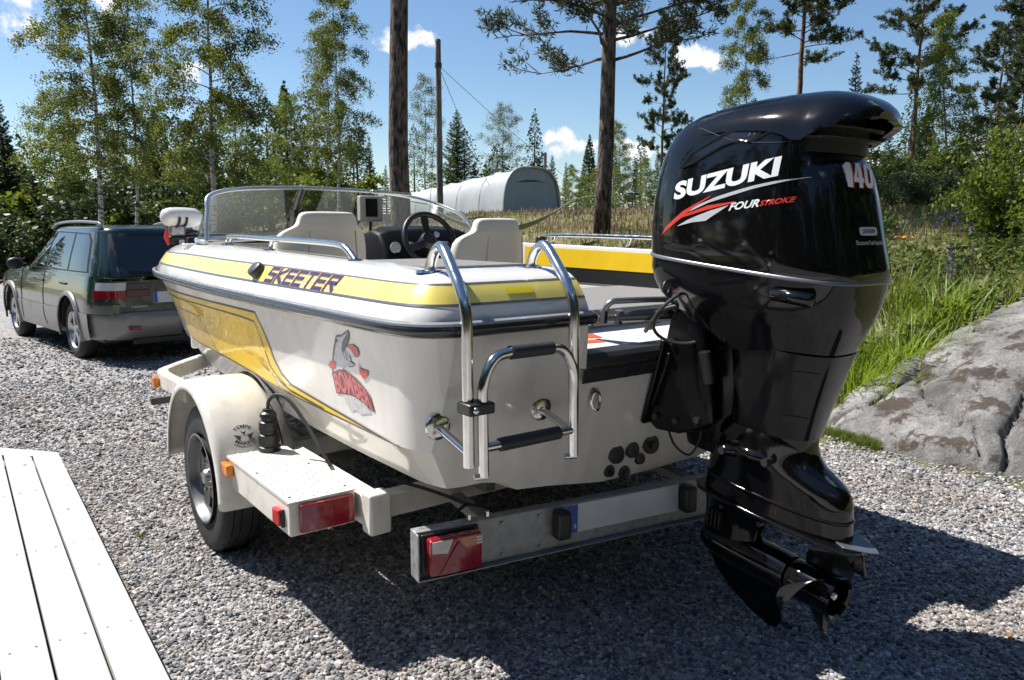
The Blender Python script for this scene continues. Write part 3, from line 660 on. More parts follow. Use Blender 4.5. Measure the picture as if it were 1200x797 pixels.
    decal('lettering', mat('sticker_red', (.60,.17,.17), .35), fs, ([slant(p) for p in tv], tf), HB, port, .0036, .04)
    decal('splash', mat('sticker_grey', (.42,.42,.43), .4, noise=.7, nscale=90, col2=(.70,.68,.66)), fs, poly([(.625,.912),(.57,.914),(.508,.918),(.432,.898),(.393,.881),(.43,.872),(.481,.859),(.52,.868),(.558,.856),(.585,.868),(.608,.882)]), HB, port, .0021, .05)
hull_graphics()

# plan curve of the sheer, from the notch round the bow and back to the notch
def sheer_path():
    half_ = [(.335,0),(.50,0),(.72,0),(.82,.0),(.885,.010),(.94,.040),(.975,.09),(.995,.16)]+[(ip(y, RY, RX), y) for y in (.3,.55,.85,1.15,1.4,1.7,2.0,2.3,2.65,3,3.3,3.55,3.8,4,4.2,4.4,4.57,4.7,4.8,4.88,4.94)]
    pts = [(-x+(BX*(1-wf(y)) if y > 4.5 else 0), y) for x, y in half_]+[(BX, 4.97)]+[(x+2*BX-(BX*(1-wf(y)) if y > 4.5 else 0), y) for x, y in reversed(half_)]
    return [Vector((p.x, p.y)) for p in catmull([(x, y, 0) for x, y in pts], 4)]
SHEER = sheer_path()
def sheer_normals():
    out = []
    n = len(SHEER)
    for i in range(n):
        t = SHEER[min(i+1, n-1)]-SHEER[max(i-1, 0)]; t.normalize(); out.append(Vector((t.y, -t.x)))
    if out[n//4].x < 0: out = [-q for q in out]       # inward
    return out
SN = sheer_normals()
def lift(y): return float(np.interp(y, [.3,.8,1.7,2.5,3.0,3.8,4.5], [0,.014,.032,.046,.048,.03,.008]))
def lf(o, z, y): return lift(y)*min(1, max(0, (o-.015)/.13))*min(1, max(0, (z-1.2)/.15))
def sweep(mb, prof, sel=None):
    """prof: (inward offset, z) swept along the sheer; the bow end is squeezed so that the offsets do not cross"""
    rings = []
    for p, n in zip(SHEER, SN):
        if sel is not None and not sel(p): continue
        rings.append([(p.x+n.x*o, p.y+n.y*o, z+lf(o, z, p.y)) for o, z in prof])
    return mb.loft(rings, open_ring=True)
CAPP = [(-.004,1.212),(.004,1.235),(.014,1.256),(.024,1.270),(.046,1.301),(.072,1.330),(.10,1.346),(.13,1.357),(.17,1.364),(.25,1.367)]
mb = MB(); sweep(mb, CAPP); CAPB = mb.bvh(); mb.build('gunwale', WHITE, BOAT, smooth=50)
def cap_at(o):  # point of the cap profile at inward offset o
    a = np.array(CAPP); return float(np.interp(o, a[:,0], a[:,1]))
def cap_strip(o0, o1, lift, n=5):
    out = []
    for k in range(n):
        o = o0+(o1-o0)*k/(n-1); z = cap_at(o); d = .003; tz = (cap_at(o+d)-cap_at(o-d))/(2*d); nn = Vector((-tz, 1)).normalized()
        out.append((o+nn.x*lift, z+nn.y*lift))
    return out
mb = MB(); sweep(mb, cap_strip(.025, .071, .0015)); mb.build('yellow_stripe', YELP, BOAT, smooth=60)
for o in (.024, .073):
    mb = MB(); sweep(mb, cap_strip(o-.0025, o+.0025, .0024, 2)); mb.build('pinstripe', mat('pinstripe_grey', (.10,.11,.14), .3), BOAT, smooth=60)
# rub rail
prof = [(.02,1.176),(-.012,1.176),(-.026,1.184),(-.032,1.196),(-.030,1.208),(-.020,1.218),(.0,1.222),(.02,1.222)]
mb = MB(); sweep(mb, prof); mb.build('rub_rail', RAILB, BOAT, smooth=60)
mb = MB(); sweep(mb, [(-.0265,1.2125),(-.0295,1.2205),(-.020,1.2265),(-.012,1.2255)]); mb.build('rail_insert', mat('rail_insert_grey', (.30,.31,.33), .3, metal=.3, rvar=.1), BOAT, smooth=60)
for s in (-1, 1):   # rounded end pieces at the notch
    mb = MB(); mb.ball((BX+s*(.333+BX), -.004, 1.199), .028, 12, 8, (.9, 1.1, .85)); mb.build('rail_end', RAILB, BOAT)
mb = MB(); mb.box(-.75,-.62,.03,.034,1.262,1.278, Matrix.Rotation(0, 4, 'X')); 
# bright yellow patch on the aft stripe
pt = cap_strip(.040, .056, .003, 3); mb = MB(); mb.loft([[(x, o, z) for o, z in pt] for x in (-.655,-.60,-.545)], open_ring=True); mb.build('yellow_patch', YELB, BOAT, smooth=60)

# inner liner
lin = [(.25,1.367),(.262,1.360),(.268,1.30),(.272,.74)]
mb = MB(); sweep(mb, lin, lambda p: p.y < 3.3); mb.build('liner', WHITE, BOAT, smooth=50)
for nm, za, zb, mt_ in (('liner_yellow_band', 1.252, 1.345, YEL), ('liner_black_band', 1.176, 1.250, DARK)):
    mb = MB(); sweep(mb, [(.2705+.001, zb), (.2745, za)], lambda p: .02 < p.y < 2.2 and p.x > .3); mb.build(nm, mt_, BOAT, smooth=50)
mb = MB(); mb.add([(-.88,.9,.76),(.88+2*BX,.9,.76),(.86+2*BX,2.3,.76),(.62+2*BX,3.3,.76),(-.62,3.3,.76),(-.86,2.3,.76)], [(0,1,2,3,4,5)]); mb.build('cockpit_floor', CARPET, BOAT, smooth=0)
# bow deck
pts = [(p.x+n.x*.249, p.y+n.y*.249) for p, n in zip(SHEER, SN) if p.y > 2.75]
pts = [q for q in pts if q[1] < 4.75 and abs(q[0]) < 1.2]
mb = MB(); n = len(pts); mb.add([(x, y, 1.3665+lift(y)) for x, y in pts]+[(BX+(x-BX)*.6, 2.8+(y-2.8)*.75, 1.435) for x, y in pts]+[(BX, 3.6, 1.445)], [(i, i+1, n+i+1, n+i) for i in range(n-1)]+[(n+i, n+i+1, 2*n) for i in range(n-1)])
mb.build('bow_deck', WHITE, BOAT, smooth=60)
mb = MB(); mb.box(-.86,.86+2*BX,3.05,3.09,.76,1.41); mb.build('bulkhead', WHITE, BOAT, bevel=.01)
# port stern platform
mb = MB(); mb.box(-.80,-.338,.19,.98,.78,1.3655); mb.build('stern_platform', WHITE, BOAT, bevel=.012)
mb = MB(); mb.box(-.775,-.37,.30,.95,1.3658,1.374); mb.build('platform_carpet', CARPET, BOAT, bevel=.003)
mb = MB(); p = [(o, z) for o, z in CAPP]+[(.25,1.02),(0.01,1.02),(-.004,1.2)]
mb.add([(-.3355, o+.001, z) for o, z in p], [tuple(range(len(p)))]); mb.build('platform_end', HULLW, BOAT, smooth=0)
mb = MB(); mb.add([(.3355+2*BX, o+.001, z) for o, z in p], [tuple(range(len(p)))]); mb.build('platform_end', HULLW, BOAT, smooth=0)
# splash well, carpeted battery deck, black notch cap
mb = MB(); mb.box(-.335,.87+2*BX,.36,1.25,1.10,1.165); mb.build('battery_deck', WHITE, BOAT, bevel=.008)
mb = MB(); mb.box(-.333,.872+2*BX,.352,1.252,1.1655,1.176); mb.box(-.333,.872+2*BX,.345,.352,1.118,1.176); mb.build('deck_carpet', CARPET, BOAT, bevel=.003)
mb = MB(); mb.prism([(.10,1.062),(.40,1.105),(.40,1.02),(.10,1.0)], 0, -.334, .334+2*BX); wl = mb.build('splash_well', mat('well_white', (.72,.71,.70), .4, noise=.1, nscale=12), BOAT, smooth=0)
mb = MB(); mb.prism([(.052,1.02),(.012,1.025),(.010,1.050),(.03,1.068),(.115,1.070),(.115,1.03)], 0, -.333, .333+2*BX); mb.build('notch_cap', mat('cap_black', (.02,.021,.023), .35, rvar=.1), BOAT, bevel=.004)
mb = MB(); mb.prism([(.022,1.012),(.035,.965),(.027,.965),(.014,1.012)], 0, -.334, .33+2*BX); mb.build('notch_trim', mat('cap_black', (.02,.021,.023)), BOAT)
for x0, x1, y0, y1 in ((-.20,-.135,.27,.335), (-.12,-.05,.24,.30), (-.175,-.085,.185,.225)):
    mb = MB(); zf = lambda y: 1.062+(y-.10)/.30*.043+.002
    mb.add([(x0, y0, zf(y0)), (x1, y0-.01, zf(y0-.01)), (x1, y1-.01, zf(y1-.01)), (x0, y1, zf(y1))], [(0,1,2,3)])
    mb.build('warning_sticker', mat('sticker_orange', (.75,.10,.02), .5, noise=.5, nscale=90, col2=(.45,.10,.05)), wl, smooth=0)

# windscreen
def windscreen():
    base = catmull([(-.82,2.78,1.415),(-.80,3.05,1.425),(-.64,3.42,1.430),(-.30,3.60,1.432),(.16,3.66,1.434),(.62,3.60,1.432),(.96,3.42,1.430),(1.12,3.05,1.425),(1.14,2.78,1.415)], 10)
    top = catmull([(-.815,2.77,1.43),(-.79,2.82,1.60),(-.74,2.90,1.70),(-.45,3.08,1.755),(.10,3.2,1.775),(.60,3.2,1.755),(.90,3.12,1.70),(1.03,2.88,1.60),(1.09,2.72,1.43)], 10)
    W = MB(); W.tube(top, .013, 10); ws = W.build('windscreen', mat('frame_aluminium', (.66,.67,.68), .3, metal=.85, rvar=.1), BOAT)
    n = len(base)
    cuts = [0, int(n*.46), int(n*.585), n-1]
    for a, b in zip(cuts[:-1], cuts[1:]):
        mb = MB(); rows = []
        for k in range(9):
            t = k/8; rows.append([base[i].lerp(top[i], t)+Vector((0, .035*sin(pi*t), 0))*(1 if 8 < i < n-9 else .4) for i in range(a, b+1)])
        mb.loft(rows, open_ring=True); mb.build('pane', ACRYL, ws, smooth=180)
    mb = MB(); mb.tube([p+Vector((0,0,.004)) for p in base], .014, 8); mb.build('base_trim', mat('frame_aluminium', (.6,.6,.6)), ws)
    for i in cuts[1:3]:
        mb = MB(); mb.tube([base[i], base[i].lerp(top[i], .5)+Vector((0,.03,0)), top[i]], .017, 8); mb.tube([base[i]+Vector((.03,0,0)), base[i].lerp(top[i], .5)+Vector((.03,.03,0)), top[i]+Vector((.03,0,0))], .007, 8)
        mb.build('strut', DARK, ws)
        mb = MB(); p = base[i].lerp(top[i], .55); mb.box(p.x-.015,p.x+.015,p.y-.02,p.y+.02,p.z-.05,p.z+.02); mb.build('latch', DARK, ws, bevel=.004)
    mb = MB(); i = cuts[2]; mb.tube([top[i]+Vector((.02,-.01,-.05)), (top[i].x+.02, 2.75, 1.25)], .007, 8); mb.build('prop_rod', CHR, ws)
    mb = MB(); p = top[int(n*.6)]; mb.bar(p+Vector((-.06,-.03,.004)), p+Vector((.26,-.03,-.012)), .05, .022); mb.build('centre_cap', mat('frame_aluminium', (.6,.6,.6)), ws, bevel=.006)
windscreen()

# seats
def seat(cx, cy, name, w=.235, zt=1.60, zb=1.17, tilt=.10):
    root = MB(); rings = []
    for z, ww, th in ((zb, w*.86, .05), (zb+.04, w*.97, .085), (zb+.16, w*1.02, .095), (zb+.27, w*.99, .095), (zb+.32, w*.92, .092), (zb+.345, w*.72, .09), (zb+.36, w*.63, .088), (zt-.02, w*.60, .08), (zt-.005, w*.54, .06), (zt, w*.4, .03)):
        y = cy-(z-zb)*tilt; ring = []
        for k in range(28):
            a = 2*pi*k/28; e = .5; ca, sa = cos(a), sin(a)
            px = ww*math.copysign(abs(ca)**e, ca); py = th*.5*math.copysign(abs(sa)**e, sa)
            wrap = .09*(px/w)**2*(1 if z < zb+.33 else .3)
            ring.append((cx+px, y+py+wrap, z))
        rings.append(ring)
    root.loft(rings); st = root.build(name, SEAT, BOAT, smooth=60, subsurf=1)
    for s in (-1, 1):
        mb = MB(); mb.tube([(cx+s*w*.50, cy-.055-.02, zb+.06), (cx+s*w*.52, cy-.062-.03, zb+.20), (cx+s*w*.48, cy-.065-.035, zb+.33)], .004, 6)
        mb.build('seam', mat('seam_beige', (.42,.38,.31), .7), st)
    mb = MB(); mb.prism([(cx-w*.98,zb+.10),(cx-w*.70,zb-.02),(cx+w*.70,zb-.02),(cx+w*.98,zb+.10),(cx+w*.9,zb-.03),(cx-w*.9,zb-.03)], 1, cy-.01, cy+.03); mb.build('hinge', DARK, st)
    mb = MB(); mb.box(cx-w*.95,cx+w*.95,cy-.02,cy+.42,zb-.12,zb+.0); mb.build('seat_cushion', SEAT, st, bevel=.04, seg=4)
    mb = MB(); mb.tube([(cx, cy+.2, .765), (cx, cy+.2, zb-.12)], .045, 12); mb.build('seat_post', CHR, st)
seat(-.50, 1.80, 'passenger_seat', .25, 1.585, 1.16)
seat(.285, 1.42, 'helm_seat', .225, 1.555, 1.13, .06)

# helm console, wheel, screen
mb = MB(); prof = [(2.06,.80),(2.02,1.16),(2.05,1.27),(2.12,1.42),(2.18,1.490),(2.28,1.512),(2.42,1.485),(2.52,1.41),(2.62,1.25),(2.62,.80)]
rings = []
for x, k in ((-.02,.90),(.0,.97),(.06,1),(.30,1.012),(.56,1),(.62,.97),(.64,.90)): rings.append([(x, 2.3+(y-2.3)*k, .8+(z-.8)*k) for y, z in prof])
mb.loft(rings); con = mb.build('helm_console', mat('dash_black', (.006,.006,.007), .5, spec=.15, bump=.1, bscale=200), BOAT, smooth=35, bevel=.01)
for i, (gx, gy, gz, r) in enumerate(((.06,2.105,1.39,.034),(.16,2.105,1.39,.034),(.40,2.105,1.39,.034),(.52,2.105,1.39,.036),(.24,2.10,1.38,.022),(.33,2.10,1.38,.022))):
    mb = MB(); mb.lathe([(0,.0),(0,r*.88),(-.006,r),(-.012,r),(-.012,r*.86),(-.009,0)], (gx, gy, gz), 'y', 20); g = mb.build('gauge', mat('gauge_face', (.45,.46,.48), .2, coat=.6), con)
mb = MB(); mb.box(.03,.20,2.03,2.05,1.25,1.285); mb.build('switch_panel', mat('panel_silver', (.5,.5,.5), .3, metal=.6), con, bevel=.004)
for k in range(5):
    mb = MB(); mb.box(.04+k*.032,.06+k*.032,2.012,2.03,1.20,1.22); mb.build('switch', mat('switch_dark_red', (.10,.015,.015), .4), con, bevel=.002)
wc = Vector((.225, 1.98, 1.435)); ax = Vector((0, -.90, .42)).normalized(); e1 = Vector((1,0,0)); e2 = ax.cross(e1).normalized()
mb = MB(); R_ = .165; mb.tube([wc+e1*R_*cos(2*pi*k/40)+e2*R_*sin(2*pi*k/40) for k in range(40)], .016, 10, closed=True); sw = mb.build('steering_wheel', mat('wheel_black', (.015,.014,.014), .45), BOAT)
for a in (radians(200), radians(340), radians(90)):
    mb = MB(); d = e1*cos(a)+e2*sin(a); mb.bar(wc+d*.02-ax*.02, wc+d*R_, .045, .012, ax); mb.build('spoke', mat('spoke_black', (.02,.02,.02), .35), sw, bevel=.004)
mb = MB(); mb.tube([wc+ax*.012, wc-ax*.01, wc-ax*.05, wc-ax*.16], [.03,.055,.05,.03], 16); mb.build('hub', mat('wheel_black', (.015,.014,.014)), sw)
mb = MB(); mb.tube([wc+e1*.05+e2*.03, wc+e1*.05+e2*.035+ax*.012], .018, 14); mb.build('hub_badge', mat('gauge_face', (.45,.46,.48)), sw)
mb = MB(); mb.box(.01,.165,2.44,2.49,1.545,1.70); gp = mb.build('chart_plotter', mat('plotter_beige', (.40,.385,.36), .45), BOAT, bevel=.008)
mb = MB(); mb.box(.045,.125,2.436,2.4395,1.572,1.682); mb.build('screen', mat('screen_black', (.008,.009,.012), .08), gp)
mb = MB(); mb.tube([(.085,2.46,1.545),(.085,2.46,1.42)], .010, 8); mb.build('bracket', DARK, gp)
mb = MB(); mb.ball((.40, 2.1, 1.0), .02); 

# rails
def post(mb, x, y, z0, z1, dx=0, dy=0, r=.010): mb.tube([(x, y, z0), (x+dx, y+dy, z1)], r, 8)
for s, nm in ((-1, 'grab_rail'), (1, 'grab_rail')):
    X = lambda y: s*(ip(y, RY, RX)-.20)+(2*BX if s > 0 else 0)
    y1, y0 = (2.50, .81) if s < 0 else (2.02, .55); ym = y1-.78; Zd = lambda y: 1.365+lift(y)
    path = catmull([(X(y1), y1, Zd(y1)), (X(y1), y1-.03, Zd(y1)+.03), (X(y1), y1-.10, 1.458), (X(ym), ym, 1.452), (X(y0), y0+.35, 1.444), (X(y0), y0+.14, 1.436), (X(y0), y0+.07, 1.418), (X(y0), y0, Zd(y0))], 7)
    mb = MB(); mb.tube(path, .0135, 12); gr = mb.build(nm, CHR, BOAT)
    for y in (y1-.10, ym):
        mb = MB(); mb.tube([(X(y), y, 1.450), (X(y), y+.035, Zd(y))], .009, 8); mb.build('post', CHR, gr)
    for y in (y1, y1-.065, ym+.035, y0):
        mb = MB(); mb.lathe([(0,.0),(.006,.012),(.006,.028),(0,.03)], (X(y), y, Zd(y)), 'z', 16); mb.build('foot', CHR, gr)
mb = MB(); mb.box(1.09,1.14,2.03,2.08,1.395,1.45); mb.build('rail_clamp', DARK, BOAT, bevel=.008)

# oval vent cap and flush fittings on the port gunwale
def on_cap(y, o):
    """point and outward normal on the port cap"""
    i = min(range(len(SHEER)//2), key=lambda k: abs(SHEER[k].y-y)+(5 if SHEER[k].x > -.5 and y < 4 else 0)); p, n = SHEER[i], SN[i]; z = cap_at(o)+lf(o, cap_at(o), y); d = .003; tz = (cap_at(o+d)-cap_at(o-d))/(2*d)
    q = Vector((-tz, 1)).normalized(); return Vector((p.x+n.x*o, p.y+n.y*o, z)), Vector((n.x*q.x, n.y*q.x, q.y)).normalized()
p, nn = on_cap(1.48, .050); t = Vector((.05, 1, 0)); t = (t-nn*t.dot(nn)).normalized(); b2 = nn.cross(t)
rings = []
for h, k in ((0,1),(.022,1),(.03,.93),(.034,.80),(.034,.1)): rings.append([p+nn*h+(t*.046*math.copysign(abs(cos(a))**.7, cos(a))+b2*.036*math.copysign(abs(sin(a))**.7, sin(a)))*k for a in [2*pi*j/28 for j in range(28)]])
mb = MB(); mb.loft(rings); mb.build('vent_cap', mat('cap_grey_black', (.05,.052,.056), .4, noise=.3, nscale=60), BOAT)
mb = MB(); mb.lathe([(0,0),(.006,.02),(.006,.034),(0,.04)], (-.83, 3.15, 1.405), 'z', 20); mb.build('filler_cap', CHR, BOAT)

# name on the gunwale stripe
def cap_place(a, b):
    """a: y along the boat, b: height 0..1 across the stripe"""
    o = .030+.036*b; p, nn = on_cap2(a, o); return p+nn*.2, -nn
def on_cap2(y, o):
    k = [i for i in range(4, len(SHEER)//2) if SHEER[i].x < -.85]
    ys = [SHEER[i].y for i in k]; j = int(np.searchsorted(ys, y)); j = min(max(j, 1), len(k)-1); f = (y-ys[j-1])/(ys[j]-ys[j-1]+1e-9)
    p = SHEER[k[j-1]].lerp(SHEER[k[j]], f); n = SN[k[j-1]].lerp(SN[k[j]], f).normalized(); z = cap_at(o)+lf(o, cap_at(o), y); d = .003; tz = (cap_at(o+d)-cap_at(o-d))/(2*d)
    q = Vector((-tz, 1)).normalized(); return Vector((p.x+n.x*o, p.y+n.y*o, z)), Vector((n.x*q.x, n.y*q.x, q.y)).normalized()
GLY = {'S': [[(1,1),(0,1),(0,.55),(1,.5),(1,0),(0,0)]], 'K': [[(0,1),(0,0)],[(1,1),(.05,.5),(1,0)]], 'E': [[(1,1),(0,1),(0,0),(1,0)],[(0,.5),(.95,.5)]],
       'T': [[(0,1),(1,1)],[(.5,1),(.5,0)]], 'R': [[(0,0),(0,1),(1,1),(1,.5),(.1,.5)],[(.4,.5),(1,0)]]}
def block_letters(word, x0, x1, w):
    v, f = [], []; n = len(word); pitch = (x1-x0)/n
    for i, c in enumerate(word):
        for st in GLY[c]:
            for a, b in zip(st[:-1], st[1:]):
                cw = abs(pitch)*.72
                A = Vector((a[0]*cw, a[1]*.05)); B = Vector((b[0]*cw, b[1]*.05)); d = (B-A).normalized(); nn = Vector((-d.y, d.x)); hw = w/2
                A -= d*hw*.9; B += d*hw*.9; base = len(v)
                for q in (A+nn*hw, A-nn*hw, B-nn*hw, B+nn*hw):
                    xx = i*abs(pitch)+q.x+.25*q.y; v.append((x0-xx if x1 < x0 else x0+xx, q.y/.05))
                f.append((base, base+1, base+2, base+3))
    return v, f
w_, wm = .0165, .0120
vf = block_letters('SKEETER', 1.335, .625, w_); nm = decal('name_lettering', mat('letter_pink_red', (.45,.16,.17), .3), BOAT, vf, CAPB, cap_place, .0034, .02)
decal('lettering_face', NAVY, nm, block_letters('SKEETER', 1.335, .625, wm), CAPB, cap_place, .0040, .02)
for b in (.10,.36,.62,.88):
    decal('lettering_line', mat('letter_line', (.55,.47,.42), .3), nm, stroke2d([(y, b) for y in np.linspace(1.3, .63, 20)], .035) if False else poly([(1.33,b-.02),(.63,b-.02),(.63,b+.02),(1.33,b+.02)]), CAPB, cap_place, .0028, .02)

# boarding ladder
lad = MB()
def lrail(x, yb, xb):
    return catmull([(x+.05, .21, 1.364), (x+.05, .19, 1.41), (x+.045, .15, 1.440), (x+.035, .10, 1.438), (x+.012, .01, 1.375), (x-.002, -.055, 1.315), (x-.006, -.085, 1.25), (x-.006, -.088, 1.10), (xb, -.085, .80)], 7)
LX0, LX1 = -.885, -.475
LM = boat_thing; 
mb = MB(); mb.tube(lrail(LX0, 0, LX0), .0175, 14); ladder = mb.build('boarding_ladder', CHR, BOAT)
mb = MB(); mb.tube(lrail(LX1, 0, LX1), .0175, 14); mb.build('side_rail', CHR, ladder)
for x in (LX0, LX1):
    mb = MB(); mb.lathe([(0,.018),(.006,.024),(.008,.042),(0,.045)], (x+.05, .212, 1.3605), 'z', 20); mb.build('rail_foot', CHR, ladder)
    y0 = rake(0, .86); mb = MB(); mb.tube([(x-.01, y0+.01, .895), (x+.004, -.085, .835)], .013, 12); mb.build('standoff', CHR, ladder)
    mb = MB(); mb.lathe([(-.008,.0),(-.008,.030),(-.003,.042),(.004,.044)], (x-.012, rake(0,.893)-.002, .893), 'y', 22, cap=True); mb.build('standoff_flange', CHR, ladder)
    mb = MB(); mb.lathe([(-.018,.002),(-.018,.006),(-.008,.0065)], (x-.012, rake(0,.893)-.002, .893), 'y', 10, cap=True); mb.build('bolt', CHR, ladder)
fold = catmull([(LX0+.03,-.118,.775),(LX0+.03,-.115,.95),(LX0+.032,-.115,1.05),(LX0+.065,-.115,1.115),(LX0+.125,-.115,1.135),(LX1-.125,-.115,1.135),(LX1-.065,-.115,1.115),(LX1-.03,-.115,1.05),(LX1-.03,-.115,.95),(LX1-.028,-.118,.775)], 7)
mb = MB(); mb.tube(fold, .0165, 14); fl = mb.build('folding_step', CHR, ladder)
mb = MB(); mb.tube([(LX0+.03,-.116,.86),(LX1-.03,-.116,.86)], .0145, 12); mb.build('rung', CHR, ladder)
GR = mat('foam_grip', (.02,.023,.027), .55, bump=.1, bscale=200)
mb = MB(); mb.tube([(LX0+.13,-.115,1.135),(LX1-.12,-.115,1.135)], .0215, 16); mb.build('rung_grip', GR, ladder)
mb = MB(); mb.tube([(LX0+.09,-.116,.86),(LX1-.09,-.116,.86)], .021, 16); mb.build('rung_grip', GR, ladder)
mb = MB(); mb.box(LX0-.032,LX0+.058,-.140,-.066,.965,1.0); mb.build('strap', DARK, ladder, bevel=.006)
mb = MB(); mb.ball((LX0-.012,-.142,.983), .011); mb.build('strap_stud', CHR, ladder)
for x in (LX0+.03, LX1-.028):
    mb = MB(); mb.tube([(x-.026,-.105,.772),(x+.012,-.118,.772)], .010, 10); mb.build('pivot', CHR, ladder)

# stern fittings
def on_transom(x, z): return Vector((x, rake(0, z), z))
mb = MB(); c = on_transom(-.245, .90); mb.tube([c+Vector((.02*cos(a), -.012-.006*sin(a)**2, -.012+.034*sin(a))) for a in [2*pi*k/24 for k in range(24)]], .0055, 8, closed=True); e = mb.build('stern_eye', CHR, BOAT)
mb = MB(); mb.tube([c+Vector((-.012,.006,.02)), c+Vector((-.012,-.014,.02))], .016, 14); mb.build('eye_base', CHR, e)
for i, (px, pz, r) in enumerate(((-.068,.642,.038),(.017,.645,.033),(.12,.652,.041),(-.09,.575,.024),(.072,.596,.024),(-.005,.554,.026))):
    c = on_transom(px, pz); nrm = Vector((0,-1,-.23)).normalized()
    mb = MB(); mb.lathe([(-.012,.0),(-.010,r*.3),(-.013,r*.55),(-.014,r*.92),(-.008,r*1.0),(.004,r*1.02)], (0,0,0), 'y', 24)
    M = Matrix.Translation(c) @ Matrix.Rotation(-atan2(.23,1), 4, 'X'); mb.v = [tuple(M @ Vector(q)) for q in mb.v]
    th = mb.build('through_hull', mat('fitting_dark', (.035,.033,.031), .5, noise=.3, nscale=60), BOAT)
    if i in (2, 3, 5):
        mb = MB(); mb.tube([c+Vector((0,-.012,0)), c+Vector((0,-.026,-.003))], r*.38, 12); mb.build('nipple', mat('fitting_bronze', (.14,.10,.07), .4, metal=.6) if i == 5 else DARK, th)
# ------------------------------------------------------------------ outboard motor (boat frame)
MOT = boat_thing('outboard_motor', 'tall glossy black outboard motor bolted to the stern of the boat', 'outboard motor', (0, -.45, .20))
MOT.scale = (1.095,)*3; MOT.rotation_euler = (Matrix.Rotation(BA, 3, 'Z') @ Matrix.Rotation(radians(5.5), 3, 'X')).to_euler()
# trimmed in by 5.5 degrees about the tilt tube
_q = Matrix.Rotation(radians(5.5), 3, 'X') @ (Vector((0, 0, -.80))*1.095); MOT.location = bw(.20+_q.x, -.31+_q.y, .0765+.80*1.095+_q.z)
def sring(z, yf, yb, w, n=3.2, m=56, ztop=None, h=None, nb=None):
    c = (yf+yb)/2; L_ = (yf-yb)/2; out = []
    for k in range(m):
        a = 2*pi*k/m; ca, sa = cos(a), sin(a); e = 2/n
        x = w*math.copysign(abs(ca)**e, ca); y = c+L_*math.copysign(abs(sa)**e, sa)
        zz = z if ztop is None else 1.385+(ztop(y)-1.385)*h
        out.append((x, y, zz))
    return out
def ztop(y): return float(np.interp(-y, [0,.03,.08,.123,.2,.29,.4,.47,.55,.58,.605,.65,.8], [1.745,1.79,1.82,1.838,1.853,1.866,1.882,1.889,1.893,1.872,1.757,1.745,1.70]))
HR = [(0,-.030,-.775,.214),(.03,-.028,-.777,.2165),(.12,-.024,-.768,.2175),(.25,-.020,-.752,.216),(.40,-.020,-.735,.213),(.55,-.024,-.718,.208),(.68,-.032,-.703,.200),(.78,-.045,-.690,.190),(.86,-.065,-.677,.175),(.92,-.095,-.66,.154),(.96,-.13,-.64,.127),(.985,-.18,-.61,.092),(1.0,-.26,-.54,.03)]
def cowl():
    mb = MB(); mb.loft([sring(0, yf, yb, w, 3.3, 96, ztop, h) for h, yf, yb, w in HR]); bv = mb.bvh()
    o = mb.build('cowling', BLK, MOT, smooth=60); return o, bv
COWL, CB = cowl()
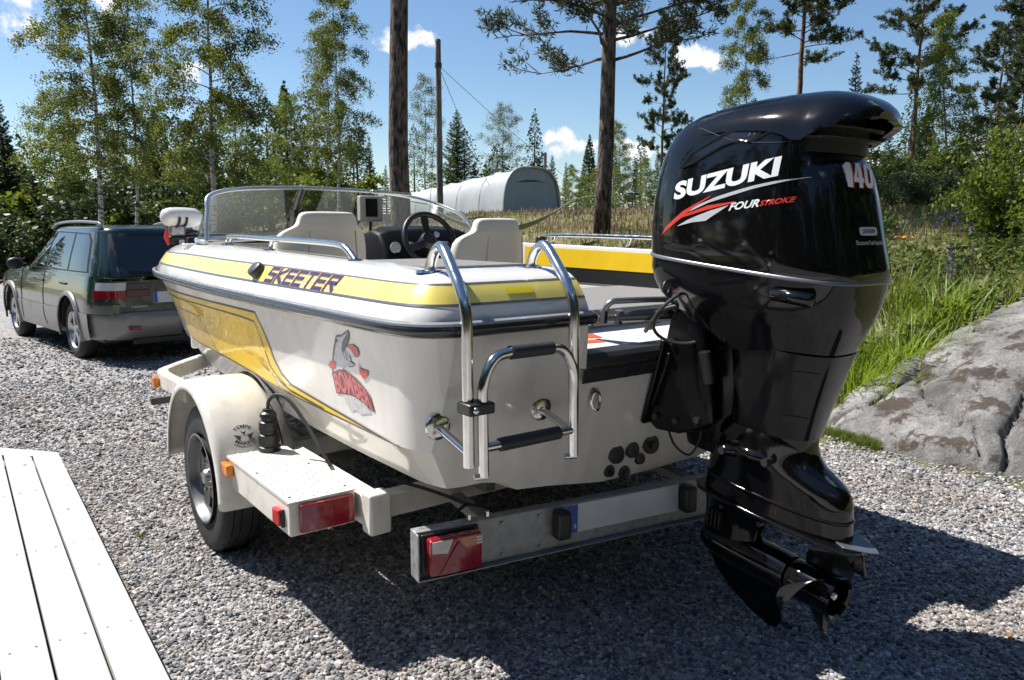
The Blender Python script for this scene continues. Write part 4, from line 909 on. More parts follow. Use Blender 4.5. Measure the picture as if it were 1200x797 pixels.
def hood():
    sec = [(1,0),(.985,.12),(.955,.26),(.905,.40),(.79,.655),(.64,.825),(.46,.945),(.30,.985),(.15,1.0)]
    sec = [(-a, b) for a, b in sec]+[(0, 1.003)]+[(a, b) for a, b in reversed(sec)]
    rows = [(-.26,.182,1.860,1.768),(-.34,.189,1.873,1.778),(-.42,.193,1.884,1.782),(-.50,.195,1.892,1.780),(-.55,.195,1.896,1.770),(-.58,.194,1.898,1.757),(-.605,.192,1.898,1.757),(-.63,.188,1.896,1.773),(-.66,.178,1.890,1.789),(-.69,.160,1.880,1.803),(-.713,.130,1.867,1.812),(-.729,.088,1.852,1.818),(-.736,.042,1.842,1.822)]
    mb = MB(); rings = []
    for y, hw, zc, ze in rows:
        th = min(.016, hw*.25); e = .003
        up = [((hw+e)*a, y, ze+(zc+e-ze)*b) for a, b in sec]
        lo = [((hw-th)*a, y+(0 if y > -.62 else .014), ze+.001+(zc-th-ze)*b) for a, b in sec]
        rings.append(up+list(reversed(lo)))
    mb.loft(rings); bv = mb.bvh(); o = mb.build('cowling_hood', BLK, COWL, smooth=50)
    mt = mat('intake_black', (.006,.006,.006), .5)
    mb = MB(); mb.loft([sring(z, -.50, yb, w, 3.2, 40) for z, yb, w in ((1.73,-.645,.155),(1.80,-.638,.148),(1.85,-.62,.12))]); mb.build('intake_core', mt, COWL)
    for z, yb, w in ((1.768,-.672,.176),(1.797,-.680,.165)):
        mb = MB(); mb.loft([sring(z+d, -.50, yb-e, w-e, 3.2, 40) for d, e in ((-.002,.002),(0,-.003),(.003,-.003),(.005,.004))]); mb.build('intake_louvre', mat('louvre_grey', (.03,.03,.033), .35), COWL)
    # side scoop with slits
    SCP = [(-.213,1.675),(-.236,1.705),(-.278,1.729),(-.345,1.763),(-.409,1.793),(-.46,1.809),(-.517,1.806),(-.513,1.793),(-.472,1.769),(-.443,1.753),(-.402,1.755),(-.349,1.738),(-.282,1.703)]
    decal('scoop', mat('scoop_black', (.004,.0045,.006), .22, coat=.4), COWL, poly(SCP), CB, port, .0035, .02)
    def lay(pts, off):
        out = []
        for a, b in pts:
            o_, d_ = port(a, b); h, n, i_, ds = CB.ray_cast(Vector(o_), Vector(d_)); out.append(h-Vector((off, 0, 0)))
        return out
    mb = MB(); lp = lay([(-.205,1.668),(-.236,1.708),(-.278,1.733),(-.345,1.767),(-.409,1.797),(-.46,1.813),(-.52,1.810),(-.53,1.798)], .001); mb.tube(catmull(lp, 5), .0065, 8); mb.build('scoop_lip', BLK, COWL, smooth=60)
    mb = MB(); lp = lay([(-.21,1.672),(-.282,1.700),(-.349,1.735),(-.402,1.752),(-.443,1.750),(-.48,1.768),(-.525,1.795)], .001); mb.tube(catmull(lp, 5), .0055, 8); mb.build('scoop_lip', BLK, COWL, smooth=60)
    for k in range(4):
        y = -.436-.018*k; z = 1.783+.004*k
        decal('vent_slit', mt, COWL, poly([(y, z-.018), (y-.006, z-.018), (y-.022, z+.014), (y-.014, z+.014)]), CB, port, .0052, .02)
    decal('crease_line', mat('crease_grey', (.05,.055,.065), .2, coat=.6), COWL, stroke2d([(-.24,1.790),(-.27,1.783),(-.323,1.768),(-.388,1.753),(-.443,1.748),(-.52,1.749),(-.575,1.752)], .0018), CB, port, .0042, .02)
hood()
mb = MB(); mb.loft([sring(z, -.030+e, -.775-e, .214+e, 3.3, 96) for z, e in ((1.375,.000),(1.377,.004),(1.385,.004),(1.388,.000))]); mb.build('seam_trim', mat('seam_silver', (.24,.25,.26), .3, metal=.7), MOT, smooth=60)
mb = MB(); mb.loft([sring(z, yf, yb, w, n, 64) for z, yf, yb, w, n in ((1.376,-.032,-.773,.212,3.3),(1.34,-.034,-.772,.210,3.3),(1.30,-.045,-.768,.203,3.2),(1.26,-.07,-.76,.191,3.1),(1.22,-.12,-.747,.174,3.0),(1.18,-.20,-.732,.156,2.9),(1.13,-.29,-.716,.138,2.8))]); LC = mb; LB = mb.bvh()
low = mb.build('lower_cowl', mat('gloss_dark_grey', (.006,.006,.007), .09, spec=.38, rvar=.04), MOT, smooth=60)
rings = [sring(z, yf, yb, w, 2.8, 56) for z, yf, yb, w in ((1.16,-.36,-.730,.146),(1.08,-.38,-.710,.132),(1.0,-.39,-.692,.120),(.93,-.39,-.678,.108),(.885,-.385,-.670,.100))]
mb = MB(); mb.loft(rings); MBV = mb.bvh(); leg = mb.build('midsection', mat('gloss_leg', (.007,.007,.008), .11, spec=.35, rvar=.06), MOT, smooth=60)
mb = MB(); mb.loft([sring(z, yf, yb, w, 2.6, 56) for z, yf, yb, w in ((.883,-.36,-.668,.098),(.85,-.335,-.669,.097),(.82,-.325,-.684,.095),(.795,-.32,-.710,.093),(.775,-.316,-.748,.091),(.758,-.313,-.785,.088),(.735,-.31,-.806,.085),(.70,-.308,-.815,.082),(.65,-.304,-.824,.079),(.612,-.30,-.830,.078))]); EXB = mb.bvh()
ext = mb.build('gearcase_extension', BLK, MOT, smooth=60)
mb = MB(); mb.loft([sring(z, -.302+e, -.822-e, .080+e, 2.6, 48) for z, e in ((.664,0),(.668,.0025),(.672,.0025),(.676,0))]); mb.build('splash_ridge', BLK, ext, smooth=60)
pl_ = [(-.02,-.26),(.02,-.26),(.06,-.30),(.085,-.40),(.092,-.6),(.088,-.78),(.07,-.85),(.03,-.88),(-.03,-.88),(-.07,-.85),(-.088,-.78),(-.092,-.6),(-.085,-.40),(-.06,-.30)]
mb = MB(); mb.prism(pl_, 2, .598, .612); plate = mb.build('cavitation_plate', BLK, MOT, bevel=.004, smooth=30)
mb = MB(); mb.prism([(-.06,-.84),(-.02,-.90),(0,-.918),(.02,-.90),(.06,-.84),(.04,-.80),(-.04,-.80)], 2, .6125, .6175); mb.build('trim_tab_wing', mat('tab_grey', (.10,.105,.115), .25, metal=.3), plate, bevel=.002)
mb = MB(); mb.prism([(-.80,.597),(-.87,.597),(-.892,.53),(-.855,.53)], 0, -.006, .006); mb.build('trim_tab', BLK, plate, bevel=.003)
mb = MB(); mb.loft([sring(z, yf, yb, w, 2.2, 40) for z, yf, yb, w in ((.60,-.30,-.56,.058),(.56,-.305,-.545,.046),(.51,-.31,-.535,.044),(.44,-.31,-.54,.05))]); mb.build('strut', BLK, MOT, smooth=60)
prof = [(-.268,.004),(-.272,.020),(-.285,.036),(-.315,.050),(-.36,.059),(-.43,.064),(-.52,.066),(-.60,.064),(-.625,.062)]
mb = MB(); mb.lathe(prof, (0,-.035,.425), 'y', 28); mb.build('gearcase', BLK, MOT, smooth=60)
mb = MB(); sk = [(-.30,.43),(-.335,.375),(-.38,.32),(-.44,.275),(-.53,.237),(-.60,.218),(-.635,.222),(-.648,.26),(-.64,.33),(-.62,.41)]
mb.prism(sk, 0, -.008, .008); mb.build('skeg', BLK, MOT, bevel=.006, seg=2, smooth=30)
def propeller():
    mb = MB(); mb.lathe([(-.630,.056),(-.638,.063),(-.68,.064),(-.74,.062),(-.785,.067),(-.79,.065),(-.785,.057),(-.73,.052)], (0,-.035,.425), 'y', 28); pr = mb.build('propeller', BLK, MOT, smooth=50)
    mb = MB(); mb.lathe([(-.77,.002),(-.775,.012),(-.765,.018),(-.72,.02)], (0,-.035,.425), 'y', 14); mb.build('nut', CHR, pr)
    bm_ = mat('blade_black', (.016,.016,.018), .16)
    for b in range(3):
        a0 = radians(38+120*b); mb = MB(); rings = []
        for i in range(9):
            t = i/8; r = .055+.130*t; ch = (.135*sin(pi*(.25+.60*t)))*(1 if t < .9 else .75); tw = radians(62-32*t); row = []
            for j in range(9):
                s = (j/8-.5); th = .006*(1-t*.7)*(1-(2*s)**2)+.0008
                ang = a0+(s*ch*cos(tw)*1.1)/r+.35*t*t; y = -.735+s*ch*sin(tw)*1.15-.02*t
                row.append((Vector((r*cos(ang), y, .425+r*sin(ang))), th, Vector((-sin(ang)*sin(tw), -cos(tw), cos(ang)*sin(tw)))))
            rings.append([p+n*h for p, h, n in row]+[p-n*h for p, h, n in reversed(row)])
        mb.loft(rings); mb.build('blade', bm_, pr, smooth=50)
propeller()
# bracket, swivel, cables
BRK = mat('bracket_black', (.004,.004,.005), .26, spec=.3, rvar=.1)
for s in (-1, 1):
    pg = [(-.165,1.17),(-.185,1.21),(-.24,1.22),(-.30,1.17),(-.345,1.05),(-.37,.93),(-.385,.865),(-.33,.825),(-.25,.79),(-.15,.775),(-.105,.80),(-.115,.86),(-.145,1.02)]
    mb = MB(); mb.prism(pg, 0, s*.095, s*.135); br = mb.build('clamp_bracket', BRK, MOT, bevel=.010, seg=2, smooth=40)
    mb = MB(); mb.prism([(-.150,1.10),(-.168,1.10),(-.112,.785),(-.094,.79)], 0, s*.085, s*.155); mb.build('clamp_foot', BRK, br, bevel=.005)
    for y, z in ((-.15,.825),(-.24,.835),(-.33,.865),(-.19,1.10)):
        mb = MB(); mb.tube([(s*.130, y, z), (s*.146, y, z)], .012, 6); mb.build('bolt', mat('bolt_dark', (.08,.08,.08), .35, metal=.8), br)
    mb = MB(); mb.bar((s*.137,-.19,1.06), (s*.137,-.14,.86), .012, .03, (1,0,0)); mb.build('rib', BRK, br, bevel=.003)
mb = MB(); mb.loft([sring(z, yf, yb, w, 3, 32) for z, yf, yb, w in ((.74,-.21,-.40,.06),(.80,-.20,-.42,.08),(1.0,-.19,-.44,.085),(1.12,-.17,-.45,.09),(1.19,-.17,-.45,.095))]); mb.build('swivel_bracket', BRK, MOT, smooth=50)
mb = MB(); mb.tube([(-.02,-.17,.86),(-.02,-.28,1.10)], .035, 14); mb.build('tilt_ram', BRK, MOT)
mb = MB(); mb.ball((0,-.51,.797), 1, 28, 14, (.112,.128,.045)); mb.ball((0,-.43,.79), 1, 20, 10, (.126,.06,.036)); mb.build('lower_mount_cover', BLK, MOT, smooth=60)
for y, z in ((-.59,.805),(-.43,.79)):
    mb = MB(); mb.tube([(-.095, y, z), (-.130, y, z)], .012, 12); mb.build('mount_bolt', mat('bolt_dark', (.08,.08,.08)), MOT)
mb = MB(); mb.box(-.052,-.040,-.70,-.60,.575,.597); mb.build('anode', mat('anode_zinc', (.28,.28,.28), .5, metal=.5), MOT, bevel=.004)
for y_, z_ in ((-.40,.565),(-.40,.52),(-.55,.565)):
    mb = MB(); mb.tube([(-.03, y_, z_), (-.052, y_, z_)], .009, 6); mb.build('gearcase_bolt', mat('bolt_dark', (.08,.08,.08)), MOT)
for k in range(4):
    mb = MB(); mb.box(-.058,-.040,-.36-.016*k,-.352-.016*k,.485,.545); mb.build('water_inlet_slot', DARK, MOT)
mb = MB(); mb.tube([(-.14,-.36,1.0),(-.155,-.34,1.10)], .02, 10); mb.build('power_tilt_plug', DARK, MOT)
c = Vector((-.165,-.24,1.19)); d1 = Vector((.75,-.55,0)).normalized()
mb = MB(); mb.tube([c+d1*.085*cos(a)+Vector((0,0,.083*sin(a)))+Vector((.0,.02*sin(2*a),0)) for a in [2*pi*k/36 for k in range(36)]], .0055, 8, closed=True); mb.build('cable_loop', RUB, MOT)
rnd = random.Random(3)
for k in range(5):
    a = Vector((-.15+.03*k, -.10, 1.24)); mb = MB(); mb.tube(catmull([(-.10+.02*k,-.03,1.10+.01*k),(-.14+.02*k,-.10,1.16+.015*k),(-.16+.02*k,-.17,1.21+.01*k),(-.12+.02*k,-.26,1.24+.012*k)], 6), .008+.002*(k % 2), 8); mb.build('rigging_hose', RUB, MOT)
mb = MB(); mb.tube(catmull([(-.255,.03,1.155),(-.250,.025,1.185),(-.235,.015,1.205),(-.20,.0,1.210),(-.05,-.07,1.218),(.02,-.13,1.22)], 6), .011, 10); sl = mb.build('steering_link', mat('link_steel', (.32,.32,.32), .3, metal=.9), MOT)
mb = MB(); mb.tube([(-.27,.07,1.135),(-.10,-.07,1.165)], .014, 12); mb.tube([(-.20,.015,1.150),(.02,-.16,1.185)], .021, 14); mb.build('steering_cylinder', mat('link_dark_steel', (.12,.12,.12), .35, metal=.8), sl)
for p in ((-.255,.03,1.152),(-.275,.07,1.137),(-.20,.01,1.15)):
    mb = MB(); mb.tube([Vector(p)+Vector((0,0,-.022)), Vector(p)+Vector((0,0,.024))], .015, 6); mb.build('link_nut', CHR, sl)
mb = MB(); mb.tube(catmull([(-.13,-.20,.80),(-.14,-.25,.75),(-.12,-.30,.73),(-.115,-.33,.80),(-.10,-.32,.90)], 6), .004, 6); mb.build('speedometer_hose', RUB, MOT)
# side details
mb = MB(); rings = []
for t in (0,.02,.06,.5,.94,.98,1):
    r = .020*min(1, sqrt(max(t*(1-t), 0))*4+.15); y = -.588-.135*t; rings.append([Vector((-.207, y, 1.333))+Vector((cos(a)*r*1.0, 0, sin(a)*r)) for a in [2*pi*k/14 for k in range(14)]])
mb.loft(rings); mb.build('cowl_latch', BLK, low, smooth=60)
for z in (1.447, 1.414):
    decal('cowl_screw', CHR, COWL, poly([(-.575+.006*cos(a), z+.006*sin(a)) for a in [2*pi*k/12 for k in range(12)]]), CB, port, .002, .02)
decal('lower_cowl_mark', WHL, low, poly([(-.085+.008*cos(a), 1.335+.020*sin(a)) for a in [2*pi*k/14 for k in range(14)]]), LB, port, .0012, .03) if False else None
mb = MB(); c = Vector((-.2,-.10,1.335))
for z, y in ((1.10,-.672),(.955,-.645)):
    decal('rubber_pad', RUB, leg, poly([(y+.030*math.copysign(abs(cos(a))**.6, cos(a)), z+.011*math.copysign(abs(sin(a))**.6, sin(a))) for a in [2*pi*k/20 for k in range(20)]]), MBV, port, .003, .03)
# lettering
def suz(a, b): return (a, 1.567+(a+.195)/(-.365)*.092+b)
v, f = fit(text2d('SUZUKI', 1, bold=.045, spacing=1.02), -.192, -.557, 0, .056)
decal('brand_lettering', WHL, COWL, ([suz(*p) for p in v], f), CB, port, .0019, .014)
decal('red_swoosh', REDL, COWL, poly([(-.150,1.452),(-.172,1.482),(-.239,1.536),(-.287,1.562),(-.344,1.592),(-.34,1.586),(-.287,1.555),(-.258,1.531)]), CB, port, .0019, .014)
decal('red_swoosh', REDL, COWL, poly([(-.150,1.453),(-.258,1.530),(-.336,1.561),(-.436,1.581),(-.429,1.575),(-.338,1.549),(-.241,1.517),(-.197,1.489)]), CB, port, .0019, .014)
decal('white_swoosh', SILL, COWL, poly([(-.26,1.534),(-.279,1.549),(-.302,1.562),(-.362,1.588),(-.424,1.609),(-.489,1.629),(-.55,1.644),(-.634,1.661),(-.551,1.637),(-.489,1.62),(-.426,1.599),(-.363,1.578),(-.336,1.569)]), CB, port, .0016, .014)
decal('white_swoosh', SILL, COWL, poly([(-.222,1.488),(-.263,1.511),(-.306,1.53),(-.349,1.547),(-.414,1.568),(-.386,1.549),(-.36,1.532),(-.336,1.515),(-.285,1.506)]), CB, port, .0015, .014)
def four(a, b): return (a, 1.551+(a+.417)*(-.20)+b)
v, f = fit(text2d('FOUR', 1, bold=.03, shear=.3), -.415, -.515, 0, .0225); decal('four_lettering', WHL, COWL, ([four(*p) for p in v], f), CB, port, .0019, .014)
v, f = fit(text2d('STROKE', 1, bold=.03, shear=.3), -.517, -.614, .001, .0165); decal('stroke_lettering', REDL, COWL, ([four(*p) for p in v], f), CB, port, .0019, .014)
def aft(a, b): return (a, -3, b), (0, 1, 0)
def digits(x0, x1, z0, z1):
    """140 in heavy slanted figures"""
    out = []; cols = [(0,.27),(.31,.64),(.68,1.0)]; sh = .10
    def P(c, pts): a, b = cols[c]; return [(x0+(x1-x0)*(a+(b-a)*p+sh*(q-.5)), z0+(z1-z0)*q) for p, q in pts]
    v, f = [], []
    def add(p): f.append(tuple(range(len(v), len(v)+len(p)))); v.extend(p)
    add(P(0, [(.45,0),(1,0),(1,1),(.55,1),(.1,.84),(.1,.70),(.45,.76)]))
    add(P(1, [(.50,0),(.86,0),(.86,1),(.50,1)])); add(P(1, [(0,.22),(1.02,.22),(1.02,.40),(0,.40)])); add(P(1, [(0,.38),(.30,.38),(.58,1),(.42,1)]))
    n = 20; ring = [(.5+.5*math.copysign(abs(cos(2*pi*k/n))**.6, cos(2*pi*k/n)), .5+.5*math.copysign(abs(sin(2*pi*k/n))**.6, sin(2*pi*k/n))) for k in range(n)]
    inn = [(.5+.17*math.copysign(abs(cos(2*pi*k/n))**.6, cos(2*pi*k/n)), .5+.32*math.copysign(abs(sin(2*pi*k/n))**.6, sin(2*pi*k/n))) for k in range(n)]
    for k in range(n): add(P(2, [ring[k], ring[(k+1) % n], inn[(k+1) % n], inn[k]]))
    return v, f
decal('power_number', WHL, COWL, digits(-.082, .070, 1.640, 1.706), CB, aft, .0020, .02)
decal('power_number_shadow', REDL, COWL, digits(-.074, .078, 1.638, 1.704), CB, aft, .0012, .02)
bx = [(-.052+.046*math.copysign(abs(cos(a))**.35, cos(a))+.05, 1.522+.0115*math.copysign(abs(sin(a))**.35, sin(a))) for a in [2*pi*k/32 for k in range(32)]]
bd = decal('aft_badge', SILL, COWL, poly(bx), CB, aft, .0014, .02)
v, f = fit(text2d('LEAN BURN', 1, bold=.02, shear=.2), -.035, .032, 1.516, 1.528); decal('badge_lettering', mat('letter_dark', (.02,.02,.02), .4), bd, (v, f), CB, aft, .0022, .02)
v, f = fit(text2d('Electronic Fuel Injection', 1, bold=.01), -.070, .072, 1.482, 1.497); decal('aft_lettering', SILL, COWL, (v, f), CB, aft, .0016, .02)
# ------------------------------------------------------------------ boat trailer (boat frame)
TR = boat_thing('boat_trailer', 'cream single-axle boat trailer with rounded fenders under the speedboat', 'trailer', (0, 1.72, 0))
AXY, AXZ, TRAD = 1.72, .345, .345
def wheel(s):
    xo = s*1.19; xi = s*.985; w = xo-xi
    TY = mat('tyre_rubber', (.030,.030,.031), .68, noise=.35, nscale=18, col2=(.016,.016,.017), bump=.12, bscale=160)
    mb = MB(); n = 150; prof = [(.30,.200),(.12,.205),(.05,.213),(.028,.235),(.012,.270),(.012,.30),(.03,.322),(.07,.336),(.115,.3415),(.20,.344),(.205,.334),(.235,.334),(.24,.345),(.36,.3455),(.365,.335),(.395,.335),(.40,.346),(.60,.346),(.605,.335),(.635,.335),(.64,.3455),(.76,.345),(.765,.334),(.795,.334),(.80,.344),(.885,.3415),(.93,.336),(.97,.322),(.988,.30),(.98,.275),(.94,.245),(.84,.222),(.70,.215)]
    c = Vector((xo, AXY, AXZ)); rings = []
    for i, (t, r) in enumerate(prof):
        ring = []
        for k in range(n):
            a = 2*pi*k/n; rr = r
            if (.10 < t < .21 or .23 < t < .37 or .63 < t < .77 or .79 < t < .9) and r > .34:
                if (k+int(t*8)) % 5 == 0: rr -= .007
            ring.append(c+Vector((-w*t, rr*cos(a), rr*sin(a))))
        rings.append(ring)
    mb.loft(rings, ring_loop=True)
    W = mb.build('wheel', TY, TR, smooth=35)
    STEEL = mat('rim_silver', (.21,.21,.21), .42, metal=.6, noise=.4, rvar=.12, nscale=14)
    q = lambda t, r: (-s*t, r)
    mb = MB(); mb.lathe([(-s*a, r) for a, r in ((-.002,.208),(-.006,.212),(-.007,.203),(.006,.194),(.022,.188),(.034,.184),(.040,.176),(.043,.164))], (xo, AXY, AXZ), 'x', 64); mb.build('rim', STEEL, W, smooth=50)
    mb = MB(); c2 = Vector((xo-s*.040, AXY, AXZ))
    # spoked steel centre: five windows
    for k in range(5):
        a0 = 2*pi*k/5+.3
        poly_ = [(.172*cos(a0-.33), .172*sin(a0-.33)), (.172*cos(a0), .176*sin(a0)), (.172*cos(a0+.33), .172*sin(a0+.33)), (.085*cos(a0+.42), .085*sin(a0+.42)), (.085*cos(a0-.42), .085*sin(a0-.42))]
        m2 = MB(); m2.prism([(AXY+y, AXZ+z) for y, z in poly_], 0, c2.x, c2.x-s*.012); m2.build('spoke', STEEL, W, bevel=.004)
    mb = MB(); mb.lathe([(-s*a, r) for a, r in ((-.030,.002),(-.030,.030),(-.024,.036),(-.004,.042),(0,.06),(.004,.105),(.012,.11))], c2, 'x', 40); mb.build('hub', mat('hub_grey', (.30,.30,.29), .4, metal=.6), W, smooth=40)
    for k in range(5):
        a = 2*pi*k/5; p = c2+Vector((s*.002, .068*cos(a), .068*sin(a))); m2 = MB(); m2.tube([p, p+Vector((s*.020,0,0))], .010, 6); m2.build('nut', CHR, W)
    m2 = MB(); m2.lathe([(s*.03,.16),(s*.02,.19)], c2-Vector((s*.08,0,0)), 'x', 30); m2.lathe([(0,.002),(0,.17)], c2-Vector((s*.05,0,0)), 'x', 30); m2.build('brake_drum', mat('drum_dark', (.03,.03,.03), .7), W)
for s in (-1, 1):
    MB.XO = 2*BX if s > 0 else 0; wheel(s)
MB.XO = 0
mb = MB(); mb.tube([(-.99,AXY,AXZ),(.99+2*BX,AXY,AXZ)], .032, 12); mb.build('axle', mat('axle_grey', (.10,.10,.10), .6), TR)

def fender(s):
    xo, xi = s*1.235, s*.945; R0 = .468; mb = MB(); rings = []
    for k in range(41):
        a = radians(-2+181*k/40)   # from the rear (step) over the top to the front
        ca, sa = cos(a), sin(a)
        rad = R0+.02*max(0, -sa)
        P = lambda x, r: (x, AXY-r*ca, AXZ+r*sa)
        rings.append([P(xo-s*.001, rad-.045), P(xo, rad-.035), P(xo-s*.002, rad-.018), P(xo-s*.012, rad-.005), P(xo-s*.03, rad), P((xo+xi)/2, rad+.004), P(xi+s*.02, rad), P(xi, rad-.01), P(xi, rad-.05)])
    mb.loft(rings, open_ring=True); bv = mb.bvh(); o = mb.build('fender', CREAM, TR, smooth=50)
    md = o.modifiers.new('thick', 'SOLIDIFY'); md.thickness = .006; md.offset = -1 if s < 0 else -1
    ins = MB(); rr = []
    for k in range(31):
        a = radians(0+180*k/30); rr.append([(xi+s*.002, AXY-r*cos(a), AXZ+r*sin(a)) for r in (.20, .30, .40, .455)])
    ins.loft(rr, open_ring=True); ins.build('inner_skirt', mat('skirt_dark', (.03,.03,.03), .8), o, smooth=0)
    ri = MB(); rr = []
    for k in range(31):
        a = radians(10+165*k/30); rr.append([(xi-s*(.002+d), AXY-r*cos(a), AXZ+r*sin(a)) for d, r in ((0,.42),(.035,.43),(.05,.455),(.03,.475),(0,.478))])
    ri.loft(rr, open_ring=True); ri.build('carpet_guard', CARPET, o, smooth=60)
    return o, bv
FP, FPB = fender(-1); MB.XO = 2*BX; fender(1); MB.XO = 0
# fender emblem: words on arcs round a pair of wings, on the rear slope of the fender
def fplace(a, b):
    """a across the fender (from its outer edge), b along the arc from the step upwards"""
    an = radians(26)+b/.47; x = -1.235+a
    return (x, AXY-.9*cos(an), AXZ+.9*sin(an)), (0, cos(an), -sin(an))
INK = mat('emblem_ink', (.04,.035,.03), .6)
def arc_text(s, cx, cy, r, a_mid, size, sweep_, flip=False):
    v, f = fit(text2d(s, 1, bold=.015), -.5, .5, 0, size); out = []
    for a, b in v:
        an = a_mid-a*sweep_ if not flip else a_mid+a*sweep_; rr = r+b if not flip else r+size-b
        out.append((cx+rr*cos(an), cy+rr*sin(an)))
    return out, f
em = decal('emblem', INK, FP, arc_text('TEMPE', .135, .075, .040, pi/2, .016, 1.7), FPB, fplace, .0016, .02)
decal('emblem_word', INK, em, arc_text('MARINE', .135, .095, .044, -pi/2, .016, 1.7, True), FPB, fplace, .0016, .02)
decal('emblem_word', INK, em, arc_text('FRANKLIN, WI', .135, .095, .064, -pi/2, .009, 1.5, True), FPB, fplace, .0016, .02)
for sg in (-1, 1):
    for k in range(3):
        decal('wing', INK, em, poly([(.135+sg*(.010+.004*k), .078-.009*k), (.135+sg*(.024+.002*(2-k)), .083-.008*k), (.135+sg*(.046-.006*k), .090-.009*k), (.135+sg*(.036-.005*k), .080-.009*k), (.135+sg*(.018), .072-.009*k)]), FPB, fplace, .0016, .02)
decal('bird', INK, em, poly([(.120,.102),(.135,.094),(.148,.103),(.140,.088),(.136,.076),(.131,.088)]), FPB, fplace, .0016, .02)

def step(s):
    x0, x1 = sorted((s*1.185, s*.935)); y0, y1 = .60, 1.37; z0, z1 = .425, .548
    mb = MB(); mb.box(x0,x1,y0,y1,z0,z1); st = mb.build('step_box', CREAM, TR, bevel=.006)
    mb = MB(); mb.box(x0-.004,x1+.004,y0-.006,y1+.002,z1+.0005,z1+.0065); tp = mb.build('tread_plate', CREAMD, st, bevel=.002)
    mb = MB(); rg = 0; nx, ny = 9, 26
    for i in range(nx):
        for j in range(ny):
            cx = x0+.018+(x1-x0-.036)*i/(nx-1); cy = y0+.018+(y1-y0-.036)*j/(ny-1); a = radians(45 if (i+j) % 2 else -45)
            if abs(cx-s*1.0) < .06 and cy > y1-.16: continue
            d = Vector((cos(a), sin(a), 0)); n = Vector((-sin(a), cos(a), 0)); c = Vector((cx, cy, z1+.0062))
            vs_ = [c+d*.0135, c+n*.0055, c-d*.0135, c-n*.0055, c+d*.008+Vector((0,0,.0035)), c+n*.0022+Vector((0,0,.0035)), c-d*.008+Vector((0,0,.0035)), c-n*.0022+Vector((0,0,.0035))]
            mb.add(vs_, [(0,1,5,4),(1,2,6,5),(2,3,7,6),(3,0,4,7),(4,5,6,7)])
    mb.build('tread_lozenges', CREAMD, tp, smooth=0, kind='stuff')
    for i, j in ((.02,.06),(.02,.94),(.98,.06),(.98,.94),(.02,.5),(.98,.5)):
        mb = MB(); p = Vector((x0+(x1-x0)*(.06+i*.88), y0+(y1-y0)*j, z1+.006)); mb.tube([p, p+Vector((0,0,.004))], .0055, 8); mb.build('rivet', mat('rivet_dark', (.10,.09,.08), .5), tp)
    mb = MB(); mb.box(x0+.02*(1 if s<0 else 0)+.012,x1-.012,y0-.022,y0-.001,z0+.012,z1-.008); tl = mb.build('tail_lamp', REDM, st, bevel=.006)
    mb = MB(); a0 = x0+.012 if s < 0 else x1-.075; mb.box(x0+.034,x0+.092,y0-.0245,y0-.0225,z0+.016,z1-.012); mb.build('reflector', mat('lens_plum', (.22,.02,.06), .1, coat=.6), tl, bevel=.002)
    mb = MB(); xs_ = s*1.186; mb.box(min(xs_, xs_+s*.022), max(xs_, xs_+s*.022), .655,.715,.452,.512); m1 = mb.build('side_marker', REDB, st, bevel=.006)
    mb = MB(); mb.box(min(xs_, xs_+s*.012), max(xs_, xs_+s*.012), .645,.654,.450,.514); mb.build('marker_base', DARK, m1)
    mb = MB(); mb.box(min(xs_, xs_+s*.030), max(xs_, xs_+s*.030), 1.215,1.335,.485,.535); mb.build('amber_marker', AMB, st, bevel=.006)
    mb = MB(); mb.bar((s*1.187,.605,.55), (s*1.187,1.36,.55), .004, .010); mb.build('edge_trim', CREAM, st)
    return st
SP = step(-1); MB.XO = 2*BX; step(1); MB.XO = 0
# frame
FR = MB()
for s in (-1, 1):
    MB.XO = 2*BX if s > 0 else 0; mb = MB(); mb.box(min(s*.925,s*.85), max(s*.925,s*.85), .50, 2.45, .42, .535); mb.build('side_rail', CREAM, TR, bevel=.006)
    mb = MB(); mb.bar((s*.887,2.40,.478), (s*.03-BX*s,5.6,.46), .075, .11); mb.build('tongue_rail', CREAM, TR, bevel=.006)
    # forward step frame: out from the rail, round the front of the fender
    path = catmull([(s*1.15,1.98,.715),(s*1.15,2.20,.712),(s*1.15,2.48,.705),(s*1.135,2.60,.703),(s*1.09,2.70,.70),(s*.86,3.02,.69),(s*.62,3.36,.67),(s*.45,3.60,.64)], 6)
    mb = MB(); rings = []
    for i, p in enumerate(path):
        t = (path[min(i+1, len(path)-1)]-path[max(i-1, 0)]).normalized(); r = t.cross(Vector((0,0,1))).normalized(); u = Vector((0,0,1))
        rings.append([p+r*.028+u*.022, p-r*.028+u*.022, p-r*.028-u*.060, p+r*.028-u*.060])
    mb.loft(rings); ff = mb.build('front_frame', CREAM, TR, smooth=40, bevel=.006)
    mb = MB(); x = s*1.178; mb.box(min(x,x+s*.03), max(x,x+s*.03), 2.50,2.56,.645,.70); mb.build('front_amber_marker', AMB, ff, bevel=.006)
    mb = MB(); x = s*1.15; mb.box(min(x,x+s*.12), max(x,x+s*.12), 2.28,2.31,.60,.635); mb.build('side_reflector_bracket', mat('bracket_dark', (.03,.025,.02), .6), ff, bevel=.004)
    mb = MB(); mb.bar((s*.50,.35,.565), (s*.52,3.3,.56), .05, .09); mb.build('bunk', CARPET, TR, bevel=.008)
    for y in (.6, 1.6, 2.35):
        mb = MB(); mb.box(s*.50-.02,s*.50+.02,y-.03,y+.03,.44,.53); mb.build('bunk_bracket', ALU, TR)
    mb = MB(); mb.tube([(s*.60,1.35,.40),(s*.60,1.72,.375),(s*.60,2.1,.40)], .022, 8); mb.build('leaf_spring', mat('axle_grey', (.1,.1,.1)), TR)
MB.XO = 0
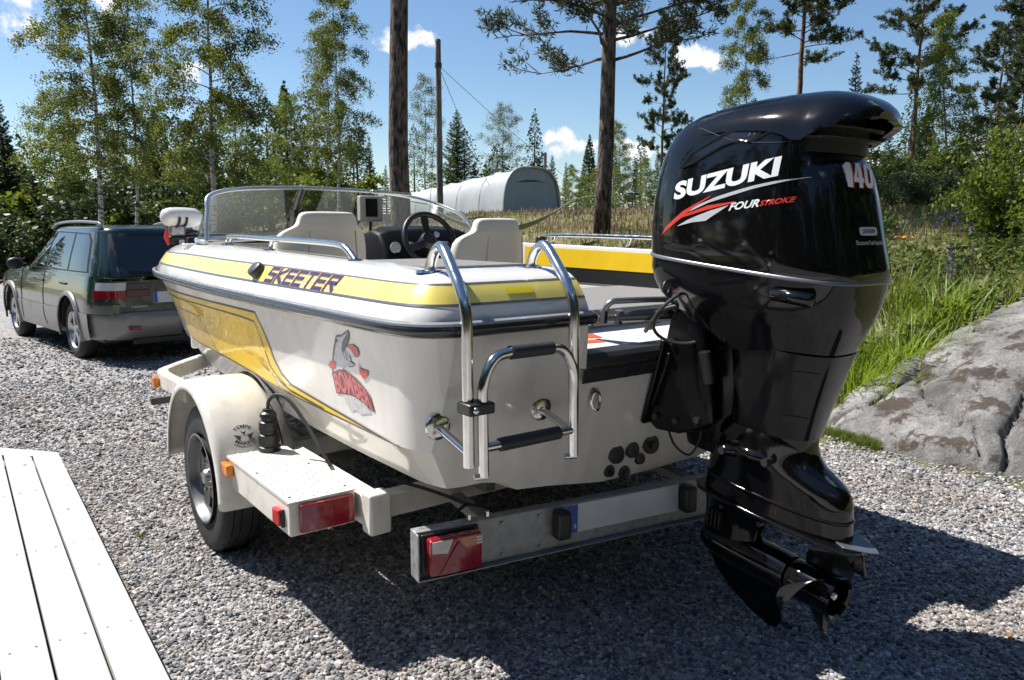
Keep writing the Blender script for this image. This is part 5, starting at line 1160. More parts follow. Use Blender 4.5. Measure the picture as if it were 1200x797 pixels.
for y, z in ((.58,.478),(1.55,.46),(2.4,.47)):
    mb = MB(); mb.box(-.85,.85+2*BX,y-.035,y+.035,z-.045,z+.045); mb.build('cross_member', CREAM, TR, bevel=.006)
mb = MB(); mb.box(-.932,-.845,.485,.56,.40,.555); mb.build('rail_end_cap', CREAM, TR, bevel=.01)
MB.XO = BX; mb = MB(); mb.box(-.05,.05,5.55,6.25,.42,.50); mb.build('coupling', ALU, TR, bevel=.01)
MB.XO = BX; mb = MB(); mb.box(-.035,.035,5.05,5.12,.45,1.0); mb.box(-.07,.07,4.98,5.12,.95,1.05); mb.build('winch_post', CREAM, TR, bevel=.01)
mb = MB(); mb.tube([(.14,5.75,.10),(.14,5.75,.75)], .025, 10); jk = mb.build('jockey_wheel', ALU, TR)
mb = MB(); mb.lathe([(-.03,.06),(-.03,.1),(.03,.1),(.03,.06)], (.14,5.75,.10), 'x', 24); mb.build('jockey_tyre', RUB, jk)
MB.XO = 0
# light board across the stern
a = Vector((-.90,.215,0)); b = Vector((.78,-.06,0)); d = (b-a).normalized(); n = Vector((d.y, -d.x, 0)); n = n if n.y < 0 else -n   # n: towards the camera side
L_ = (b-a).length
LB_M = Matrix(((d.x, -n.x, 0, a.x), (d.y, -n.y, 0, a.y), (0, 0, 1, 0), (0, 0, 0, 1)))   # local x along, y away from camera, z up
def lb(mb): mb.v = [tuple(LB_M @ Vector(q)) for q in mb.v]; return mb
mb = MB(); mb.box(0,L_,0,.004,.335,.500); mb.box(0,L_,-.028,.0,.335,.340); mb.box(0,L_,.004,.045,.496,.500); mb.box(-.004,0,-.028,.045,.335,.500); BD = lb(mb).build('light_board', ALU, TR, bevel=.0015)
mb = MB(); z0 = .385; mb.box(.585,1.105,-.006,-.0015,z0,z0+.11); plt = lb(mb).build('number_plate', PLATEW, BD, bevel=.002)
mb = MB(); mb.box(.587,.630,-.0085,-.0065,z0+.002,z0+.108); be = lb(mb).build('plate_country_band', BLUE, plt)
v, f = fit(text2d('S', 1, bold=.03), .6125, .6235, z0+.018, z0+.036); mb = MB(); mb.add([(x, -.0092, z) for x, z in v], f); lb(mb).build('country_letter', mat('plate_letter', (.7,.7,.6), .5), be, smooth=0)
for x in (.548, 1.135):
    mb = MB(); mb.box(x-.028,x+.030,-.055,-.001,.385,.490); o = lb(mb).build('plate_lamp', DARK, BD, bevel=.012, seg=3)
for x in (.035, L_-.235):
    mb = MB(); mb.box(x-.022,x+.19,-.014,-.001,.350,.492); tb_ = lb(mb).build('lamp_base', DARK, BD, bevel=.005)
    mb = MB(); mb.box(x-.008,x+.182,-.058,-.0145,.358,.485); lm = lb(mb).build('rear_lamp', REDM, BD, bevel=.010, seg=3)
    mb = MB(); mb.prism([(x+.0,.440),(x+.055,.432),(x+.075,.480),(x+.0,.480)], 1, -.060, -.0555); lb(mb).build('clear_lens', CLEAR, lm, bevel=.002)
    mb = MB(); mb.prism([(x+.088,.480),(x+.178,.480),(x+.178,.445),(x+.125,.437)], 1, -.060, -.0555); lb(mb).build('amber_lens', mat('lens_dull_amber', (.45,.16,.08), .15, coat=.5, noise=.3, nscale=70), lm, bevel=.002)
    mb = MB(); mb.prism([(x+.022,.362),(x+.160,.362),(x+.092,.470)], 1, -.0625, -.0585); lb(mb).build('triangle_reflector', mat('lens_deep_red', (.22,.004,.02), .1, coat=.6), lm, bevel=.002)
    for k in range(3):
        mb = MB(); mb.box(x+.158,x+.180,-.0625,-.0605,.448+k*.010,.454+k*.010); lb(mb).build('reflector_bar', CLEAR, lm)
for x in (.30, 1.25):
    mb = MB(); mb.box(x-.025,x+.025,.045,.36,.44,.475); lb(mb).build('board_arm', ALU, BD, bevel=.003)
for x in (.20,.27):
    m2 = MB(); m2.tube([(x,.02,.500),(x,.02,.522)], .010, 6); lb(m2).build('board_bolt', CHR, BD)
for x in (.32, .47, 1.28, 1.42):
    for z in (.36, .475):
        m2 = MB(); m2.tube([(x, -.0005, z), (x, -.007, z)], .008, 6); lb(m2).build('board_screw', mat('screw_zinc', (.30,.29,.27)), BD)
# plug boot on the step with its cable
mb = MB(); mb.lathe([(0,.002),(0,.046),(.02,.047),(.024,.040),(.032,.040),(.036,.044),(.072,.043),(.076,.036),(.088,.036),(.092,.041),(.128,.040),(.134,.030),(.145,.030),(.149,.036),(.165,.034),(.172,.024),(.182,.022),(.186,.002)], (-1.015,1.27,.5555), 'z', 24); bo = mb.build('cable_boot', mat('boot_black', (.014,.014,.015), .4, rvar=.1), TR, smooth=35)
mb = MB(); mb.tube(catmull([(-1.015,1.27,.735),(-1.010,1.265,.775),(-.985,1.24,.80),(-.955,1.18,.785),(-.925,1.08,.70),(-.905,.98,.61),(-.89,.92,.55)], 7), .008, 8); mb.build('cable', RUB, bo)
mb = MB(); mb.tube(catmull([(-.80,.62,.56),(-.72,.52,.54),(-.66,.42,.52),(-.62,.33,.505),(-.55,.25,.50)], 6), .007, 8); mb.tube(catmull([(-.62,.33,.505),(-.70,.30,.49),(-.76,.27,.45),(-.80,.24,.40)], 6), .006, 8); mb.build('wiring', RUB, TR)
# ------------------------------------------------------------------ estate car (own frame: x right, y forward from the rear bumper, z up)
def car():
    b = radians(45); fw = Vector((-sin(b), cos(b), 0)); rt = Vector((cos(b), sin(b), 0))
    base = Vector((-5.10, 8.85, 0))-(rt*-.83+fw*.98)
    C = thing('estate_car', 'dark green estate car with silver lower cladding parked ahead of the boat', 'car', base, b); C.scale = (1, 1, 1.04)
    GRN = mat('car_dark_green', (.006,.022,.015), .22, metal=0, coat=1.0, noise=.1, nscale=3)
    CLAD = mat('car_silver_cladding', (.24,.24,.23), .38, metal=.35, coat=.3, noise=.06, nscale=6)
    BLKT = mat('car_black_trim', (.015,.015,.016), .5)
    LEN, W = 4.68, .865; YA, YF, RW = .98, 3.63, .325
    def hw(y):       # half width in plan, rounded ends
        e = min(y, LEN-y); k = 1-(max(0, .42-e)/.42)**2.2*.20 if y < LEN/2 else 1-(max(0, .9-e)/.9)**2.2*.26
        return W*k
    def zb(y):       # lower edge with the wheel arches
        z = .255 if .45 < y < 4.2 else .255+.06*min(1, max(.45-y, y-4.2)/.4)
        for c in (YA, YF):
            d = abs(y-c)
            if d < .385: z = max(z, .325+sqrt(.385**2-d*d))
        return z
    def belt(y): return float(np.interp(y, [0,.05,.3,3.2,3.6,4.3,4.6,4.68], [.90,.93,.945,.955,.93,.80,.70,.60]))
    def xs(y, z):    # body side bulge
        t = (z-.25)/.7; return hw(y)*(1-.03*(max(0, .35-t)/.35)**2-.075*max(0, t-.55)**1.6/.45**1.6*.75)
    ys = sorted(set([0,.015,.04,.08,.14,.22,.32,.45]+list(np.linspace(.55, 4.6, 82))+[4.64,4.68]))
    CUT = .555
    def side(z_lo, z_hi, s, out=0):
        mb = MB(); rings = []
        for y in ys:
            if out and y < .24: continue
            a, c = max(z_lo(y), zb(y)), z_hi(y); a = min(a, c)
            rings.append([(s*(xs(y, a+(c-a)*k/8)+out), y, a+(c-a)*k/8) for k in range(9)])
        mb.loft(rings, open_ring=True); return mb
    for s in (-1, 1):
        side(lambda y: CUT, belt, s).build('body_side', GRN, C, smooth=45)
        side(lambda y: 0, lambda y: CUT-.001+(.05 if y < .25 else 0), s, .006).build('side_cladding', CLAD, C, smooth=45)
        for c in (YA, YF):     # arch flare
            mb = MB(); rings = []
            for k in range(25):
                a = radians(-12+204*k/24); ca, sa = cos(a), sin(a); y = c+.40*ca; z = .325+.40*sa; x = xs(min(max(y,0),LEN), max(z,.3))
                rings.append([(s*(x+.02), c+.385*ca, .325+.385*sa), (s*(x+.028), c+.40*ca, .325+.40*sa), (s*(x+.02), c+.43*ca, .325+.43*sa), (s*(x-.01), c+.44*ca, .325+.44*sa)])
            mb.loft(rings, open_ring=True); mb.build('arch_flare', CLAD, C, smooth=60)
            mb = MB(); rings = []
            for k in range(17):
                a = radians(180*k/16); rings.append([(s*(W-.02), c+.385*cos(a), .325+.385*sin(a)), (s*.5, c+.385*cos(a), .325+.385*sin(a))])
            mb.loft(rings, open_ring=True); mb.build('wheel_housing', BLKT, C)
    # tail: hatch below the glass, bumper
    def tail_z(y): return 0
    xl = lambda z, y=0: xs(y, z)
    mb = MB(); zr = [.56,.62,.70,.78,.86,.90]
    mb.loft([[(-xl(z)*k, -.012*(1-abs(k)**3), z) for k in np.linspace(-1, 1, 17)] for z in zr], open_ring=True); mb.build('tailgate', GRN, C, smooth=60)
    mb = MB(); rings = []
    for z, yy in ((.27,.05),(.30,.0),(.36,-.035),(.46,-.06),(.53,-.062),(.565,-.045),(.575,.01)):
        rings.append([((hw(.25)+.012)*k*(1 if abs(k) < .9 else .995), yy+.46*abs(k)**7, z) for k in np.linspace(-1, 1, 33)])
    mb.loft(rings, open_ring=True); bmp = mb.build('rear_bumper', CLAD, C, smooth=60)
    mb = MB(); mb.box(-.50,.50,-.005,.03,.22,.285); mb.build('bumper_underside', BLKT, bmp, bevel=.01)
    for s in (-1, 1):
        mb = MB(); mb.box(s*.50-.065,s*.50+.065,-.068,-.05,.385,.42); mb.build('reflector', REDM, bmp, bevel=.005)
    # hood / front
    mb = MB(); rows = []
    for y, z in ((3.25,.965),(3.6,.95),(4.0,.90),(4.35,.83),(4.55,.755),(4.66,.66),(4.69,.55),(4.69,.30)):
        h = hw(min(y, LEN))*.93; rows.append([(h*k, y-.04*abs(k)**3, z-.035*abs(k)**3) for k in np.linspace(-1, 1, 13)])
    mb.loft(rows, open_ring=True); mb.build('bonnet', GRN, C, smooth=60)
    # shoulder and greenhouse
    def gh(t):      # section at height t 0..1 : rear y, front y, half width, z
        return (.05+.28*t**1.25, 3.32-1.12*t**.95, .800-.150*t**1.15, .935+.505*t)
    def ghring(t, out=0):
        r, f, w, z = gh(t); pts = []
        n = 6.5
        for k in range(72):
            a = 2*pi*k/72+pi/72; ca, sa = cos(a), sin(a); e = 2/n
            pts.append(((w+out)*math.copysign(abs(ca)**e, ca), (r+f)/2+((f-r)/2+out)*math.copysign(abs(sa)**e, sa), z))
        return pts
    mb = MB(); rings = [ghring(t) for t in np.linspace(0, .93, 12)]
    r, f, w, z = gh(.93)
    for t2, zz in ((.99,1.428),(.94,1.452),(.85,1.468),(.6,1.482),(.2,1.488)):
        rings.append([(x*t2, (r+f)/2+(y-(r+f)/2)*t2, zz) for x, y, _ in ghring(.93)])
    mb.loft(rings); GB = mb.bvh(); cab = mb.build('cabin', GRN, C, smooth=50)
    mb = MB(); e = [(-.86*.93, .02), (-.86*.93, 3.3), (.86*.93, 3.3), (.86*.93, .02)]
    mb.loft([[(hw(min(y, 4.6))*k*.935, y, .948+.012*(1-k*k)) for k in (-1,-.5,0,.5,1)] for y in np.linspace(.02, 3.4, 12)], open_ring=True); mb.build('shoulder', GRN, C, smooth=60)
    pL = lambda a, b_: ((-3, a, b_), (1, 0, 0)); pR = lambda a, b_: ((3, a, b_), (-1, 0, 0)); pB = lambda a, b_: ((a, -3, b_), (0, 1, 0))
    DG = mat('car_window', (.012,.015,.016), .02, coat=.5, spec=.7)
    wins = [[(.50,.985),(1.10,.985),(1.10,1.385),(.68,1.378),(.58,1.30)], [(1.16,.985),(1.98,.985),(1.98,1.40),(1.16,1.388)], [(2.04,.985),(3.06,.985),(2.84,1.14),(2.56,1.31),(2.38,1.385),(2.04,1.402)]]
    for pr in (pL, pR):
        decal('window_surround', BLKT, cab, poly([(.46,.972),(3.12,.972),(2.88,1.15),(2.59,1.325),(2.40,1.40),(1.98,1.415),(1.10,1.402),(.66,1.392),(.54,1.31)]), GB, pr, .002, .12)
        for wn in wins: decal('side_window', DG, cab, poly(wn), GB, pr, .004, .12)
    decal('rear_surround', BLKT, cab, poly([(-.66,.965),(.66,.965),(.63,1.16),(.57,1.39),(-.57,1.39),(-.63,1.16)]), GB, pB, .003, .1)
    decal('rear_window', DG, cab, poly([(-.52,1.06),(-.46,1.0),(-.3,.985),(.3,.985),(.46,1.0),(.52,1.06),(.56,1.22),(.535,1.355),(-.535,1.355),(-.56,1.22)]), GB, pB, .005, .1)
    pF = lambda a, b_: ((a, 7, b_), (0, -1, 0))
    decal('windscreen', DG, cab, poly([(-.72,.99),(.72,.99),(.58,1.38),(-.58,1.38)]), GB, pF, .004, .1)
    mb = MB(); mb.bar((-.02,.10,1.0), (.36,.125,1.02), .02, .02); mb.build('wiper', BLKT, cab)
    for s in (-1, 1):
        path = catmull([(s*.60,.46,1.44),(s*.605,.50,1.49),(s*.61,.62,1.508),(s*.61,1.3,1.522),(s*.605,2.05,1.505),(s*.60,2.35,1.45)], 6)
        mb = MB(); mb.tube(path, .016, 8); mb.tube([(s*.60,.50,1.43),(s*.60,.54,1.49)], .03, 8); mb.build('roof_rail', mat('rail_grey', (.30,.31,.32), .35, metal=.7), cab)
        mb = MB(); mb.bar((s*.625,.55,1.43), (s*.615,2.0,1.435), .012, .012); mb.build('gutter_trim', CLAD, cab)
        # lamps
        tb = MB(); n = 10; rows = []
        for z in (.715,.78,.80):
            rows.append([(s*(xs(max(y,0), z)+.008) if y >= 0 else s*(xs(0, z)+.008+y), max(y, -.016), z) for y in [.20,.14,.10,.05,.02,0]+[-.02,-.07,-.13]])
        tb.loft(rows, open_ring=True); tl = tb.build('tail_lamp', REDM, C, smooth=60)
        tb = MB(); rows = []
        for z in (.802,.84,.885):
            rows.append([(s*(xs(max(y,0), z)+.008) if y >= 0 else s*(xs(0, z)+.008+y), max(y, -.016), z) for y in [.18,.14,.10,.05,.02,0]+[-.02,-.07,-.13]])
        tb.loft(rows, open_ring=True); tb.build('tail_lamp_top', CLEAR, tl, smooth=60)
        mb = MB(); mb.box(min(s*.55,s*.30),max(s*.55,s*.30),-.020,-.006,.735,.805); mb.build('gate_lamp', mat('lens_dark_red', (.10,.006,.010), .15, coat=.5), tl, bevel=.006)
        mb = MB(); mb.box(min(s*.55,s*.30),max(s*.55,s*.30),-.018,-.006,.808,.872); mb.build('gate_lamp_top', mat('lens_smoked', (.035,.035,.036), .15, coat=.5), tl, bevel=.006)
        mb = MB(); mb.ball((s*.93,2.93,1.01), 1, 16, 10, (.10,.055,.075)); mb.tube([(s*.80,2.96,.985),(s*.88,2.94,.99)], .025, 8); mb.build('door_mirror', BLKT, C)
        for y in (2.02,1.08):
            mb = MB(); x = xs(y, .84); mb.tube([(s*(x+.004),y,.835),(s*(x+.022),y+.03,.838),(s*(x+.022),y+.15,.842),(s*(x+.004),y+.18,.842)], .012, 8); mb.build('door_handle', BLKT, C)
        for y in (1.99,.0+3.02):
            mb = MB(); mb.tube([(s*(xs(y, z)+.0035+(.006 if z < CUT else 0)), y-(.10 if (z < .5 and y < 2) else 0)*((.5-z)/.2)**2, z) for z in np.linspace(.32,.95,14)], .003, 6); mb.build('door_gap', BLKT, C)
        mb = MB(); x = xs(4.1,.62); mb.box(min(s*x,s*(x+.012)),max(s*x,s*(x+.012)),4.06,4.14,.66,.70); mb.build('indicator', AMB, C, bevel=.004)
    mb = MB(); mb.box(-.27,.27,-.024,-.013,.655,.775); npb = mb.build('number_plate', PLATEW, C, bevel=.003)
    mb = MB(); mb.box(-.268,-.228,-.0275,-.0245,.658,.772); mb.build('plate_country_band', BLUE, npb)
    mb = MB(); mb.box(-.60,.60,-.016,-.009,.565,.573); mb.build('tailgate_gap', BLKT, C)
    for k, (x0, x1) in enumerate(((-.50,-.33),)):
        v, f = fit(text2d('LEGACY', 1, bold=.02), x0, x1, .615, .635); mb = MB(); mb.add([(x, -.0145, z) for x, z in v], f); mb.build('model_lettering', SILL, C, smooth=0)
    mb = MB(); mb.box(-.74,.74,.2,4.4,.24,.34); mb.build('underbody', BLKT, C)
    mb = MB(); mb.tube([(.05,.25,.30),(.05,-.02,.32),(.05,-.14,.36)], .018, 8); mb.ball((.05,-.145,.40), .028); mb.build('tow_ball', DARK, C)
    # interior: seats so that the glass is not blank
    ALW = mat('alloy_silver', (.55,.55,.56), .28, metal=.85)
    w0 = None
    for s in (-1, 1):
        for yc in (YA, YF):
            xo = s*(W-.035)
            mb = MB(); mb.lathe([(-s*a, r) for a, r in ((.03,.205),(.008,.22),(0,.25),(.004,.285),(.02,.312),(.05,.324),(.16,.325),(.19,.31),(.20,.25),(.2,.2))], (xo, yc, .325), 'x', 48); wh = mb.build('wheel', mat('tyre_rubber', (.03,.03,.031)), C, smooth=50)
            mb = MB(); mb.lathe([(-s*a, r) for a, r in ((.010,.213),(.004,.208),(.02,.195),(.10,.19))], (xo, yc, .325), 'x', 40); rm = mb.build('rim', ALW, wh, smooth=50)
            mb = MB(); mb.lathe([(-s*.085,.002),(-s*.085,.19)], (xo, yc, .325), 'x', 24); mb.build('brake_disc', mat('drum_dark', (.03,.03,.03)), wh)
            for k in range(5):
                a = 2*pi*k/5+.2; pp = []
                for r, da in ((.045,-.55),(.11,-.20),(.198,-.24),(.198,.24),(.11,.20),(.045,.55)): pp.append((yc+r*cos(a+da), .325+r*sin(a+da)))
                mb = MB(); mb.prism(pp, 0, xo-s*.018, xo-s*.045); mb.build('wheel_spoke', ALW, wh, bevel=.006)
            mb = MB(); mb.lathe([(-s*.010,.002),(-s*.012,.03),(-s*.022,.05),(-s*.05,.055)], (xo, yc, .325), 'x', 20); mb.build('hub_cap', ALW, wh)
car()
# ------------------------------------------------------------------ plants
def quads_mesh(name, c, a, b, l, w, mt, bend=None):
    """rhombic leaves: centre c, long axis a, side axis b"""
    n = len(c); a = a/np.linalg.norm(a, axis=1, keepdims=True); b = b-a*np.sum(a*b, 1, keepdims=True); b = b/(np.linalg.norm(b, axis=1, keepdims=True)+1e-9)
    l = np.asarray(l).reshape(-1, 1); w = np.asarray(w).reshape(-1, 1); nrm = np.cross(a, b)
    v = np.stack([c-a*l/2, c+b*w/2+nrm*w*.12, c+a*l/2, c-b*w/2+nrm*w*.12], 1).reshape(-1, 3).astype(np.float32)
    me = bpy.data.meshes.new(name); me.vertices.add(4*n); me.vertices.foreach_set('co', v.ravel())
    me.loops.add(4*n); me.loops.foreach_set('vertex_index', np.arange(4*n, dtype=np.int32)); me.polygons.add(n)
    me.polygons.foreach_set('loop_start', np.arange(0, 4*n, 4, dtype=np.int32)); me.polygons.foreach_set('loop_total', np.full(n, 4, dtype=np.int32)); me.update(); me.materials.append(mt)
    return me
def blades_mesh(name, base, h, w, lean, az, mt, n_seg=3):
    """grass blades: base points, heights, widths, lean (horizontal reach / height), azimuth"""
    n = len(base); d = np.stack([np.cos(az), np.sin(az), 0*az], 1); sd = np.stack([-np.sin(az), np.cos(az), 0*az], 1); tw = np.random.default_rng(1).uniform(-1, 1, n)[:, None]
    sd = sd+d*tw; sd /= np.linalg.norm(sd, axis=1, keepdims=True); rows = []
    for k in range(n_seg+1):
        t = k/n_seg; ww = (w*(1-t**1.5)*(.7 if k == 0 else 1))[:, None]/2; p = base+d*(lean*h*t**2)[:, None]; p[:, 2] += h*t*(1-.25*lean*t)
        if k < n_seg: rows += [p-sd*ww, p+sd*ww]
        else: rows += [p]
    v = np.stack(rows, 1).astype(np.float32); m = v.shape[1]; me = bpy.data.meshes.new(name); me.vertices.add(n*m); me.vertices.foreach_set('co', v.reshape(-1, 3).ravel())
    idx = []
    for k in range(n_seg-1): idx += [2*k, 2*k+1, 2*k+3, 2*k+2]
    idx += [2*n_seg-2, 2*n_seg-1, 2*n_seg]; idx = np.array(idx); nl = len(idx)
    loops = (idx[None]+np.arange(n)[:, None]*m).astype(np.int32); me.loops.add(n*nl); me.loops.foreach_set('vertex_index', loops.ravel())
    st = np.array([4*k for k in range(n_seg-1)]+[4*(n_seg-1)]); tt = np.array([4]*(n_seg-1)+[3]); me.polygons.add(n*n_seg)
    me.polygons.foreach_set('loop_start', (st[None]+np.arange(n)[:, None]*nl).ravel().astype(np.int32)); me.polygons.foreach_set('loop_total', np.tile(tt, n).astype(np.int32)); me.update(); me.materials.append(mt)
    return me
BIRCHL = leafmat('birch_leaf', (.048,.075,.016), (.155,.185,.040), .50)
YOUNGL = leafmat('young_leaf', (.058,.098,.016), (.175,.215,.040), .50)
DARKL = leafmat('alder_leaf', (.022,.045,.014), (.055,.080,.022), .30)
SPRL = leafmat('spruce_needle', (.020,.042,.018), (.060,.088,.030), .2, .6)
PINEL = leafmat('pine_needle', (.035,.055,.025), (.095,.115,.050), .22, .5)
LARCH = leafmat('larch_needle', (.040,.085,.018), (.10,.15,.035), .4)
PALEL = leafmat('pale_birch_leaf', (.07,.095,.045), (.15,.17,.085), .42)
BUSHL = leafmat('bush_leaf', (.075,.125,.016), (.165,.205,.038), .48, .4)
def barkmat(name, c1, c2, sc, stretch, lo=.42, hi=.58, bump=.6):
    m = bpy.data.materials.new(name); m.use_nodes = True; nt = m.node_tree; N = nt.nodes; L = nt.links; b = N['Principled BSDF']; tc = N.new('ShaderNodeTexCoord')
    mp = N.new('ShaderNodeMapping'); mp.inputs['Scale'].default_value = stretch; L.new(tc.outputs['Object'], mp.inputs['Vector'])
    nz = N.new('ShaderNodeTexNoise'); nz.inputs['Scale'].default_value = sc; nz.inputs['Detail'].default_value = 8; L.new(mp.outputs[0], nz.inputs['Vector'])
    cr = N.new('ShaderNodeValToRGB'); e = cr.color_ramp.elements; e[0].position = lo; e[0].color = (*c1, 1); e[1].position = hi; e[1].color = (*c2, 1); L.new(nz.outputs['Fac'], cr.inputs[0]); L.new(cr.outputs[0], b.inputs['Base Color'])
    bp = N.new('ShaderNodeBump'); bp.inputs['Strength'].default_value = bump; bp.inputs['Distance'].default_value = .04; L.new(nz.outputs['Fac'], bp.inputs['Height']); L.new(bp.outputs[0], b.inputs['Normal']); b.inputs['Roughness'].default_value = .9
    return m
BIRCHB = barkmat('birch_bark', (.045,.04,.035), (.50,.48,.45), 3.0, (1.2,1.2,3.2), .40, .50)
PINEB = barkmat('pine_bark', (.016,.012,.010), (.20,.15,.12), 9.0, (2.4,2.4,.7), .36, .64, 1.0)
PINEU = barkmat('pine_upper_bark', (.06,.034,.022), (.22,.115,.065), 5.0, (2,2,.6))
SPRB = barkmat('spruce_bark', (.03,.025,.02), (.11,.09,.07), 7.0, (2,2,.6))
GREYB = barkmat('shrub_bark', (.05,.045,.04), (.16,.14,.12), 9.0, (2,2,.6))

def unit(v): return v/np.linalg.norm(v)
def limb_pts(rng, p0, az, el, L, curve, k=5, wob=.08):
    """curved limb: curve bends its elevation along its length"""
    P = [np.array(p0)]; e = el; a = az
    for i in range(k):
        e += curve/k; a += rng.uniform(-wob, wob)*2.2; st = L/k
        P.append(P[-1]+st*np.array([cos(a)*cos(e), sin(a)*cos(e), sin(e)]))
    return P
def along(P, t):
    t = t*(len(P)-1); i = min(int(t), len(P)-2); return P[i]+(P[i+1]-P[i])*(t-i)
def gen_birch(seed, H=13., base=.32, spread=2.4, nl=13000, leaf=.085, droop=1.0, r0=.13, dens=34, mt=None, bark=None, rise=.75):
    rng = np.random.default_rng(seed); tr = MB()
    tp = [np.array([0, 0, -.1])]; dx, dy = rng.uniform(-.03, .03, 2)
    for i in range(1, 11):
        tp.append(np.array([tp[-1][0]+rng.uniform(-.1, .1)+dx*H/10, tp[-1][1]+rng.uniform(-.1, .1)+dy*H/10, H*i/10]))
    tr.tube(tp, [r0*(1-.93*(i/10)**.9)+.004 for i in range(11)], 9)
    ends = []; tw = []
    for k in range(dens):
        t = base+(1-base)*(k+rng.random())/dens; p = along(tp, min(t, .99)); u = (t-base)/(1-base)
        L = spread*(.35+.65*sin(pi*min(1, .22+.75*u))**.8)*rng.uniform(.65, 1.15)*(1 if u < .85 else .55)
        az = k*2.4+rng.uniform(-.5, .5); P = limb_pts(rng, p, az, rise*rng.uniform(.6, 1.25), L, -.9*droop)
        tr.tube(P, [max(.035*r0/.13*(1-u*.6)*(1-.85*i/5), .004) for i in range(6)], 5)
        for j in range(int(5+L*4)):
            q = along(P, rng.uniform(.25, 1.0)); a2 = az+rng.uniform(-1.5, 1.5); l2 = rng.uniform(.3, .9)*min(1.2, .5+L*.3)
            Q = limb_pts(rng, q, a2, rng.uniform(-.2, .5), l2, -1.6*droop*rng.uniform(.5, 1.2), 4); tw.append(Q)
    for Q in tw[::3]: tr.tube(Q, .005, 3, cap=False)
    per = max(1, nl//len(tw)); C = []
    for Q in tw:
        ts = rng.beta(1.6, 1.1, per); C += [along(Q, t) for t in ts]
    C = np.array(C)+rng.normal(0, .11, (len(C), 3)); n = len(C)
    a = rng.normal(size=(n, 3)); a[:, 2] -= .7*droop; b = rng.normal(size=(n, 3)); s = leaf*rng.uniform(.7, 1.35, n)
    return tr, quads_mesh('crown', C, a, b, s*1.25, s*.85, mt or BIRCHL), bark or BIRCHB
def gen_spruce(seed, H=10., R=1.7, nl=15000, mt=None, gap=.36, r0=.13):
    rng = np.random.default_rng(seed); tr = MB(); tr.tube([(0,0,-.1),(.02,0,H*.5),(0,.03,H)], [r0, r0*.55, .008], 8); C = []; A = []; B = []; S = []
    z = H*.05
    segs = []
    while z < H*.985:
        u = z/H; L0 = R*(1-u)**.85*1.05+.08; nb = max(4, int(9*(1-u*.5)))
        off = rng.random()*6
        for k in range(nb):
            L = L0*rng.uniform(.72, 1.12); az = off+2*pi*k/nb+rng.uniform(-.25, .25); el = -.38+.75*u+rng.uniform(-.1, .1)
            P = limb_pts(rng, (0, 0, z+rng.uniform(-.1, .1)), az, el, L, .55, 4); segs.append((P, L, az))
            if L > .5: tr.tube(P, [.018*(1-i/5)+.003 for i in range(5)], 4, cap=False)
        z += gap*(.55+.75*(1-u))*H/10
    tot = sum(s[1]**1.35 for s in segs)
    for P, L, az in segs:
        n = max(6, int(nl*L**1.35/tot)); t = rng.uniform(.08, 1.02, n); c = np.array([along(P, min(x, 1)) for x in t]); sd = rng.choice([-1, 1], n)
        fa = az+sd*rng.uniform(.35, 1.1, n); spread = .30*L*(1-t*.75)*rng.uniform(0, 1, n)
        d = np.stack([np.cos(fa), np.sin(fa), rng.uniform(-.55, .15, n)], 1); C.append(c+d*spread[:, None]+np.array([0,0,-.04])); A.append(d); B.append(np.stack([-np.sin(fa), np.cos(fa), rng.normal(0, .6, n)], 1)); S.append(np.full(n, .16)*rng.uniform(.7, 1.3, n)*(H/10)**.5)
    C, A, B, S = map(np.concatenate, (C, A, B, S)); return tr, quads_mesh('crown', C, A, B, S, S*.30, mt or SPRL), SPRB
def gen_pine(seed, H=15., base=.55, R=2.6, tufts=850, r0=.16, needles=12, nlen=.17, k=26, lean=0, flat=1.0, upper=True, wd=.16):
    rng = np.random.default_rng(seed); tr = MB(); tp = [np.array([0,0,-.15])]
    for i in range(1, 13): tp.append(np.array([tp[-1][0]+rng.uniform(-.05, .05)*H/15+lean*H/12, tp[-1][1]+rng.uniform(-.05, .05), H*i/12]))
    tr.tube(tp, [r0*1.18]+[r0*(1-.9*(i/12)**1.3)+.01 for i in range(1, 13)], 14); ends = []
    for j in range(k):
        u = (j+rng.random())/k; t = base+(1-base)*u*.99; p = along(tp, t); L = R*(.45+.75*sin(pi*min(1, .25+.72*u)))*rng.uniform(.6, 1.15)*(.6 if u > .9 else 1)
        az = j*2.4+rng.uniform(-.6, .6); P = limb_pts(rng, p, az, rng.uniform(-.15, .35)+.5*u, L, rng.uniform(-.3, .5), 6, .22)
        tr.tube(P, [max(.036*r0/.16*(1-.6*u)*(1-.85*i/6), .006) for i in range(7)], 6)
        for q in range(int(4+3*L)):
            s0 = rng.uniform(.35, 1.0); pp = along(P, s0); Q = limb_pts(rng, pp, az+rng.uniform(-1.3, 1.3), rng.uniform(-.1, .7), rng.uniform(.3, .8)*(.5+.3*L), .35, 3, .2); tr.tube(Q, [.012,.009,.007,.005], 4, cap=False); ends.append(Q)
    per = max(2, tufts//len(ends)); c = []; d = []
    for Q in ends:
        for m in range(per):
            t = rng.beta(2.2, 1); c.append(along(Q, t)+rng.normal(0, .06, 3)*flat); dd = Q[-1]-Q[0]; d.append(unit(dd)+rng.normal(0, .5, 3)+np.array([0,0,.35]))
    c = np.array(c); d = np.array(d); d /= np.linalg.norm(d, axis=1, keepdims=True); n = len(c)
    cc = np.repeat(c, needles, 0); a = np.repeat(d, needles, 0)*.75+rng.normal(0, .62, (n*needles, 3)); a /= np.linalg.norm(a, axis=1, keepdims=True); ll = nlen*rng.uniform(.7, 1.2, n*needles)
    return tr, quads_mesh('crown', cc+a*(ll/2)[:, None], a, rng.normal(size=a.shape), ll, ll*wd, PINEL), (PINEU if upper else PINEB)
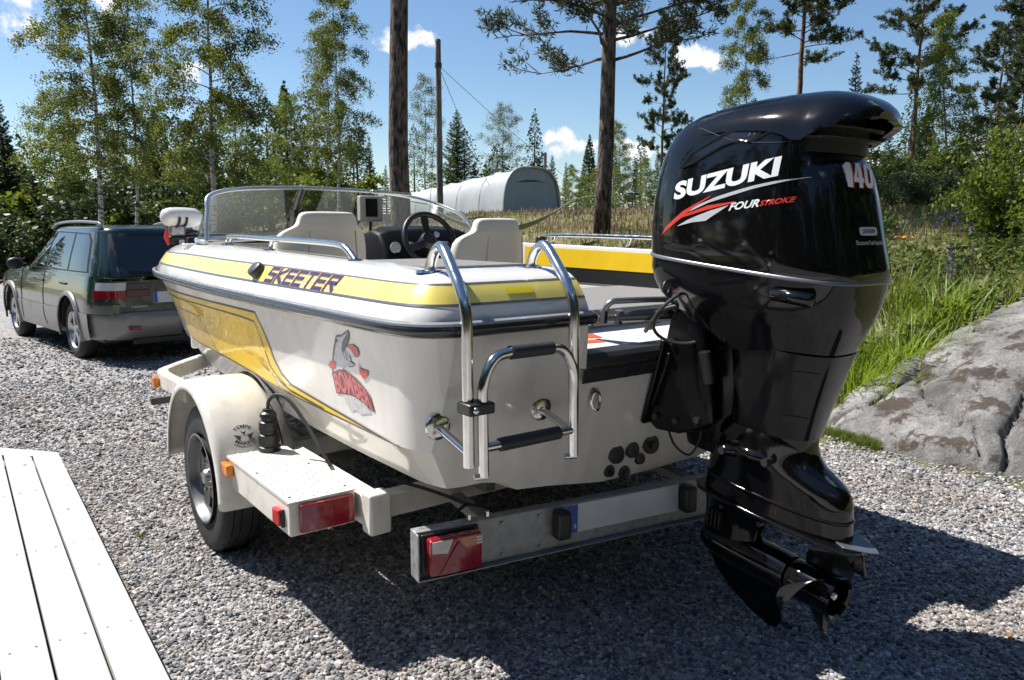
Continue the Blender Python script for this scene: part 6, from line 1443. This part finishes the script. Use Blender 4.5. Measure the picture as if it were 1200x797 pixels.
def gen_bush(seed, H=2.2, R=1.3, nl=9000, leaf=.07, mt=None, stems=9):
    rng = np.random.default_rng(seed); tr = MB(); tw = []
    for k in range(stems):
        az = 2*pi*k/stems+rng.uniform(-.4, .4); P = limb_pts(rng, (rng.uniform(-.12,.12), rng.uniform(-.12,.12), -.05), az, rng.uniform(.75, 1.4), H*rng.uniform(.6, 1.05), -.45, 5, .15); tr.tube(P, [.022,.018,.014,.010,.007,.004], 5, cap=False)
        for j in range(9):
            q = along(P, rng.uniform(.2, 1)); Q = limb_pts(rng, q, az+rng.uniform(-1.6, 1.6), rng.uniform(-.1, 1.0), rng.uniform(.3, .75)*R*.8, -.3, 4, .2); tr.tube(Q, [.008,.007,.005,.004,.003], 4, cap=False); tw.append(Q)
    per = nl//len(tw); C = np.array([along(Q, t) for Q in tw for t in rng.beta(1.8, 1, per)]); C += rng.normal(0, .07*R, C.shape); n = len(C); a = rng.normal(size=(n, 3)); a[:, 2] -= .4; b = rng.normal(size=(n, 3)); s = leaf*rng.uniform(.6, 1.35, n)
    return tr, quads_mesh('crown', C, a, b, s*1.3, s*.8, mt or BUSHL), GREYB

PROTO = {}
def proto(key, fn):
    if key not in PROTO:
        tr, cm, bark = fn(); me = bpy.data.meshes.new('trunk'); me.from_pydata([tuple(float(q) for q in p) for p in tr.v], [], tr.f); me.update(); me.shade_smooth(); me.materials.append(bark)
        zmax = max(p[2] for p in tr.v); PROTO[key] = (me, cm, zmax)
    return PROTO[key]
def plant(name, label, cat, key, fn, px, d, top=None, scale=None, rz=0, group=None, wide=1.0, xy=None, lean=0):
    me, cm, H = proto(key, fn); x, y = xy if xy else at(px, d); z = float(ground_z(x, y))-.03
    s = scale if scale else (1.5+(268-top)/900*d-z)/H
    o = thing(name, label, cat, (x, y, z), rz, group); o.scale = (s*wide, s*wide, s); o.rotation_euler = (0, lean, rz)
    for nm, m in (('trunk', me), ('crown', cm)):
        c = bpy.data.objects.new(nm, m); COL.objects.link(c); c.parent = o
    return o
B1 = ('b1', lambda: gen_birch(1, 14, .33, 2.4, 38000, .066, 1.25, dens=46))
B2 = ('b2', lambda: gen_birch(2, 13, .36, 1.6, 20000, .060, 1.25, .085, 38))
B3 = ('b3', lambda: gen_birch(3, 14, .32, 2.5, 40000, .066, 1.2, dens=46))
B4 = ('b4', lambda: gen_birch(4, 13, .24, 1.8, 28000, .066, 1.2, .09, 42))
Y1 = ('y1', lambda: gen_birch(11, 7.5, .08, 1.8, 24000, .058, .7, .07, 46, YOUNGL))
Y2 = ('y2', lambda: gen_birch(12, 7.5, .08, 1.4, 20000, .056, .6, .06, 44, YOUNGL))
PL = ('pl', lambda: gen_birch(13, 9, .18, 2.0, 15000, .055, .5, .08, 44, PALEL, rise=1.0))
SL = ('sl', lambda: gen_birch(14, 9, .30, 1.1, 9000, .055, .6, .06, 36, PALEL))
S1 = ('s1', lambda: gen_spruce(21, 10, 1.75, 26000))
S2 = ('s2', lambda: gen_spruce(22, 10, 1.35, 20000))
LA = ('la', lambda: gen_spruce(23, 8, 1.9, 30000, LARCH, .26))
P1 = ('p1', lambda: gen_pine(31, 15, .50, 2.6, 4200, .17, 9, .21, 34, wd=.22))
P2 = ('p2', lambda: gen_pine(32, 15, .42, 2.3, 4000, .15, 9, .21, 34, wd=.22))
P3 = ('p3', lambda: gen_pine(33, 12, .26, 1.8, 3600, .12, 9, .20, 36, wd=.22))
BU = ('bu', lambda: gen_bush(41, 2.3, 1.3, 9000, .075, YOUNGL))
BD_ = ('bd', lambda: gen_bush(42, 2.4, 1.5, 9000, .075, DARKL))

# left of the frame
plant('spruce_tree', 'dark pointed spruce at the far left edge beyond the car', 'tree', *S1, 18, 26, 120)
plant('birch_tree', 'tall white-stemmed birch rising straight behind the car roof', 'tree', *B1, 127, 19, -60, rz=.4)
plant('birch_tree', 'slender leaning birch just right of the tall birch behind the car', 'tree', *B2, 163, 21, -15, rz=2.1, lean=-.03)
plant('young_birch', 'bright young birch between the dark spruce and the tall birch', 'tree', *Y1, 80, 26, 112, rz=1, wide=.85)
plant('birch_tree', 'full-crowned birch standing behind the left end of the windscreen', 'tree', *B3, 252, 17, -75, rz=3.4)
plant('young_birch', 'light green young birch right behind the full-crowned birch', 'tree', *Y2, 296, 25, 128, rz=.3)
plant('birch_tree', 'tall open birch left of the thick bare pine trunk', 'tree', *B4, 398, 24, -25, rz=1.7)
plant('birch_tree', 'thin birch close beside the tall open birch', 'tree', *SL, 384, 26, 40, rz=.2)
plant('young_birch', 'bushy young birch left of the tall open birch', 'tree', *Y1, 345, 28, 118, rz=2.6, wide=.85)
plant('spruce_tree', 'short dark spruce behind the middle of the windscreen', 'tree', *S2, 437, 34, 162, rz=.5)
plant('spruce_tree', 'dark spruce filling the gap between the two leaning birches', 'tree', *S1, 188, 29, 158, rz=1.4)
plant('young_birch', 'low green birch behind the trolling motor on the bow', 'tree', *Y2, 222, 27, 178, rz=2.2)
plant('slim_birch', 'slim pale birch just left of the utility pole', 'tree', *SL, 500, 62, 95, rz=1.2)
plant('young_larch', 'dense bright green conifer just right of the utility pole', 'tree', *LA, 537, 60, 134, rz=.7, wide=1.15)
plant('pale_birch', 'airy pale birch above the grey tent shelter', 'tree', *PL, 588, 60, 126, rz=.1)
rng = random.Random(8)
for px, d, top, pr, lb in ((5,23,215,BD_,'dark alder thicket tree at the left edge over the car bonnet'),(48,24,195,S2,'narrow dark spruce above the front door of the car'),(112,26,208,BU,'round leafy shrub tree over the middle of the car roof'),(150,25,205,S1,'broad spruce low behind the rear of the car roof'),(205,26,206,BD_,'dark alder above the trolling motor on the bow'),
        (268,27,200,S2,'narrow spruce seen through the left pane of the windscreen'),(318,27,200,BU,'leafy shrub tree above the centre strut of the windscreen'),(365,29,192,S1,'broad dark spruce above the passenger seat'),(34,29,185,BD_,'tall dark alder just right of the far left spruce'),(240,30,170,S2,'slim dark spruce hidden behind the full-crowned birch'),(395,33,195,BU,'leafy tree at the foot of the tall open birch'),(140,30,170,S1,'shaded spruce between the trunks of the two left birches')):
    plant('understorey_tree', lb, 'tree', *pr, px, d, top, rz=rng.random()*6, group='thicket behind the car', wide=1.35)
for px, d, top, pr, lb in ((455,52,195,S2,'small spruce showing left of the thick bare pine trunk'),(478,54,205,S1,'small spruce showing right of the thick bare pine trunk'),(512,64,205,Y2,'low birch at the foot of the utility pole'),(557,62,190,S1,'spruce between the bright conifer and the airy pale birch'),(572,66,200,Y1,'low birch left of the airy pale birch'),(604,64,204,S2,'short spruce behind the front of the tent shelter'),
        (628,62,188,P3,'small pine above the right shoulder of the tent shelter'),(646,58,184,S1,'broad spruce right beside the short distant pole'),(662,56,192,S2,'narrow spruce second from the short distant pole'),(684,50,208,Y2,'low birch close on the left of the nearer pine trunk'),(697,48,200,Y1,'birch partly hidden by the nearer pine trunk'),(742,50,190,S1,'broad spruce between the fresh young birch and the thin pine'),(756,46,187,Y2,'low birch at the foot of the thin-stemmed pine'),(767,50,176,S2,'narrow spruce touching the left edge of the motor cowling')):
    plant('background_tree', lb, 'tree', *pr, px, d, top, rz=rng.random()*6, group='trees beyond the meadow', wide=1.1)
plant('young_birch', 'fresh green young birch just right of the nearer pine trunk', 'tree', *Y2, 724, 25, 148, rz=.9)
plant('young_birch', 'leafy bush-like birch left of the nearer pine trunk', 'tree', *Y1, 668, 24, 196, rz=2.9)
plant('thin_pine', 'thin-stemmed pine left of the motor cowling', 'tree', *P3, 771, 27, 28, rz=1.1, wide=.75)
plant('pine_tree', 'tall red-stemmed pine directly behind the motor cowling', 'tree', *P1, 922, 22, -95, rz=.4)
plant('birch_tree', 'leafy birch with hanging sprays left of the red-stemmed pine', 'tree', *B4, 872, 21, -10, rz=2.4, wide=.9)
plant('spruce_tree', 'small pointed spruce above the tail of the motor cowling', 'tree', *S2, 988, 32, 70, rz=.2)
plant('pine_tree', 'flat-topped pine with a bare orange trunk right of the motor', 'tree', *P1, 1058, 26, -18, rz=2.2)
plant('young_birch', 'tall drooping light green tree beside the flat-topped pine', 'tree', *('y3', lambda: gen_birch(15, 9, .10, 1.35, 24000, .062, 1.2, .08, 50, YOUNGL)), 1094, 21, 30, rz=1.5)
plant('pine_tree', 'dark layered pine between the drooping tree and the right edge', 'tree', *P3, 1150, 27, 40, rz=.8, wide=1.2)
plant('pine_tree', 'pine cut by the right edge of the view, crown above the bush', 'tree', *P2, 1202, 24, -70, rz=3.2)
plant('pine_tree', 'bushy young pine low behind the leafy bush at the right', 'tree', *P3, 1178, 22, 95, rz=2.2, wide=1.2)
for px, d, top, pr, lb in ((1012,26,170,S1,'broad spruce peeping out right behind the motor cowling'),(1040,22,190,BD_,'dark alder shrub at the foot of the flat-topped pine'),(1075,20,178,BU,'leafy shrub between the flat-topped pine and the drooping tree'),(1105,19,182,BD_,'dark alder shrub under the drooping light green tree'),(1130,22,185,BU,'leafy shrub left of the sunlit bush'),(1030,30,150,S2,'narrow spruce left of the bare orange pine trunk'),(1120,30,165,S2,'narrow spruce under the dark layered pine'),(960,24,190,BD_,'dark alder shrub hidden behind the motor number')):
    plant('shrub', lb, 'shrub', *pr, px, d, top, rz=rng.random()*6, group='shrub belt right of the motor', wide=1.3)
for k, (px, d, top) in enumerate(((1048,13.5,200),(1085,12.5,196),(1118,13,205))):
    plant('shrub', ('dark shrub in shade next to the motor cowling', 'dark shrub in the middle of the shaded row above the flowers', 'dark shrub beside the sunlit leafy bush')[k], 'shrub', *('bd2', lambda: gen_bush(43, 2.4, 1.5, 9000, .06, DARKL)), px, d, top, rz=k*2.1, wide=1.1)
plant('leafy_bush', 'sunlit bush with large light green leaves at the right edge', 'bush', *('bu2', lambda: gen_bush(44, 1.75, 1.15, 11000, .052, BUSHL, 13)), 1188, 8.2, 160, rz=.6, wide=.80)
plant('leafy_bush', 'smaller light green bush cut by the right edge', 'bush', *('bu2', None), 1265, 7.2, 190, rz=2.6, wide=.8)

# the two big pines behind the boat
def big_pine(name, label, px, d, r, seed, lean, H, base, R, k, tufts):
    return plant(name, label, 'tree', 'bp%d' % seed, lambda: gen_pine(seed, H, base, R, tufts, r, 8, .12, k, lean, upper=False, wd=.17), px, d, scale=1.0, rz=0)
big_pine('pine_tree', 'thick bare pine trunk behind the windscreen, its crown out of view', 468, 13.0, .165, 51, .006, 15, .62, 2.8, 20, 700)
big_pine('pine_tree', 'nearer dark pine with low hanging boughs behind the starboard rail', 704, 13.0, .128, 56, .003, 9.5, .29, 2.0, 66, 8500)

# far wood all round the clearing: reads as one mass
def far_wood():
    rng = np.random.default_rng(77); C = []; A = []; S = []; tr = MB()
    spots = []
    for k in range(60): a = rng.uniform(-52, 52); spots.append((radians(a), rng.uniform(55, 75), rng.uniform(5, 9)))
    for k in range(40): a = rng.uniform(-50, -14); spots.append((radians(a), rng.uniform(34, 46), rng.uniform(4.0, 6.2)))
    for k in range(110): a = rng.uniform(62, 298); spots.append((radians(a), rng.uniform(13, 22) if a < 250 else rng.uniform(22, 30), rng.uniform(9, 14)))
    for az, d, H in spots:
        x, y = d*sin(az), d*cos(az); z = float(ground_z(x, y)); R = H*rng.uniform(.16, .24); n = 1700 if y > 20 else 260
        t = rng.beta(1.1, 1.6, n); con = rng.random() < .55; rr = R*((1-t)**.8 if con else np.sin(pi*np.clip(t*.9+.12, 0, 1))**.7)*np.sqrt(rng.random(n))*1.1; an = rng.uniform(0, 2*pi, n)
        C.append(np.stack([x+rr*np.cos(an), y+rr*np.sin(an), z+t*H+.2], 1)); S.append(np.full(n, .17 if y > 20 else .075*H)*rng.uniform(.6, 1.4, n)); A.append(np.stack([np.cos(an), np.sin(an), rng.uniform(-1, .4, n)], 1))
        tr.tube([(x, y, z), (x, y, z+H*.8)], [.13, .03], 5, cap=False)
    C = np.concatenate(C); A = np.concatenate(A); S = np.concatenate(S); me = quads_mesh('woodland', C, A, rng.normal(size=C.shape), S, S*.7, leafmat('wood_leaf', (.020,.038,.014), (.060,.085,.026), .25))
    o = bpy.data.objects.new('woodland', me); COL.objects.link(o); tag(o, 'distant mixed wood closing the clearing', 'woodland', kind='stuff')
    t = tr.build('woodland_trunks', SPRB, o, kind='stuff')
far_wood()

# grass on the bank
DRY = leafmat('dry_grass', (.17,.125,.065), (.32,.25,.14), .25, .7)
GRS = leafmat('green_grass', (.075,.125,.018), (.165,.215,.045), .35, .6)
LILY = leafmat('lily_leaf', (.11,.20,.018), (.23,.32,.04), .42, .45)
HEATH = leafmat('heather', (.13,.075,.07), (.26,.17,.15), .2, .8)
def meadow():
    rng = np.random.default_rng(9); R = []
    def samp(d0, d1, n, xa, xb):
        y = np.sqrt(rng.uniform(d0*d0, d1*d1, n)); x = rng.uniform(xa, xb, n)*y; k = bank(x, y) > .05
        k &= dist_poly(x, y, ROCK) < -.02
        return x[k], y[k]
    x1, y1 = samp(4.3, 8, 15000, -.05, .95); x2, y2 = samp(8, 16, 20000, -.35, .9); x3, y3 = samp(16, 38, 26000, -.40, .85)
    x = np.concatenate([x1, x2, x3]); y = np.concatenate([y1, y2, y3]); d = y; z = ground_z(x, y); nv = vnoise(x*.55+20, y*.55+20, 21, 4)
    sel = rng.random(len(x))
    kind = np.where(nv+rng.normal(0, .07, len(x)) > .55, 0, 1); near = (y < 6.6) & (x < 3.1); kind = np.where(near & (rng.random(len(x)) < .8), 1, kind)
    kind = np.where((y > 9) & (rng.random(len(x)) < .52), 0, kind); kind = np.where((y < 7.8) & (x > 2.2) & (rng.random(len(x)) < .72), 1, kind)
    h = np.where(kind == 0, rng.uniform(.08, .26, len(x)), rng.uniform(.06, .24, len(x)))*(1-.25*np.clip((d-8)/10, 0, 1)); w = (.004+.0011*d)*rng.uniform(.6, 1.4, len(x))
    for kk, nm, mt, lb, ct in ((0, 'dry_grass', DRY, 'dry straw-coloured meadow grass on the bank', 'grass'), (1, 'green_grass', GRS, 'short green grass on the bank beside the drive', 'grass')):
        k = kind == kk; me = blades_mesh(nm, np.stack([x, y, z-.01], 1)[k], h[k], w[k], rng.uniform(.1, .8, k.sum()), rng.uniform(0, 2*pi, k.sum()), mt)
        o = bpy.data.objects.new(nm, me); COL.objects.link(o); tag(o, lb, ct, kind='stuff')
    # heather sprigs in the meadow
    xh, yh = samp(9, 34, 9000, -.30, .75); keep = vnoise(xh*.4+3, yh*.4+8, 31, 3) > .5; xh, yh = xh[keep], yh[keep]
    me = blades_mesh('heather', np.stack([xh, yh, ground_z(xh, yh)], 1), rng.uniform(.10, .26, len(xh)), .004+.0016*yh, rng.uniform(.1, .6, len(xh)), rng.uniform(0, 6.3, len(xh)), HEATH)
    o = bpy.data.objects.new('heather', me); COL.objects.link(o); tag(o, 'pinkish heather spread through the meadow', 'heather', kind='stuff')
meadow()
def lily_clump(px, d, n, h0, h1, label, seed, r=.35, mt=LILY, name='lily_clump'):
    rng = np.random.default_rng(seed); x, y = at(px, d); z = float(ground_z(x, y)); p = rng.normal(0, r/2, (n, 2)); base = np.stack([p[:, 0], p[:, 1], ground_z(x+p[:, 0], y+p[:, 1])-z-.02], 1)
    az = np.arctan2(p[:, 1], p[:, 0])+rng.normal(0, .7, n)
    me = blades_mesh('leaves', base, rng.uniform(h0, h1, n), rng.uniform(.010, .019, n), rng.uniform(.25, 1.0, n), az, mt, 5)
    T = thing(name, label, 'plant', (x, y, z)); o = bpy.data.objects.new('leaves', me); COL.objects.link(o); o.parent = T; return T
lily_clump(1012, 6.0, 200, .26, .46, 'bright green arching lily leaves right beside the motor', 61, .34)
lily_clump(1056, 6.25, 300, .28, .50, 'largest clump of arching lily leaves behind the rock', 62, .42)
lily_clump(1100, 6.75, 220, .26, .46, 'arching lily leaves at the top left shoulder of the rock', 63, .38)
lily_clump(1046, 7.3, 130, .36, .62, 'taller dark leaf clump with an orange bloom', 64, .3, BUSHL)
def grass_patch():
    rng = np.random.default_rng(71); n = 2600; px = rng.uniform(962, 1046, n); py = rng.uniform(490, 530, n); k = (py < 500+(px-962)*.36) & (py > 486+(px-985)*.2); px, py = px[k], py[k]
    d = 1320/(py-268); x = (px-600)/900*d; z = ground_z(x, d); d2 = (1.5-z)*880/(py-268); x = (px-600)/900*d2; z = np.maximum(ground_z(x, d2), .0)
    me = blades_mesh('grass_patch', np.stack([x, d2, z], 1), rng.uniform(.03, .09, len(x)), rng.uniform(.004, .008, len(x)), rng.uniform(.1, .9, len(x)), rng.uniform(0, 6.3, len(x)), GRS)
    o = bpy.data.objects.new('grass_patch', me); COL.objects.link(o); tag(o, 'small patch of short grass between the gravel and the rock tip', 'grass', kind='stuff')
grass_patch()
def herbs():
    rng = np.random.default_rng(81); n = 17000; y = np.sqrt(rng.uniform(6.4**2, 10.5**2, n)); x = rng.uniform(.42, .80, n)*y; k = (bank(x, y) > .2) & (dist_poly(x, y, ROCK) < -.05) & (vnoise(x*1.3+5, y*1.3, 41, 3) > .47); x, y = x[k], y[k]; n = len(x)
    h = .06+.34*vnoise(x*2.1, y*2.1+3, 42, 3)*rng.random(n); c = np.stack([x, y, ground_z(x, y)+h], 1); a = rng.normal(size=(n, 3)); a[:, 2] = np.abs(a[:, 2])*.6; s_ = rng.uniform(.03, .07, n)
    me = quads_mesh('herbs', c, a, rng.normal(size=(n, 3)), s_*1.5, s_*.6, leafmat('herb_leaf', (.055,.095,.02), (.14,.18,.05), .4)); o = bpy.data.objects.new('herbs', me); COL.objects.link(o); tag(o, 'tangle of leafy wild herbs on the flower bank', 'herbs', kind='stuff')
herbs()
# orange bloom
x, y = at(1052, 7.2); z = float(ground_z(x, y)); T = thing('orange_lily', 'single orange lily flower among the green leaves', 'flower', (x, y, z)); mb = MB(); mb.tube([(0,0,0),(.02,0,.4),(.03,0,.66)], .005, 6); mb.build('stem', GRS, T)
for k in range(6):
    a = k*pi/3; mb = MB(); d = Vector((cos(a), sin(a), 0)); n = Vector((-sin(a), cos(a), 0)); c = Vector((.03,0,.66)); pp = [(0,.006,0),(.04,.016,.025),(.075,.013,.03),(.10,.0,.01)]
    mb.loft([[c+d*p+n*w+Vector((0,0,q)), c+d*p-n*w+Vector((0,0,q))] for p, w, q in pp], open_ring=True); mb.build('petal', mat('petal_orange', (.75,.25,.01), .5), T, smooth=180)
# lupins
LUP = mat('lupin_violet', (.24,.19,.42), .6, noise=.5, nscale=40)
def lupin_proto():
    st = MB(); st.tube([(0,0,0),(.015,0,.25),(0,.01,.58)], .004, 5); rng = np.random.default_rng(3); n = 90; t = rng.random(n); a = rng.uniform(0, 6.3, n); r = .034*(1-t*.7)
    me = quads_mesh('flower_spike', np.stack([r*np.cos(a), r*np.sin(a), .32+.28*t], 1), np.stack([np.cos(a), np.sin(a), 0*a+.4], 1), rng.normal(size=(n, 3)), np.full(n, .034), np.full(n, .024), LUP)
    n = 60; a = rng.uniform(0, 6.3, n); rr = rng.uniform(.02, .13, n); lv = quads_mesh('leaves', np.stack([rr*np.cos(a), rr*np.sin(a), rng.uniform(.04, .26, n)], 1), np.stack([np.cos(a), np.sin(a), rng.uniform(-.2, .6, n)], 1), rng.normal(size=(n, 3)), np.full(n, .085), np.full(n, .02), GRS)
    sm = bpy.data.meshes.new('stem'); sm.from_pydata(st.v, [], st.f); sm.update(); sm.materials.append(GRS); return sm, me, lv
LP = lupin_proto(); rr = random.Random(12)
for k in range(24):
    if k < 9: px, d = rr.uniform(1108, 1150), rr.uniform(7.0, 7.9)
    elif k < 20: px, d = rr.uniform(1090, 1200), rr.uniform(8.2, 10)
    else: px, d = rr.uniform(1080, 1195), rr.uniform(7.4, 9.5)
    x, y = at(px, d); T = thing('lupin', 'violet lupin flower spike on the bank above the rock', 'flower', (x, y, float(ground_z(x, y))-.02), rr.random()*6, 'violet lupins above the rock'); T.scale = (rr.uniform(.34, .55),)*3
    for nm, m in zip(('stem', 'flower_spike', 'leaves'), LP): c = bpy.data.objects.new(nm, m); COL.objects.link(c); c.parent = T
# weeds in the gravel
for px, py, s, lb in ((142, 636, 1.0, 'tiny green weed in the gravel left of the trailer wheel'), (160, 617, .7, 'smaller pale weed nearest the trailer tyre'), (205, 700, .7, 'tiny weed low in the gravel right of the deck corner')):
    d = 1350/(py-268)*.975; x, y = at(px, d); rng2 = np.random.default_rng(px); n = 26; a = rng2.uniform(0, 6.3, n)
    me = blades_mesh('leaves', np.stack([rng2.normal(0, .012, n), rng2.normal(0, .012, n), np.full(n, .008)], 1), rng2.uniform(.012, .03, n)*s, np.full(n, .007)*s, rng2.uniform(.4, 1.5, n), a, GRS); T = thing('weed', lb, 'weed', (x, y, 0)); o = bpy.data.objects.new('leaves', me); COL.objects.link(o); o.parent = T
# ------------------------------------------------------------------ things behind the boat
def tent():
    x, y = at(624, 42); z = float(ground_z(x, y))-.05; d = Vector((-.60, .80, 0)); w_ = Vector((.60, .80, 0)); w_ = Vector((d.y, -d.x, 0))
    T = thing('tent_shelter', 'grey tarpaulin tunnel shelter beyond the meadow', 'tent', (x, y, z))
    W, H, L = 1.95, 2.6, 12.0
    def prof(k, hh, ww):
        out = []
        for i in range(19):
            a = pi*i/18; out.append((ww*math.copysign(abs(cos(a))**.62, cos(a)), hh*abs(sin(a))**.72))
        return out
    rngt = random.Random(2); rings = []
    for j in range(26):
        t = j/25; hh = H*(1-.34*t)-.09*sin(pi*(t*5 % 1)); ww = W*(1-.12*t)-.06*sin(pi*(t*5 % 1))
        rings.append([w_*a+d*(L*t)+Vector((0,0,b+rngt.uniform(-.05, .05))) for a, b in prof(0, hh, ww)])
    TARP = mat('tarp_grey', (.40,.42,.43), .5, noise=.15, nscale=1.2, bump=1.0, bscale=1.6)
    mb = MB(); mb.loft(rings, open_ring=True); mb.build('cover', TARP, T, smooth=60)
    for j in range(1, 6):
        t = j/5; mb = MB(); mb.tube([w_*a+d*(L*t)+Vector((0,0,b)) for a, b in prof(0, H*(1-.34*t)-.01, W*(1-.12*t)-.01)], .03, 6); mb.build('rib', TARP, T)
    TF = mat('tarp_front', (.25,.28,.32), .5, noise=.15, nscale=1.5, bump=.8, bscale=2.5)
    p = prof(0, H-.04, W-.04); mb = MB(); mb.add([w_*a+d*.12+Vector((0,0,b)) for a, b in p], [tuple(range(len(p)))]); mb.build('front_cloth', TF, T, smooth=0)
    mb = MB(); mb.tube([w_*a+d*.02+Vector((0,0,b)) for a, b in prof(0, H+.01, W+.01)], .05, 6); mb.build('front_hoop', TARP, T)
    mb = MB(); mb.add([w_*a+d*.10+Vector((0,0,b)) for a, b in ((-1.1,1.78),(-.4,1.92),(.3,1.95),(1.1,1.80),(.4,1.86))], [(0,1,2,3,4)]); mb.build('flap_gap', mat('tarp_dark', (.05,.055,.06), .8), T, smooth=0)
tent()
WOODP = barkmat('pole_wood', (.10,.085,.07), (.24,.21,.18), 6, (3,3,.4))
def pole(px, d, top, r, label):
    x, y = at(px, d); z = float(ground_z(x, y)); h = 1.5+(268-top)/900*d-z; T = thing('utility_pole', label, 'pole', (x, y, z))
    mb = MB(); mb.tube([(0,0,-.2),(0,0,h*.5),(0,0,h)], [r, r*.9, r*.8], 14); mb.build('shaft', WOODP, T)
    mb = MB(); mb.tube([(0,0,h-.01),(0,0,h+.06)], [r*.9, r*.7], 12); mb.build('cap', mat('cap_dark', (.04,.04,.04), .6), T)
    return T, h
P, h = pole(517, 27, 60, .115, 'bare wooden utility pole with guy wires behind the windscreen')
mb = MB(); mb.tube([(0,0,h-.85),(0,0,h-.70)], .12, 10); mb.build('guy_collar', mat('cap_dark', (.04,.04,.04)), P)
for e in ((4.6, 6, -3.2), (1.5, 7, -3.6), (-.55, .6, -6.4)):
    mb = MB(); mb.tube([(0,0,h-.78), (e[0]*.5, e[1]*.5, h-.78+e[2]*.5-.08), (e[0], e[1], h-.78+e[2])], .010, 4); mb.build('guy_wire', mat('wire_grey', (.12,.12,.12), .5), P)
pole(638, 46, 183, .11, 'short distant pole to the right of the tent shelter')
# hammock slung behind the starboard seat towards the nearer pine
def hammock():
    a = Vector((*at(480, 12.9), 1.95)); b = Vector((*at(700, 12.9), 2.05)); T = thing('hammock', 'pale grey hammock slung low between the two pine trunks', 'hammock', (0, 0, 0))
    rows = []; rr = []
    for i in range(25):
        t = i/24; p = a.lerp(b, .10+.76*t); sag = -.42*(1-(2*t-1)**2); p = p+Vector((0,0,sag-.06)); w = .03+.30*sin(pi*t)**.7
        rows.append([p+Vector((0, -w+2*w*k/6, -.10*sin(pi*k/6)*sin(pi*t))) for k in range(7)])
    mb = MB(); mb.loft(rows, open_ring=True); o = mb.build('sling', mat('hammock_cloth', (.42,.43,.44), .8, noise=.2, nscale=9), T, smooth=180)
    for e, q in ((a, rows[0][3]), (b, rows[-1][3])):
        mb = MB(); mb.tube([e, q], .008, 5); mb.build('rope', mat('rope_grey', (.25,.24,.22), .9), T)
hammock()
# ------------------------------------------------------------------ trolling motor stowed on the bow
def trolling():
    b = (-.52, 4.35, 1.40); T = boat_thing('trolling_motor', 'white electric trolling motor folded on the bow, with red and black mount', 'trolling motor', b)
    c = Vector((-.55,4.42,1.585)); ax = Vector((.86,.50,.0)).normalized()
    rings = []
    up = Vector((0,0,1)); sd = ax.cross(up)
    for t, r in ((-.165,.01),(-.160,.04),(-.14,.062),(-.10,.074),(-.02,.078),(.06,.078),(.13,.074),(.165,.062),(.185,.04),(.19,.01)): rings.append([c+ax*t+(sd*cos(a)+up*sin(a))*r for a in [2*pi*k/24 for k in range(24)]])
    WT = mat('motor_white', (.70,.69,.66), .3, coat=.3, noise=.06, nscale=10)
    mb = MB(); mb.loft(rings); mb.build('motor_pod', WT, T, smooth=60)
    mb = MB(); q = c+ax*.10+Vector((0,0,-.06)); mb.prism([(0,0),(.10,0),(.14,-.10),(.10,-.12)], 1, -.006, .006); M = Matrix.Translation(q) @ Matrix(((ax.x, -ax.y, 0, 0), (ax.y, ax.x, 0, 0), (0,0,1,0), (0,0,0,1))); mb.v = [tuple(M @ Vector(p)) for p in mb.v]; mb.build('fin', WT, T, bevel=.003)
    for dx in (-.035, .035):
        p = c+ax*(dx-.05); mb = MB(); mb.tube([p+(sd*cos(a)+up*sin(a))*.086 for a in [radians(-200+20*k) for k in range(11)]], .010, 8); mb.build('clamp_fork', DARK, T)
    p0 = c+ax*-.05+Vector((0,0,-.09)); mb = MB(); mb.box(p0.x-.055,p0.x+.055,p0.y-.06,p0.y+.06,p0.z-.05,p0.z+.03); mb.build('clamp_block', mat('clamp_grey', (.30,.30,.31), .3, metal=.7), T, bevel=.012)
    mb = MB(); mb.box(p0.x-.06,p0.x+.06,p0.y-.05,p0.y+.07,1.385,p0.z-.051); mb.build('mount_arm', DARK, T, bevel=.012)
    for k in (-1, 1):
        mb = MB(); e = Vector((.86,.5,0)).normalized()*k*.085; mb.tube([p0+e+Vector((0,0,.0)), p0+e*1.15+Vector((0,0,-.06)), p0+e*.9+Vector((0,0,-.115))], [.012,.018,.012], 8); mb.build('red_lever', mat('lever_red', (.60,.03,.03), .35), T)
    mb = MB(); mb.tube([p0+Vector((.02,-.07,-.08)), p0+Vector((.02,-.075,-.14))], .02, 10); mb.build('pin', mat('motor_white', (.7,.69,.66)), T)
    mb = MB(); mb.tube([p0+Vector((.03,.0,-.05)), Vector((.10,3.95,1.455)), Vector((.35,3.7,1.46))], .014, 8); mb.build('shaft', mat('shaft_dark', (.05,.05,.055), .3, metal=.6), T)
    mb = MB(); mb.tube(catmull([p0+Vector((.08,0,-.03)), p0+Vector((.16,.02,-.02)), p0+Vector((.20,.02,-.10)), p0+Vector((.22,.0,-.12))], 5), .012, 8); mb.build('cable', RUB, T)
trolling()

def litter():
    """dead leaves, twigs and needles lying on the gravel"""
    rng = np.random.default_rng(5); n = 420; y = rng.uniform(2.2, 9, n); x = rng.uniform(-.7, .7, n)*y; k = bank(x, y) < .02; x, y = x[k], y[k]; n = len(x)
    a = rng.normal(size=(n, 3)); a[:, 2] *= .15; b = rng.normal(size=(n, 3)); b[:, 2] *= .25; l = rng.uniform(.012, .045, n); me = quads_mesh('leaf_litter', np.stack([x, y, np.full(n, .018)], 1), a, b, l, l*rng.uniform(.08, .5, n), mat('dead_leaf', (.22,.13,.06), .8, noise=.6, nscale=30))
    o = bpy.data.objects.new('leaf_litter', me); COL.objects.link(o); tag(o, 'dead leaves and needles strewn over the gravel', 'leaf litter', kind='stuff')
litter()
